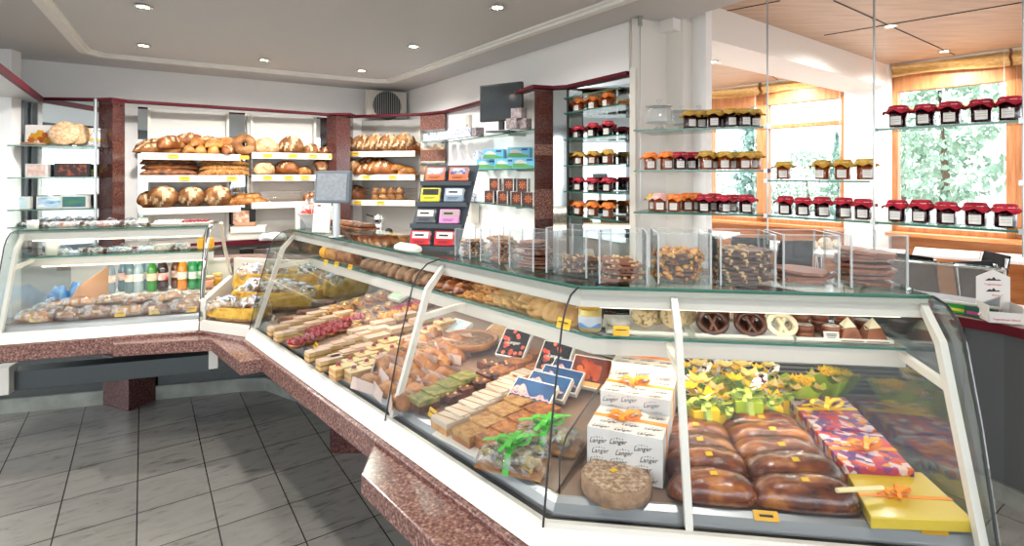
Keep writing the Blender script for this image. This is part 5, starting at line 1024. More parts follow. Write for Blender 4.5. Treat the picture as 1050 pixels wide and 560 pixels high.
row(s_long, ln((404, 362), (446, 342), 3), 'long pink iced slice between cherry slices and brown pastries', 'pastry', 'pink slices'); row(s_cherry, ln((440, 352), (456, 342), 2), 'cherry slice at the back beside the nut tart', 'cake slice', 'cherry slices', dz=.02)
row(s_brow, ln((492, 398), (522, 380), 3), 'brownie on the pink paper', 'brownie', 'brownies', dz=.003); row(s_nut2, ln((516, 386), (546, 368), 3), 'golden nut slice behind the pink paper', 'nut slice', 'nut slices', s_=1.15)
row(s_can, ln((366, 336), (392, 326), 3), 'savoury topped bread beside the pink slices', 'savoury bite', 'savoury bites')
row(s_orange, ln((396, 330), (426, 320), 4), 'orange fruit tartlet before the red cups', 'tartlet', 'orange fruit tartlets', s_=1.2)
row(s_rasp, ln((410, 323), (440, 313), 4), 'bright red berry cup at the back of the case', 'tartlet', 'berry cups at the back', s_=1.4)
for nm, a, b, n in [('first', (380, 397), (452, 358), 7), ('second', (398, 405), (466, 369), 6), ('third', (412, 416), (456, 390), 4), ('fourth', (394, 384), (444, 352), 5), ('fifth', (404, 396), (470, 360), 6)]:
    for i, (x, y) in enumerate(ln(a, b, n)): putB(s_wed, x, y, 'brown filled pastry with paper flap, %s row, %s' % (nm, 'nearest the glass' if i == 0 else ORD[i]+' from the glass'), 'pastry', 'brown pastries in paper', rz=.5*sin(i*3+n), s_=1.12, dz=.022*(n in (5, 6) and nm in ('fourth', 'fifth')))
for px, py, lb in [(440, 362, 'round brown nut tart, left of two at the case back'), (482, 358, 'round brown nut tart, right of two at the case back')]: putB(s_tart, px, py, lb, 'tart', 'round nut tarts', Z=.78, s_=1.15, dz=.02)
row(s_pist, ln((434, 418), (476, 396), 4), 'green pistachio square left of the white iced row', 'cake square', 'pistachio squares', s_=1.25); row(s_brow, ln((462, 411), (512, 382), 5), 'dark chocolate brownie with nuts', 'brownie', 'brownies'); row(s_brow, ln((480, 392), (500, 378), 2), 'chocolate brownie in the short rear row', 'brownie', 'brownies')
def deckB(corners, h, nm, m, lb, cat, z=DZ+.002):
    P = [Vector(WB(x, y)[:2]) for x, y in corners]; c = sum(P, Vector((0, 0)))/len(P); return one(nm, MB().plate([(p.x-c.x, p.y-c.y, zr(CB.loc(p)[1])) for p in P], h, (0, 0, 1)), m, lb, cat, (c.x, c.y, .002), bev=.001)
deckB([(443, 446), (500, 477), (560, 434), (506, 404)], .004, 'white_tray', m_whitem, 'white tray carrying iced squares and nut slices in the cake case', 'tray')
row(s_white, ln((462, 440), (516, 408), 5), 'white iced square with thin brown line', 'cake square', 'white iced squares', dz=.004, s_=1.3)
row(s_nut, ln((484, 452), (534, 420), 4), 'pale nut slice on the white tray', 'nut slice', 'nut slices', dz=.004, s_=1.25); row(s_nut2, ln((508, 460), (556, 430), 4), 'orange brown caramel nut slice on white tray', 'nut slice', 'nut slices', dz=.004, s_=1.25)
row(s_nut2, ln((538, 392), (552, 382), 2), 'orange brown nut slice behind the picture boxes', 'nut slice', 'nut slices'); row(s_white, ln((512, 402), (536, 390), 3), 'white iced square beside the first picture box', 'cake square', 'white iced squares')
# cellophane packets with green ribbon
def packet(seed):
    def f():
        t = E_('cellophane_packet'); r_ = random.Random(seed); MB().box(-.085, -.05, 0, .085, .05, .004).build('card_tray', m_gold, t)
        mb = MB()
        for i in range(22): mb.ball((r_.uniform(-.07, .07), r_.uniform(-.04, .04), .018+r_.uniform(0, .012)), .015, 7, 5, sq=(1.2, .9, .7), nz=.2)
        mb.build('mixed_biscuits', mat('green_biscuit', '#858440', .6, c2='#d8c487', c3='#b0a560', scale=22), t)
        MB().loaf(.19, .115, .048, [], seed=seed, p=6, nz=.05).build('clear_wrap', m_cello, t)
        mb = MB(); mb.ribbon([(0, -.06, .004), (0, -.04, .046), (0, 0, .052), (0, .04, .046), (0, .06, .004)], .016, wax=(1, 0, 0))
        mb.bow((0, 0, .050), .042, .4, .017, 0, 2, 1.9); mb.bow((0, 0, .050), .036, 1.5, .015, 0, 2, 1.5)
        mb.build('green_ribbon', mat('green_ribbon', '#44b02c', .4), t); return t
    return Proto(f)
for i, (px, py, rz, lb) in enumerate([(527, 478, .1, 'clear biscuit packet with bright green bow, nearer the glass'), (562, 456, .1, 'clear biscuit packet with bright green bow, behind the first')]): x, y, z_ = WB(px, py); packet(70+i).put((x, y, z_+.006), CC.r-R(14), lb, 'biscuit packet', 'green ribbon packets', 1.15)
# picture boxes
def picbox(kind, w_, h_):
    def f():
        t = E_('picture_box'); MB().box(-w_/2, 0, 0, w_/2, h_, .022).build('carton', m_paper, t, bev=.001); mb = MB(); r_ = random.Random(w_*1000+h_*10); a = .004; zz = .0222
        mb.add([(-w_/2+a, a, zz), (w_/2-a, a, zz), (w_/2-a, h_-a, zz), (-w_/2+a, h_-a, zz)], [(0, 1, 2, 3)], 0)
        if kind == 'mountain':
            top = [(-w_/2+a+(w_-2*a)*i/14, h_*(.45+.28*sin(i*.55+.3)*sin(i*.25+.4)+.07*r_.uniform(-1, 1))) for i in range(15)]
            for i in range(14): mb.add([(top[i][0], h_*.22+.006*(i % 2), zz+.0005), (top[i+1][0], h_*.22+.006*((i+1) % 2), zz+.0005), (top[i+1][0], top[i+1][1], zz+.0005), (top[i][0], top[i][1], zz+.0005)], [(0, 1, 2, 3)], 1 if i < 13 else 1)
            for i in range(14): mb.add([(top[i][0], a, zz+.0008), (top[i+1][0], a, zz+.0008), (top[i+1][0], h_*(.16+.10*abs(sin(i*.9+.9))), zz+.0008), (top[i][0], h_*(.16+.10*abs(sin(i*.9))), zz+.0008)], [(0, 1, 2, 3)], 2)
            ms = [mat('night_blue', '#0f2c5c', .6, c2='#1d4d7c', scale=9, spec=.15), mat('alpenglow_pink', '#b0747c', .6, c2='#5d5c85', c3='#e3a79c', scale=70), mat('forest_dark', '#17303f', .4)]
        elif kind == 'berries':
            for i in range(16): x, y = r_.uniform(-w_/2+.015, w_/2-.015), r_.uniform(.015, h_-.012); mb.lathe([(.001, .0), (.009, .0)][::-1], 10, c=(x, y, zz+.0006+.0001*i), mi=1, sm=False)
            put_text(mb, 'Langer', .022, TM((0, h_*.45, zz+.003)), 2, .35)
            ms = [mat('print_black', '#1b1a1c', .25), mat('print_red', '#c8262c', .3, c2='#e8826a', scale=60), m_paper]
        else:
            for i in range(18): x, y = r_.uniform(-w_*.28, w_*.28), r_.uniform(h_*.3, h_*.8); mb.lathe([(.012, .0), (.001, .0)], 10, c=(x, y, zz+.0006+.0001*i), mi=1, sm=False)
            mb.add([(-w_/2+a, a, zz+.0004), (w_/2-a, a, zz+.0004), (w_/2-a, h_*.18, zz+.0004), (-w_/2+a, h_*.18, zz+.0004)], [(0, 1, 2, 3)], 2)
            ms = [mat('print_brown', '#4a1c10', .3, c2='#7a3418', scale=20), mat('print_orange', '#c9481c', .3, c2='#f07a3a', scale=30), mat('print_glow', '#e9a860', .4)]
        mb.build('printed_picture', ms, t); return t
    return Proto(f)
pm, pb, po = picbox('mountain', .165, .095), picbox('berries', .13, .13), picbox('orange', .15, .12)
brz = R(-33)
for i, (px, py, lb) in enumerate([(541, 419, 'blue mountain picture box, front of four'), (557, 411, 'blue mountain picture box, second of four'), (570, 404, 'blue mountain picture box, third of four'), (581, 396, 'blue mountain picture box, rear of four')]):
    x, y, z_ = WB(px, py+2); pm.put((x, y, z_+.012), 0, lb, 'picture box', 'mountain picture boxes', 1, rot=(R(32), 0, brz))
for i, (px, py, p_, lb, rz) in enumerate([(523, 372, pb, 'black box printed with red fruits and white script, left one', -.50), (565, 388, pb, 'black box printed with red fruits and white script, right one', -.50), (602, 404, po, 'box with a glowing orange fruit picture near the divider', -.50)]):
    x, y, z_ = WB(px, py); p_.put((x, y, z_+.015), 0, lb, 'picture box', 'large picture boxes', 1, rot=(R(42), 0, rz))
for px, py, s_, lb in [(533, 352, 1, 'pink and white bow on the left black fruit box'), (582, 366, .9, 'red heart bow on the right black fruit box')]:
    x, y = W(px, py+4, .86); one('gift_bow', MB().bow((0, 0, 0), .035*s_, .4, .014, 0).bow((0, 0, .004), .03*s_, 1.5, .012, 0), mat('bow_red' if s_ < 1 else 'bow_pink', '#c81e2c' if s_ < 1 else '#c8446a', .4), lb, 'bow', (x, y, .868))
def flatbox(px, py, lb, m1, Z=.79):
    x, y, z_ = WB(px, py); t = thing('flat_gift_box', lb, 'gift box', (x, y, z_+.008), 0, rot=(R(25), 0, R(-45))); MB().box(-.065, 0, 0, .065, .10, .02).build('carton', m_paper, t); MB().box(-.06, .005, .02, .06, .095, .0206).build('printed_picture', m1, t)
flatbox(462, 346, 'flat box with pale blue sky picture at the back of the cake case', mat('sky_print', '#8fc4e0', .3, c2='#e8eef0', scale=14)); flatbox(404, 310, 'flat pale green packet standing at the back by the red cups', mat('green_print', '#7fae7a', .3, c2='#bcd6b4', scale=20)); flatbox(503, 352, 'flat nut filled packet behind the right nut tart', m_nutb)
one('chocolate_block', MB().loaf(.16, .05, .03, [], p=8, seed=3), [m_brown], 'long brown nut bar in the far left corner of cake case', 'bar', WB(300, 329), CB.r+R(60)); one('chocolate_block', MB().loaf(.16, .05, .03, [], p=8, seed=4), [m_brownie], 'dark reddish bar beside the brown nut bar', 'bar', WB(318, 322), CB.r+R(60))
one('chocolate_block', MB().loaf(.15, .05, .03, [], p=8, seed=5), [m_choc], 'dark bar behind the reddish bar under the far glass', 'bar', WB(332, 312), CB.r+R(60))
for px, py, lb in [(286, 333, 'yellow price card before the leftmost cream slices'), (305, 343, 'yellow price card before the raspberry tartlets'), (322, 353, 'yellow price card before the second cream slice row'), (378, 387, 'yellow price card before the left brown pastries'), (418, 405, 'yellow price card left of the glass joint'), (438, 425, 'yellow price card before the pistachio squares'), (459, 442, 'yellow price card at the corner of the white tray'), (537, 481, 'yellow price card before the green ribbon packets')]:
    x, y = W(px, py+6, .772); l = CB.loc((x, y)); p_mtag.put(CB.P(l[0], max(.075, l[1]), .772), CB.r-.1, lb, 'price card', 'yellow price cards in the cases', 1.0)
for px, py, lb, hh in [(352, 392, 'white shop card with small logo before the cherry slices', 0), (279, 326, 'plain white card at the far left glass', 0), (362, 308, 'pink card with logo among the savoury bites', 0)]:
    x, y = W(px, py+3, .775); l = CB.loc((x, y)); t = thing('shop_card', lb, 'card', CB.P(l[0], max(.08, l[1]), .772), CB.r-.15); MB().rbox((0, .006, .018), (.05, .0015, .032), (R(-22), 0, 0)).build('card', m_papw, t)
    if 'logo' in lb: mb = MB(); mb.rbox((0, .004, .020), (.024, .001, .003), (R(-22), 0, 0)); mb.rbox((0, .002, .013), (.03, .001, .002), (R(-22), 0, 0)); mb.build('printed_logo', m_trim, t)
# ================================================================ LEFT CASE contents
def bottle(col, lab, cap, h=.24):
    def f():
        t = E_('drink_bottle'); MB().lathe([(.001, 0), (.028, 0), (.031, .006), (.031, .05), (.028, .06), (.031, .07), (.031, .14), (.026, .165), (.012, .205), (.012, .215)], 18).build('bottle_body', mat('drink_'+col[1:], col, .08, coat=.6), t)
        MB().lathe([(.014, .213), (.014, .232), (.001, .233)], 14).build('cap', mat('cap_'+cap[1:], cap, .4), t); MB().lathe([(.0318, .075), (.0318, .125)], 18).build('label_band', mat('label_'+lab[1:], lab, .5, c2='#f2f0ea', scale=22), t); return t
    return Proto(f)
bt = [bottle('#7c93a5', '#d88a6e', '#e8e8e8'), bottle('#9fb2bd', '#c8d4da', '#e8e8e8'), bottle('#5d7a85', '#e0a090', '#3d3d3d'), bottle('#2f8a2c', '#e9c3a0', '#3aa52f'), bottle('#2a1512', '#c3272b', '#e8e8e8'), bottle('#e38a14', '#e8e0d0', '#3c5fae'), bottle('#1d8f4e', '#2a9c9a', '#1f9c42'), bottle('#13823a', '#1c8f4a', '#149038'), bottle('#6b3a1c', '#b8683c', '#b02020')]
seq = [(100, 0, 0), (108, 2, 1), (119, 2, 0), (129, 2, 1), (140, 3, 0), (151, 4, 0), (160, 8, 1), (170, 5, 0), (181, 6, 0), (190, 7, 0), (127, 1, 0), (146, 4, 1), (133, 1, 1), (176, 6, 1), (186, 7, 1)]
bn = ['greyish drink bottle', 'clear water bottle', 'blue grey bottle', 'green lemonade bottle', 'dark cola coloured bottle with red label', 'orange drink bottle with blue cap', 'green bottle with teal label', 'deep green bottle', 'brown drink bottle']
seq.sort()
# a stepped riser at the back of the left case
one('bottle_riser', MB().prism([CA.p(.28, .58), CA.p(LA-.03, .58), CA.p(LA-.03, .82), CA.p(.28, .82)], .768, .81), m_whitem, 'low white riser carrying the drink bottles in the left case', 'riser')
BL = [W(96, 285, .81), W(196, 280, .81)]
for i, (px, k, r) in enumerate(seq):
    ox = CA.loc(W(px, 285, .81))[0]; l = (.30+(px-100)/92*.56)
    bt[k].put(CA.P(l, .64+.08*r, .812), CA.r, '%s, %s in the %s bottle row' % (bn[k], nth(sum(1 for q_ in seq if q_[2] == r and q_[0] < px), sum(1 for q_ in seq if q_[2] == r)), ('front', 'back')[r]), 'bottle', 'drink bottles in the left case', .98)
def glass_jar_food(c1, c2):
    def f():
        t = E_('dessert_glass'); MB().lathe([(.001, .004), (.028, .004), (.030, .07), (.001, .072)], 16).build('layered_dessert', mat('dessert'+c1[1:], c1, .4, c2=c2, scale=12, stretch=(.4, .4, 5)), t); MB().lathe([(.030, 0), (.033, .09)], 16).build('glass_wall', m_glass, t); MB().lathe([(.033, .09), (.034, .094), (.001, .096)], 16).build('lid', mat('lid'+c2[1:], c2, .4), t); return t
    return Proto(f)
gj = [glass_jar_food('#d9551e', '#f0d9b8'), glass_jar_food('#c9b078', '#8fa33a'), glass_jar_food('#b04a2a', '#e8b03a')]
for i, (t0, s0, k) in enumerate([(.90, .60, 0), (.93, .70, 2), (.90, .44, 1), (.84, .52, 0)][:2]): gj[k].put(CA.P(t0, s0, .812), 0, 'layered dessert glass at the right of the bottles, '+('front', 'rear')[i], 'glass', 'dessert glasses', .95)
def sandwich(seed, m_):
    def f():
        t = E_('wrapped_sandwich'); MB().loaf(.15, .075, .045, [(0, .1)], seed=seed, nu=16, nv=12, p=3).build('bread', [m_, m_crumb], t); mb = MB(); r_ = random.Random(seed)
        for i in range(7): mb.ball((r_.uniform(-.06, .06), -.034+r_.uniform(-.004, .004), .022), .011, 6, 4, sq=(1.5, .6, .4))
        mb.build('filling', mat('ham_filling', '#b04a3a', .5, c2='#7fa048', scale=60), t); MB().loaf(.185, .10, .058, [], seed=seed+5, nu=14, nv=12, p=3, nz=.14).build('clear_bag', m_cello, t); return t
    return Proto(f)
ss = [sandwich(1, m_gold), sandwich(2, m_brown), sandwich(3, m_crust)]
ci = 0
for r in range(3):
    for c in range(6):
        ss[(r+c) % 3].put(CA.P(.12+.15*c, .13+.14*r, DZ+.003), CA.r+R(random.uniform(-25, 25)), 'wrapped sandwich, %s in the %s row of the left case' % (nth(c, 6), ('front', 'middle', 'back')[r]), 'sandwich', 'wrapped sandwiches in the left case', 1.2)
for c in range(4): ss[c % 3].put(CA.P(.28+.16*c, .24, DZ+.052), CA.r+R(15*c), 'wrapped sandwich lying on top of the pile, %s' % nth(c, 4), 'sandwich', 'wrapped sandwiches in the left case')
for px, py, lb in [(32, 333, 'yellow card before the sandwiches at the far left'), (117, 329, 'yellow card before the sandwiches left of centre'), (154, 326, 'yellow card with white strip before the central sandwiches'), (192, 324, 'yellow card before the rightmost sandwiches')]:
    l = CA.loc(W(px, py, .775)); p_mtag.put(CA.P(l[0], .08, .775), CA.r, lb, 'price card', 'yellow price cards in the cases', 1.1)
one('divider_board', MB().plate([CA.P(.235, .10, .77), CA.P(.30, .62, .77), CA.P(.30, .62, 1.0), CA.P(.26, .3, .93)], .004, (1, 0, 0)), mat('kraft', '#b98d6c', .6), 'brown slanted divider board in the left case', 'board')
for i in range(3): one('blue_bag', MB().loaf(.13, .10, .12, [], seed=i, nz=.12), [mat('blue_bag', '#33639a', .3, c2='#6f9cc8', scale=12), m_bag], 'blue packed bag at the left end of the left case, '+('left', 'middle', 'right')[i], 'bag', CA.P(.06+.085*i, .52+.06*i, DZ+.003), CA.r)
# things on the left case shelves
def snack(m_):
    def f():
        t = E_('snack_bag'); MB().loaf(.11, .07, .03, [], seed=5, nu=14, nv=10, nz=.1).build('contents', m_, t); MB().loaf(.135, .085, .038, [], seed=9, nu=14, nv=12, nz=.15, p=4).build('clear_bag', m_bag, t); return t
    return Proto(f)
sn = [snack(m_choc), snack(mat('pink_candy', '#b9574e', .4, c2='#e8cfc4', scale=60)), snack(mat('blue_candy', '#7c8ca0', .4, c2='#dfe4ea', scale=50))]
for i in range(5): sn[i % 2].put(CA.P(.06+.105*i, .38, 1.2865), CA.r, 'small candy bag on top of the left case, %s' % nth(i, 5), 'bag', 'bags on the left case top')
for i in range(5): sn[(2, 0, 2)[i % 3]].put(CA.P(.10+.16*i, .45, MZ+.001), CA.r, 'clear packed bag on the middle shelf of left case, %s' % nth(i, 5), 'bag', 'bags on the left case shelf')
t = thing('candy_tray', 'flat tray of white and red sweets on the left case top', 'tray', CA.P(.62, .36, 1.2865), CA.r); MB().box(0, 0, 0, .33, .14, .008).build('tray', m_whitem, t); mb = MB(); 
for i in range(14):
    for j in range(3): mb.ball((.02+.022*i, .03+.04*j, .014), .010, 6, 5, mi=(i > 6))
mb.build('sweets', [mat('white_sweet', '#e8e2dc', .4), mat('berry_sweet', '#8f3038', .4)], t)
one('newspaper_stack', MB().box(0, 0, 0, .22, .13, .02).box(.01, .01, .02, .21, .125, .03), mat('newsprint', '#cfc9c0', .8, c2='#aaa49c', scale=50), 'small stack of papers on the left case middle shelf', 'papers', CA.P(.58, .42, MZ+.001), CA.r+.05)
one('yellow_box', MB().box(0, 0, 0, .09, .07, .07), mat('amber_box', '#eaa81c', .4, c2='#f2b93a', scale=10), 'orange yellow cheese like box at the right end of left case shelf', 'box', CA.P(.87, .40, MZ+.001), CA.r, bev=.008)
one('white_cup', MB().lathe([(.001, 0), (.028, 0), (.034, .08), (.031, .08), (.026, .004)], 20), m_paper, 'plain white cup at the left of the left case shelf', 'cup', CA.P(.09, .38, MZ+.001)); one('white_cup', MB().lathe([(.001, 0), (.026, 0), (.028, .05), (.025, .05), (.022, .004)], 20), m_paper, 'small white cup at the left end of the left case top', 'cup', CA.P(.045, .27, 1.2865))
# ================================================================ CORNER BASKETS
m_cloth = mat('yellow_cloth', '#e8bb1e', .8, c2='#f4d146', scale=8, bump=.3); m_print = mat('blue_printed_bag', '#e9ecf2', .4, c2='#3e5a9c', scale=24, kind='noise', ramp=(.52, .66))
def basket(c, a_, b_, rz, lb, h=.12, z=.742):
    t = thing('bread_basket', lb, 'basket', (c[0], c[1], z), rz)
    def rim(a, hh): t_ = 2*pi*a; p_ = 4; x = abs(cos(t_))**(2/p_)*(1 if cos(t_) > 0 else -1); y = abs(sin(t_))**(2/p_)*(1 if sin(t_) > 0 else -1); return x, y, hh
    def fn(a, b): x, y, _ = rim(a, 0); f = .80+.2*b; zz = h*b; return (x*a_*f, y*b_*f, zz)
    MB().grid(fn, 40, 6, cu=True).build('basket_wall', mat('wicker', '#9c7748', .7, c2='#c9a46c', scale=60), t)
    def fc(a, b):
        x, y, _ = rim(a, 0); w_ = sin(a*2*pi*9)*.006+noise.noise(Vector((x*3, y*3, b*2)))*.014
        if b < .5: u = b/.5; f = .15+.82*u; zz = .02+(h-.01)*u**3
        else: u = (b-.5)/.5; f = .97+.10*u; zz = h+.012-.10*u*u*h/.12
        return (x*a_*f+w_*x, y*b_*f+w_*y, zz+w_*.5)
    MB().grid(fc, 72, 16, cu=True).build('yellow_liner', m_cloth, t); return t
def loafbag(seed, m_):
    def f():
        t = E_('bagged_bread'); MB().loaf(.15, .08, .05, [(0, .2)], seed=seed, nu=14, nv=12).build('bread', [m_, m_crumb], t); MB().loaf(.18, .10, .062, [], seed=seed+3, nu=14, nv=12, nz=.16, p=5).build('clear_bag', m_bag, t)
        MB().rbox((.02, 0, .0585), (.05, .05, .001), (.05, .1, 0)).build('blue_print', mat('blue_print', '#4a68b0', .4, c2='#e6e9f0', scale=60), t); return t
    return Proto(f)
lbg = [loafbag(1, m_flour), loafbag(2, m_brown), loafbag(3, m_crust2)]
basket((-1.63, 3.22), .17, .085, R(-12), 'yellow lined basket of printed bags at the front of the corner', .07); basket((-1.50, 3.47), .27, .14, R(-6), 'yellow lined bread basket in the middle of the corner', .10, .76); basket((-1.62, 3.74), .28, .10, R(2), 'yellow lined bread basket at the back of the corner', .12, .80); basket((-1.10, 3.56), .15, .11, R(30), 'yellow lined basket beside the cake case at back of corner', .12, .80)
rq = random.Random(11); k = 0
for (cx, cy, ax, by, rz, z, n, nm) in [(-1.63, 3.22, .11, .04, R(-12), .80, 3, 'front'), (-1.50, 3.47, .20, .08, R(-6), .84, 9, 'middle'), (-1.62, 3.74, .2, .05, 0, .90, 6, 'back'), (-1.10, 3.56, .09, .06, .5, .9, 4, 'right rear')]:
    for i in range(n):
        u = -1+2*(i % max(1, (n+1)//2))/max(1, (n+1)//2-1) if n > 1 else 0; v_ = -.6 if i < (n+1)//2 else .6
        x = cx+cos(rz)*ax*u-sin(rz)*by*v_; y = cy+sin(rz)*ax*u+cos(rz)*by*v_
        lbg[k % 3].put((x, y, z+.02*(i % 2)), 0, 'clear bagged bread with blue print, %s in the %s basket' % (ORD[i]+' from the left' if i < (n+1)//2 else ORD[i-(n+1)//2]+' in the rear row', nm), 'bagged bread', 'bagged breads in the corner baskets', rot=(rq.uniform(-.2, .2), rq.uniform(-.2, .2), rq.uniform(-.9, .9))); k += 1
# ================================================================ ON THE MIDDLE CASE TOP
t = thing('customer_display', 'grey framed customer scale display on a steel pole', 'display', W(345, 243, TZ)+(TZ,), R(-12)); MB().tube([(0, 0, 0), (0, 0, .20)], .019, 14).build('pole', m_steel, t); MB().lathe([(.001, 0), (.04, 0), (.038, .006), (.001, .007)], 20).build('foot', m_steel, t)
MB().rbox((-.01, -.012, .255), (.195, .03, .165), (R(-6), 0, 0)).build('frame', mat('display_frame', '#5d666e', .4), t, bev=.006); MB().rbox((-.01, -.0285, .256), (.165, .003, .135), (R(-6), 0, 0)).build('screen', mat('dead_screen', '#858b91', .35, c2='#767c83', scale=60), t)
t = thing('fruit_bowl', 'frosted glass bowl at the far end of the cake case top', 'bowl', W(322, 233, TZ)+(TZ,), 0); MB().lathe([(.001, .002), (.04, 0), (.055, .03), (.10, .088), (.104, .09), (.10, .084), (.05, .034), (.001, .01)], 28).build('bowl', glassmat('frosted_glass', '#eef2f2', 1, .15, haze=.35), t)
bx, by = W(322, 233, TZ)
for i in range(7): a = i*1.05; r = .05 if i < 6 else 0; one('red_sweet', MB().ball((0, 0, .024), .026, 12, 9), [mat('red_candy', '#b3251a', .25, c2='#d8442c', scale=20, coat=.5)], 'glossy red apple shaped sweet in the frosted bowl, '+(ORD[i]+' clockwise' if i < 6 else 'the middle one on top'), 'sweet', (bx+r*cos(a), by+r*sin(a), TZ+(.062 if i < 6 else .085)), group='red sweets in the bowl')
one('cellophane_tuft', MB().loaf(.13, .12, .09, [], nz=.25, seed=4), [m_bag], 'crumpled clear cellophane over the red sweets', 'cellophane', (bx, by+.01, TZ+.09))
t = thing('leaflet_stand', 'upright white leaflet before the bowl on the case top', 'leaflet', W(330, 238, TZ)+(TZ,), R(-14)); MB().rbox((.02, -.03, .085), (.105, .004, .165), (R(-8), 0, 0)).build('leaflet', m_paper, t); mb = MB()
for k in range(5): mb.rbox((.02, -.0325+.0011*k*2, .06+.018*k), (.06-.01*(k % 2), .001, .003), (R(-8), 0, 0))
mb.rbox((0, -.026, .148), (.02, .001, .008), (R(-8), 0, 0), 1); mb.build('printed_line', [m_grey, m_rasp], t)
MB().box(-.04, -.06, 0, .08, .02, .004).build('clear_foot', m_acryl, t)
# postcard rack
RX = W(462, 262, TZ); RY = Vector((-.36, 3.0)); t = thing('postcard_rack', 'stepped dark grey rack holding eight bundles of cards', 'rack', (-.325, 2.25, TZ), R(-10)); t.scale = (.8, .8, .8); mb = MB()
mb.plate([(-.155, .0, 0), (.13, .0, 0), (.20, .17, .45), (-.10, .17, .45)], .006, (0, 1, -.4)); 
for k in range(4):
    f = k/4; y = .0+.17*f; z = .45*f; dx = .055*f; mb.rbox((-.012+dx, y-.014, z+.012), (.285, .035, .024), (0, 0, 0))
mb.build('stepped_body', mat('rack_grey', '#3c434b', .5), t, bev=.001)
rackM = Matrix.Translation((-.325, 2.25, TZ)) @ Matrix.Rotation(R(-10), 4, 'Z') @ Matrix.Scale(.8, 4)
cols = [('#c4242f', '#e9d9d6', 'red and white'), ('#c4242f', '#e9d9d6', 'red and white'), ('#50565c', '#e6d9d2', 'white and grey'), ('#e08fc4', '#a79a90', 'pink'), ('#e8df3a', '#2c2a20', 'yellow'), ('#8496a8', '#dfe6ea', 'pale blue grey'), ('#e0744a', '#2d4f8c', 'orange with blue photo'), ('#e0744a', '#2d4f8c', 'orange with blue photo')]
for i, (c1, c2, nm) in enumerate(cols):
    r, c = divmod(i, 2); f = r/4; loc = rackM @ Vector((-.078+.132*c+.055*f, .17*f-.012, .45*f+.026)); t = thing('card_bundle', '%s card bundle, %s column, %s step of the rack' % (nm, ('left', 'right')[c], ('lowest', 'second', 'third', 'top')[r]), 'card bundle', loc, 0, 'card bundles on the rack', rot=(R(-20), 0, R(-10))); t.scale = (.8, .8, .8)
    MB().box(-.055, -.006, 0, .055, .008, .078).build('card_pack', mat('pack'+c1[1:], c1, .4), t, bev=.006); mb = MB(); mb.box(-.044, -.0072, .036, .044, -.006, .070); mb.box(-.034, -.0076, .020, .030, -.006, .0225, 1); mb.box(-.034, -.0076, .013, .02, -.006, .0155, 1)
    if r < 3: mb.box(-.03, -.0078, .048, .02, -.006, .058, 1)
    mb.build('printed_front', [mat('photo'+c2[1:], c2, .4, c2='#e6e6ea' if r == 3 else c2, scale=30), m_ink], t); MB().box(.046, -.0075, .004, .058, .009, .074).build('clear_clip', m_cello, t)
one('bread_board', MB().box(-.25, -.06, 0, .25, .06, .008), m_brown, 'dark tray of twisted bread sticks behind the scale pole', 'tray', (-.98, 3.26, TZ), CB.r)
for i in range(8): one('bread_stick', MB().loaf(.11, .035, .03, [(-.4, .5), (.1, .5)], seed=i, nu=12, nv=8), [m_brown, m_crust2], 'short twisted bread stick on the dark tray, '+nth(i, 8), 'bread stick', (-.98+cos(CB.r)*(-.21+.06*i), 3.26+sin(CB.r)*(-.21+.06*i), TZ+.009), CB.r+R(60), 'bread sticks')
one('white_packet', MB().loaf(.16, .07, .03, [], p=6, seed=12), [m_paper, m_paper], 'white paper packet lying before the card rack', 'packet', W(418, 257, TZ)+(TZ,), CB.r)
# ================================================================ TV WALL
FT = fr_of(((-.68, 5.5), (.165, 3.95))); LT = (Vector((.165, 3.95))-Vector((-.68, 5.5))).length
def tvl(px): # t along FT for pixel
    p = online((-.68, 5.5), (.165, 3.95), px); return FT.loc(p)[0]
for z, nm, x0 in ((1.945, 'top', -.35), (1.655, 'middle', tvl(480)), (1.362, 'bottom', tvl(478))):
    t = thing('glass_shelf', '%s glass shelf on the television wall' % nm, 'glass shelf', (0, 0, 0)); a, b = (FT.p(0, 0), FT.p(LT, 0)) if nm == 'top' else (FT.p(x0, 0), FT.p(LT, 0)); n_ = offset([a, b], .18); poly = [a, b, n_[1], n_[0]]
    if nm == 'top': poly = [q(434, 5.5)]+[a, b, n_[1], n_[0]]
    MB().prism(poly, z-.009, z).build('pane', m_shelfglass, t); band([a, b], -.003, 0, z-.009, z).build('front_edge', m_edge, t)
    for k in (.15, .75):
        p = FT.p(x0*(1-k)+LT*k if nm != 'top' else LT*k, .10); MB().rbox((p[0], p[1], z-.016), (.02, .16, .012), (0, 0, FT.r)).build('shelf_bracket', m_steel, t)
for k, lb in ((.42, 'left'), (.97, 'right')): p = FT.p(LT*k, .17); one('wall_rail', MB().box(-.012, -.01, 1.15, .012, .01, 2.22), m_steel, '%s vertical steel rail on the television wall' % lb, 'rail', (p[0], p[1], 0), FT.r)
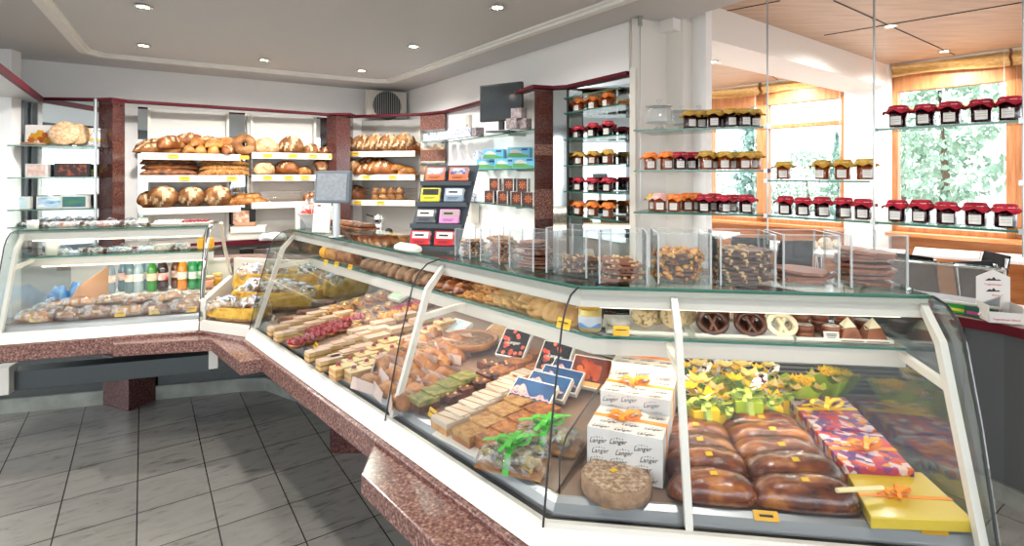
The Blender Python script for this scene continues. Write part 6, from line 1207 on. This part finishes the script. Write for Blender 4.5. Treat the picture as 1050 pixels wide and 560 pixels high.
# television
pt = online((-.68, 5.5), (.165, 3.95), 513, -.02); pt = (pt[0], pt[1]); pt = q(514, 4.30); t = thing('television', 'black flat television standing on the top glass shelf', 'television', (pt[0], pt[1], 1.946), R(-32))
MB().rbox((0, 0, .24), (.40, .035, .30), (0, 0, 0)).build('casing', m_black, t, bev=.006); MB().rbox((0, -.0185, .245), (.365, .002, .262), (0, 0, 0)).build('screen', mat('tv_screen', '#2c3034', .06, c2='#3d4246', scale=3), t); MB().box(-.02, -.01, .01, .02, .02, .10).build('neck', m_black, t); MB().box(-.11, -.07, 0, .11, .07, .012).build('foot', m_black, t, bev=.004)
pk = mat('blue_white_pack', '#dfe3ec', .5, c2='#5a6fa8', scale=45, ramp=(.5, .62)); gk = mat('grey_flower_pack', '#a79c9c', .6, c2='#6d6266', scale=40)
def cube_pack(m_):
    def f(): t = E_('tea_carton'); MB().box(-.045, -.04, 0, .045, .04, .075).build('carton', m_, t, bev=.001); MB().box(-.045, -.0405, .062, .045, .0405, .064).build('lid_seam', m_grey, t); return t
    return Proto(f)
cpk, cgk = cube_pack(pk), cube_pack(gk)
for i, px in enumerate((440, 447, 454, 461, 468, 475, 482)): cpk.put((*q(px, 5.45-.11*i), 1.946), FT.r+R(20), 'small blue and white patterned carton, %s of the top shelf row' % nth(i, 7), 'carton', 'cartons on the television wall')
cgk.put((*q(490, 4.72), 1.946), FT.r, 'grey patterned carton left of the television', 'carton', 'grey cartons'); cgk.put((*q(527, 3.98), 1.946), FT.r+.5, 'grey patterned carton right of the television, lower left', 'carton', 'grey cartons'); cgk.put((*q(537, 3.99), 1.946), FT.r+.5, 'grey patterned carton right of the television, lower right', 'carton', 'grey cartons'); cgk.put((*q(532, 3.98), 2.022), FT.r+.5, 'grey patterned carton stacked on top, right of the television', 'carton', 'grey cartons')
def wide_pack():
    t = E_('coffee_carton'); MB().box(-.095, -.03, 0, .095, .03, .085).build('carton', mat('sky_blue_pack', '#6cc0e0', .4), t); mb = MB(); mb.grid(lambda a, b: (-.09+.18*a, -.0306, .005+(.030+.012*sin(5*a))*b), 14, 2, mi=0, sm=False); mb.grid(lambda a, b: (-.07+.10*a, -.0312, .040+(.018+.012*sin(4*a))*b), 12, 2, mi=1, sm=False); mb.box(.03, -.0315, .06, .08, -.03, .075, 2); mb.build('printed_front', [mat('meadow_green', '#5aa35a', .5), m_paper, mat('print_navy', '#2a4a8c', .5)], t); return t
pw = Proto(wide_pack)
for i, (px, z) in enumerate([(500, 0), (519, 0), (538, 0), (507, 1), (533, 1)]): p = q(px, 4.95-.045*(px-480)/2.2*1.0 if 0 else 4.75-.0125*(px-500)); pw.put((p[0], p[1], 1.656+.086*z), R(-25), 'light blue carton with green meadow picture, %s layer, %s' % (('lower', 'upper')[z], nth(i if z == 0 else i-3, 3 if z == 0 else 2)), 'carton', 'light blue cartons')
cpk.put((*q(492, 4.80), 1.742), FT.r, 'small blue patterned carton on the light blue cartons, left end', 'carton', 'cartons on the television wall')
def dark_pack():
    t = E_('tea_box'); MB().box(-.045, -.03, 0, .045, .03, .105).build('carton', mat('maroon_pack', '#4a2420', .4), t); mb = MB()
    for k in range(8): a = k*pi/4; mb.add([(0, -.0306, .055), (.028*cos(a-.2), -.0306, .055+.028*sin(a-.2)), (.034*cos(a), -.0306, .055+.034*sin(a)), (.028*cos(a+.2), -.0306, .055+.028*sin(a+.2))], [(0, 1, 2, 3)])
    mb.build('star_print', mat('ember_print', '#b8451c', .4, c2='#e88a3a', scale=60), t); MB().box(.036, -.0307, 0, .045, .0305, .105).build('pale_side', m_paper, t); return t
pdk = Proto(dark_pack)
for i, (px, z) in enumerate([(503, 0), (517, 0), (531, 0), (543, 0), (508, 1), (523, 1), (537, 1)]): pdk.put((*q(px, 4.72-.0135*(px-503)), 1.363+.107*z), R(-20), 'maroon box with orange star print, %s layer, %s' % (('lower', 'upper')[z], nth(i if z == 0 else i-4, 4 if z == 0 else 3)), 'box', 'maroon boxes')
for i, px in enumerate((477, 483)): cpk.put((*q(px, 5.0-.1*i), 1.363), FT.r, 'blue patterned carton beside the card rack, '+('left', 'right')[i], 'carton', 'cartons on the television wall')
for i, px in enumerate((444, 451, 458, 466, 474)): pass
t = thing('wall_control_box', 'white wall box with yellow sticker behind the card rack', 'control box', (*q(484, 5.02), 1.16), FT.r); MB().box(-.07, -.04, 0, .07, .04, .20).build('housing', m_whitem, t, bev=.004); MB().box(-.04, -.0415, .14, .0, -.04, .18).build('yellow_sticker', m_tag, t); MB().ball((-.01, -.042, .07), .01, 8, 6).build('knob', m_black, t)
t = thing('wall_switch', 'small white wall switch box left of the television', 'switch', (*q(481, 5.16), 2.02), FT.r); MB().box(-.045, -.02, 0, .045, .02, .16).build('housing', m_whitem, t, bev=.004); MB().box(-.006, -.023, .05, .006, -.02, .07).build('switch_dot', m_black, t)
t = thing('ventilation_grille', 'square white ventilation unit with round dark grille high on the back wall', 'ventilation grille', (*q(397, 6.15), 2.27), R(30)); MB().box(-.23, 0, 0, .23, .1, .30).build('housing', m_whitem, t, bev=.004); mb = MB(); mb.prism([(.165*cos(a), .165*sin(a)) for a in [2*pi*i/30 for i in range(30)]], 0, .004); o = mb.build('dark_opening', mat('vent_dark', '#2c302e', .5), t); o.location = (0, -.002, .13); o.rotation_euler = (R(90), 0, 0)
mb = MB()
for i in range(13): x = -.15+.025*i; h_ = sqrt(max(0, .165**2-x*x)); mb.box(x-.003, -.012, max(.0, .13-h_), x+.003, -.006, .13+h_)
mb.build('grille_bars', m_steel, t)
# ================================================================ LEFT GLASS CABINET
L0, L1 = (-3.98, 4.23), (-3.44, 4.42); FL = fr_of((L0, L1)); LL = (Vector(L1)-Vector(L0)).length
one('cabinet_mirror', MB().prism([FL.p(-.0, .26), FL.p(LL+.02, .26), FL.p(LL+.02, .27), FL.p(-.0, .27)], .9, 2.235), m_mirror, 'mirror panel at the back of the left glass shelves', 'mirror')
for z, nm in ((1.842, 'top'), (1.585, 'middle'), (1.328, 'third'), (1.19, 'lowest')):
    t = thing('glass_shelf', '%s glass shelf at the upper left' % nm, 'glass shelf', (0, 0, 0)); MB().prism([FL.p(.0, 0), FL.p(LL, 0), FL.p(LL, .25), FL.p(0, .25)], z-.009, z).build('pane', m_shelfglass, t); band([FL.p(0, 0), FL.p(LL, 0)], -.003, 0, z-.009, z).build('front_edge', m_edge, t)
    for k in (.2, .7): MB().tube([FL.P(LL*k, .24, z-.08), FL.P(LL*k, .24, z-.01)], .014, 10).build('shelf_support', m_acryl, t)
one('shelf_post', MB().tube([FL.P(LL+.0, .02, .95), FL.P(LL+.0, .02, 2.235)], .012, 8), m_steel, 'slim steel post at the right of the left glass shelves', 'post'); one('shelf_post', MB().tube([FL.P(.01, .20, .95), FL.P(.01, .20, 2.235)], .014, 8), m_grey, 'grey post at the left of the left glass shelves', 'post')
fl_ = lambda px: FL.loc(online(L0, L1, px))[0]
t = thing('cake_box', 'white box with yellow flower picture on the top left glass shelf', 'box', FL.P(fl_(35), .1, 1.843), FL.r); MB().box(-.10, 0, 0, .10, .02, .17).build('carton', m_paper, t); mb = MB(); petals(mb, (0, 0, 0), .001, 3)
mb = MB()
for k, (x, z, r) in enumerate([(-.04, .07, .035), (.02, .06, .04), (.0, .10, .03), (-.06, .045, .025), (.05, .04, .03), (.03, .09, .022)]): 
    o_ = mb.M; mb.M = TM((x, -.0008-.0002*k, z), (R(90), 0, 0)); mb.lathe([(r, 0), (.001, 0)], 12, mi=k % 2, sm=False, wob=lambda a, kk: .15*cos(6*a)); mb.M = o_
mb.build('flower_picture', [mat('print_yellow', '#f0b62a', .5), mat('print_amber', '#e07a1c', .5)], t)
one('flat_cake', MB().lathe([(.001, 0), (.085, 0), (.09, .008), (.085, .022), (.001, .024)], 28), m_spelt, 'flat pale cake lying before the flower box at upper left', 'cake', FL.P(fl_(35)-.02, .06, 1.843)); 
for i, (px, dy, sc2, lb) in enumerate([(63, .07, 1.0, 'large pale round nut cake standing tilted on the top left shelf'), (72, .15, .92, 'second round cake behind the tilted pale one')]): 
    o = one('round_cake', MB().lathe([(.001, 0), (.098, 0), (.104, .008), (.102, .026), (.09, .032), (.001, .033)], 36, wob=lambda t_, k_: .012*sin(5*t_)), mat('pale_nut_cake', '#b98f68', .8, c2='#e6caa6', c3='#d2ad84', scale=45, bump=.5), lb, 'cake', FL.P(fl_(px), dy, 1.94), group='standing round cakes', rot=(R(75), 0, FL.r)); o.scale = (sc2,)*3
t = thing('cake_box', 'patterned grey and white box at the right of the top left shelf', 'box', FL.P(fl_(84), .16, 1.843), FL.r+.3); MB().box(-.07, 0, 0, .07, .03, .16).build('carton', mat('grey_print', '#dcdcdc', .5, c2='#8d8d92', scale=40, ramp=(.5, .6)), t); MB().box(-.07, -.001, .05, .07, .031, .07).build('gold_band', m_tag, t)
def pic(px, z, w_, h_, m1, lb, mside=None, mp=None, dy=.1):
    t = thing('gift_carton', lb, 'box', FL.P(fl_(px), dy, z), FL.r); MB().box(-w_/2, 0, 0, w_/2, .05, h_).build('carton', mside or m_paper, t, bev=.001); MB().box(-w_/2+.012, -.001, .01, w_/2-.02, 0, h_-.01).build('printed_picture', m1, t)
pic(31, 1.586, .15, .11, mat('pale_pink_print', '#e3cdc4', .5, c2='#c9a79c', scale=30), 'pale pink box on the middle left shelf'); pic(68, 1.586, .24, .115, mat('ember_dark', '#2c120c', .4, c2='#a24a24', scale=26, ramp=(.5, .7)), 'long dark brown box with glowing orange picture on middle left shelf', m_black)
def lcol(c1, c2, nm): return mat(nm, c1, .4, c2=c2, scale=10, stretch=(1, 1, 3))
pic(16, 1.329, .10, .10, lcol('#a9d0e2', '#dfe6dc', 'print_a'), 'pale blue box at the left end of the third left shelf'); pic(45, 1.329, .18, .10, lcol('#3c9cc8', '#e8eef0', 'print_b'), 'blue sky picture box in the middle of the third left shelf'); pic(71, 1.329, .19, .105, lcol('#1d5876', '#3f7a4a', 'print_c'), 'dark blue and green landscape box on the third left shelf')
for i, px in enumerate((62, 74)): one('lemon_jar', MB().lathe([(.001, 0), (.03, 0), (.034, .01), (.034, .06), (.02, .075), (.02, .09), (.001, .092)], 16), mat('lemon_yellow', '#d9dc2c', .2, coat=.5), 'bright yellow jar reflected behind the dark box, '+('left', 'right')[i], 'jar', FL.P(fl_(px), .2, 1.586))
for i in range(6): sn[i % 2].put(FL.P(.06+.08*i, .10, 1.191), FL.r, 'clear candy bag on the lowest left glass shelf, %s' % nth(i, 6), 'bag', 'bags on the lowest left shelf')
# ================================================================ BACK COUNTER things
def backc(px, py, Z=.992): return W(px, py, Z)+(Z,)
def crate(w_, d_, h_): return MB().box(0, 0, 0, w_, d_, .01).box(0, 0, 0, w_, .008, h_).box(0, d_-.008, 0, w_, d_, h_).box(0, 0, 0, .008, d_, h_).box(w_-.008, 0, 0, w_, d_, h_)
x, y, z = backc(231, 247); 
for i, (dx, dz) in enumerate([(0, 0), (.03, .062), (.0, .124)][:2]): one('white_crate', crate(.30, .2, .06), m_whitem, 'shallow white crate left of the worktop, '+('bottom one', 'upper one')[i], 'crate', (x+dx, y+.03, z+dz), R(20), bev=.002)
one('cardboard_tray', crate(.18, .14, .03), mat('kraft', '#b98d6c', .6), 'small brown cardboard tray on the white crates', 'tray', (x+.05, y+.06, z+.125), R(20))
x, y, z = backc(266, 247); one('paper_bags', MB().loaf(.24, .14, .07, [], p=6, nz=.08, seed=2), [m_paper, m_paper], 'pile of white paper bags on the back worktop', 'paper bags', (x+.1, y+.06, z), R(15)); 
t = thing('notice_board', 'dark framed picture with warm print hanging between the bread units', 'picture', (*online(U1[0], U1[1], 250, .1), 1.10), F1.r); MB().box(-.10, -.01, 0, .12, .01, .17).build('frame', m_black, t); MB().box(-.085, -.012, .02, .06, -.01, .15).build('print', mat('warm_print', '#c8865a', .5, c2='#f2e0cc', scale=30), t)
t = thing('small_oven', 'white framed grey glass oven on the worktop right of the crates', 'oven', (*q(322, 5.36), .992), R(25)); MB().box(-.17, 0, 0, .2, .16, .29).build('housing', m_whitem, t, bev=.006); MB().box(-.13, -.003, .03, .16, .0, .25).build('door_glass', m_grey, t)
t = thing('coffee_grinder', 'small black and chrome grinder on the counter before the right bread shelves', 'grinder', (*q(388, 5.40), .992), .3); MB().lathe([(.001, 0), (.06, 0), (.055, .05), (.03, .08), (.055, .16), (.06, .21), (.001, .22)], 20).build('body', m_chrome, t); MB().tube([(0, 0, .18), (-.12, -.02, .22)], .008, 8).build('handle', m_black, t); MB().ball((.10, -.03, .04), .04, 10, 8).build('knob', m_black, t)
for i, (px, c, lb) in enumerate([(261, m_black, 'dark storage bin under the red worktop edge, with yellow inside'), (275, m_chrome, 'steel canister under the red worktop edge'), (288, m_grey, 'grey drawer box under the red worktop edge')]):
    pp = q(px, 4.95); one('storage_bin', MB().box(-.07, 0, 0, .07, .1, .14), c, lb, 'bin', (pp[0], pp[1]-.12, .80), R(25), bev=.004)
one('worktop_lower_shelf', MB().prism([q(225, 4.70), q(330, 5.2), q(330, 5.35), q(225, 4.9)], .785, .80), m_grey, 'grey lower shelf holding bins under the back worktop', 'shelf')
# ================================================================ RIGHT COUNTER things
FR = fr_of((rc[1], rc[2])); 
t = thing('counter_hood', 'low glass and steel display hood on the side counter', 'display hood', (0, 0, 0)); H0, H1 = W(938, 292, .95), (2.36, 2.85)
A0 = Vector((2.10, 3.10)); A1 = Vector((2.46, 2.70)); nn = Vector((.745, .667))
def hp(a, off, z): v = A0.lerp(A1, a)+nn*off; return (v.x, v.y, z)
MB().plate([hp(-.3, 0, .93), hp(1.0, 0, .93), hp(1.0, .16, 1.10), hp(-.3, .16, 1.10)], .006, (0, 0, -1)).build('slanted_glass', glassmat('hood_glass', '#dfe8ec', 1, .02, haze=.08, ior=2.0), t)
MB().plate([hp(-.3, .16, 1.10), hp(1.0, .16, 1.10), hp(1.0, .38, 1.09), hp(-.3, .38, 1.09)], .006, (0, 0, -1)).build('top_glass', m_glass, t)
MB().tube([hp(-.3, 0, .93), hp(1.0, 0, .93)], .008, 8).build('lower_rail', m_whitem, t); MB().tube([hp(-.3, .16, 1.10), hp(1, .16, 1.10)], .007, 8).build('upper_rail', m_chrome, t)
for k in (-.3, 1.0): MB().tube([hp(k, .02, .87), hp(k, 0, .93), hp(k, .16, 1.1), hp(k, .2, .87)], .006, 6).build('hood_leg', m_whitem, t)
def gum(px, py, c, c2, lb, w_=.12):
    x, y = W(px, py, .872); t = thing('snack_carton', lb, 'carton', (x, y, .873), FR.r); MB().box(-w_/2, 0, 0, w_/2, .07, .05).build('carton', mat('carton'+c[1:], c, .4), t, bev=.001); MB().box(-w_/2+.01, -.001, .012, w_/2-.02, 0, .026).build('printed_band', mat('band'+c2[1:], c2, .4), t)
gum(985, 322, '#2a9c3c', '#e8e23c', 'bright green snack carton with yellow band on side counter'); gum(1004, 326, '#145a3c', '#c8388c', 'dark green snack carton beside the display box'); gum(966, 318, '#7fa8c0', '#e8e8ea', 'pale blue snack carton left of the green ones', .09); gum(948, 315, '#c8505a', '#e8e8ea', 'reddish snack carton at the left of the side counter', .09)
x, y = W(1036, 333, .872); t = thing('chocolate_display_box', 'white cardboard display box with red lettering on the side counter', 'display box', (x-.01, y+.01, .873), R(-20))
mb = MB(); mb.box(-.07, 0, 0, .07, .003, .055); mb.box(-.07, 0, 0, -.067, .13, .085); mb.box(.067, 0, 0, .07, .13, .085); mb.box(-.07, 0, 0, .07, .13, .003); mb.plate([(-.07, .13, 0), (.07, .13, 0), (.07, .13, .21), (.045, .13, .222), (.0, .13, .245), (-.04, .13, .222), (-.07, .13, .205)], .003, (0, 1, 0)); mb.build('carton', m_paper, t)
mb = MB(); put_text(mb, 'Toggenburger Biberli', .0125, TM((0, -.0008, .016), (R(90), 0, 0))); put_text(mb, 'Toggenburger', .013, TM((0, .129, .165), (R(90), 0, 0))); put_text(mb, 'Biberli', .012, TM((.01, .129, .11), (R(90), 0, 0))); mb.build('red_lettering', mat('red_print', '#c8322c', .5), t)
mb = MB()
for cx, cz, s_ in ((0, .19, 1), (.0, .135, .9)): mb.prism([(0, 0)]*0+[(-.03, 0), (.03, 0), (.024, .006), (.012, .007), (.006, .016), (-.002, .007), (-.012, .010), (-.018, .005)], 0, .0006) if 0 else None
for cx, cz, s_ in ((0, .186, 1), (.0, .130, .9)):
    o_ = mb.M; mb.M = TM((cx, .1295, cz), (R(90), 0, 0)); mb.prism([(-.034*s_, 0), (.034*s_, .004), (.026*s_, .010), (.012*s_, .009), (.002*s_, .022), (-.006*s_, .010), (-.016*s_, .014), (-.026*s_, .008)], 0, .0006); mb.M = o_
mb.build('drawn_emblem', m_ink, t)
for i in range(4): one('wrapped_bar', MB().loaf(.10, .022, .016, [], p=8, seed=i), [mat('bar_wrap', '#e4e0da', .4, c2='#5a5552', scale=40, ramp=(.5, .6))], 'small white wrapped bar inside the display box, '+nth(i, 4, 'front', 'back'), 'bar', (x-.01, y+.03+.026*i, .878+.004*i), R(-20)+.1*i)
# ================================================================ CAFE furniture
m_chair = mat('black_chair', '#0a0b0d', .6, spec=.12)
def chair():
    t = E_('cafe_chair'); z = .45
    MB().grid(lambda a, b: (-.20+.40*a, -.2+.4*b, z+.02*(2*a-1)**2), 8, 6).grid(lambda a, b: (-.20+.40*a, -.2+.4*b, z-.015), 8, 6).build('seat', m_chair, t)
    MB().plate([(-.19, .20, .60), (.19, .20, .60), (.17, .27, .95), (-.17, .27, .95)], .015, (0, 1, 0)).build('backrest', m_chair, t, bev=.006)
    for sx_ in (-1, 1):
        MB().tube([(.17*sx_, -.18, 0), (.17*sx_, -.18, z)], .011, 8).build('leg', m_chrome, t); MB().tube([(.18*sx_, .24, 0), (.18*sx_, .19, z), (.17*sx_, .255, .93)], .011, 8).build('leg', m_chrome, t)
    return t
pch = Proto(chair)
def table(x, y, w_, d_, rz, lb, h=.75):
    t = thing('cafe_table', lb, 'table', (x, y, .15), rz); MB().box(-w_/2, -d_/2, h-.03, w_/2, d_/2, h).build('table_top', mat('cloth_white', '#e6e6e4', .6), t, bev=.004)
    MB().tube([(0, 0, .02), (0, 0, h-.03)], .035, 12).build('pedestal', m_chrome, t); MB().lathe([(.001, 0), (.26, 0), (.25, .015), (.001, .02)], 24).build('foot', m_chrome, t)
for px, Y, rz, lb in [(713, 5.6, R(160), 'black cafe chair behind the white column, left of two'), (737, 5.3, R(120), 'black cafe chair beside the column, turned right'), (772, 5.2, R(150), 'black cafe chair behind the almond bark box'), (800, 5.0, R(185), 'black cafe chair before the far window sill'), (957, 4.0, R(110), 'black cafe chair in front of the right window, left of two'), (981, 4.05, R(255), 'black cafe chair in front of the right window, right of two'), (1040, 3.35, R(10), 'black cafe chair at the right picture edge behind the hood')]:
    X, Yv = q(px, Y); pch.put((X, Yv, .15), rz, lb, 'chair', 'black cafe chairs', .92)
for X, Y, w_, d_, rz, lb in [(4.16, 4.72, 1.0, .55, R(-39), 'white cafe table in the sun below the right window'), (2.95, 5.15, 1.3, .8, R(-39), 'long white cafe table behind the acrylic boxes'), (2.3, 6.6, .8, .6, R(-39), 'white cafe table near the farthest window')]: table(X, Y, w_, d_, rz, lb)
one('flower_heap', MB().ball((0, 0, .05), .06, 12, 8, nz=.4).ball((.12, .03, .04), .045, 10, 7, nz=.4).ball((-.10, .02, .04), .04, 10, 7, nz=.4), mat('dried_flowers', '#cdb08c', .8, c2='#efe2cc', scale=40), 'small pale dried flower arrangement on the long cafe table', 'flowers', (2.98, 5.1, .90))
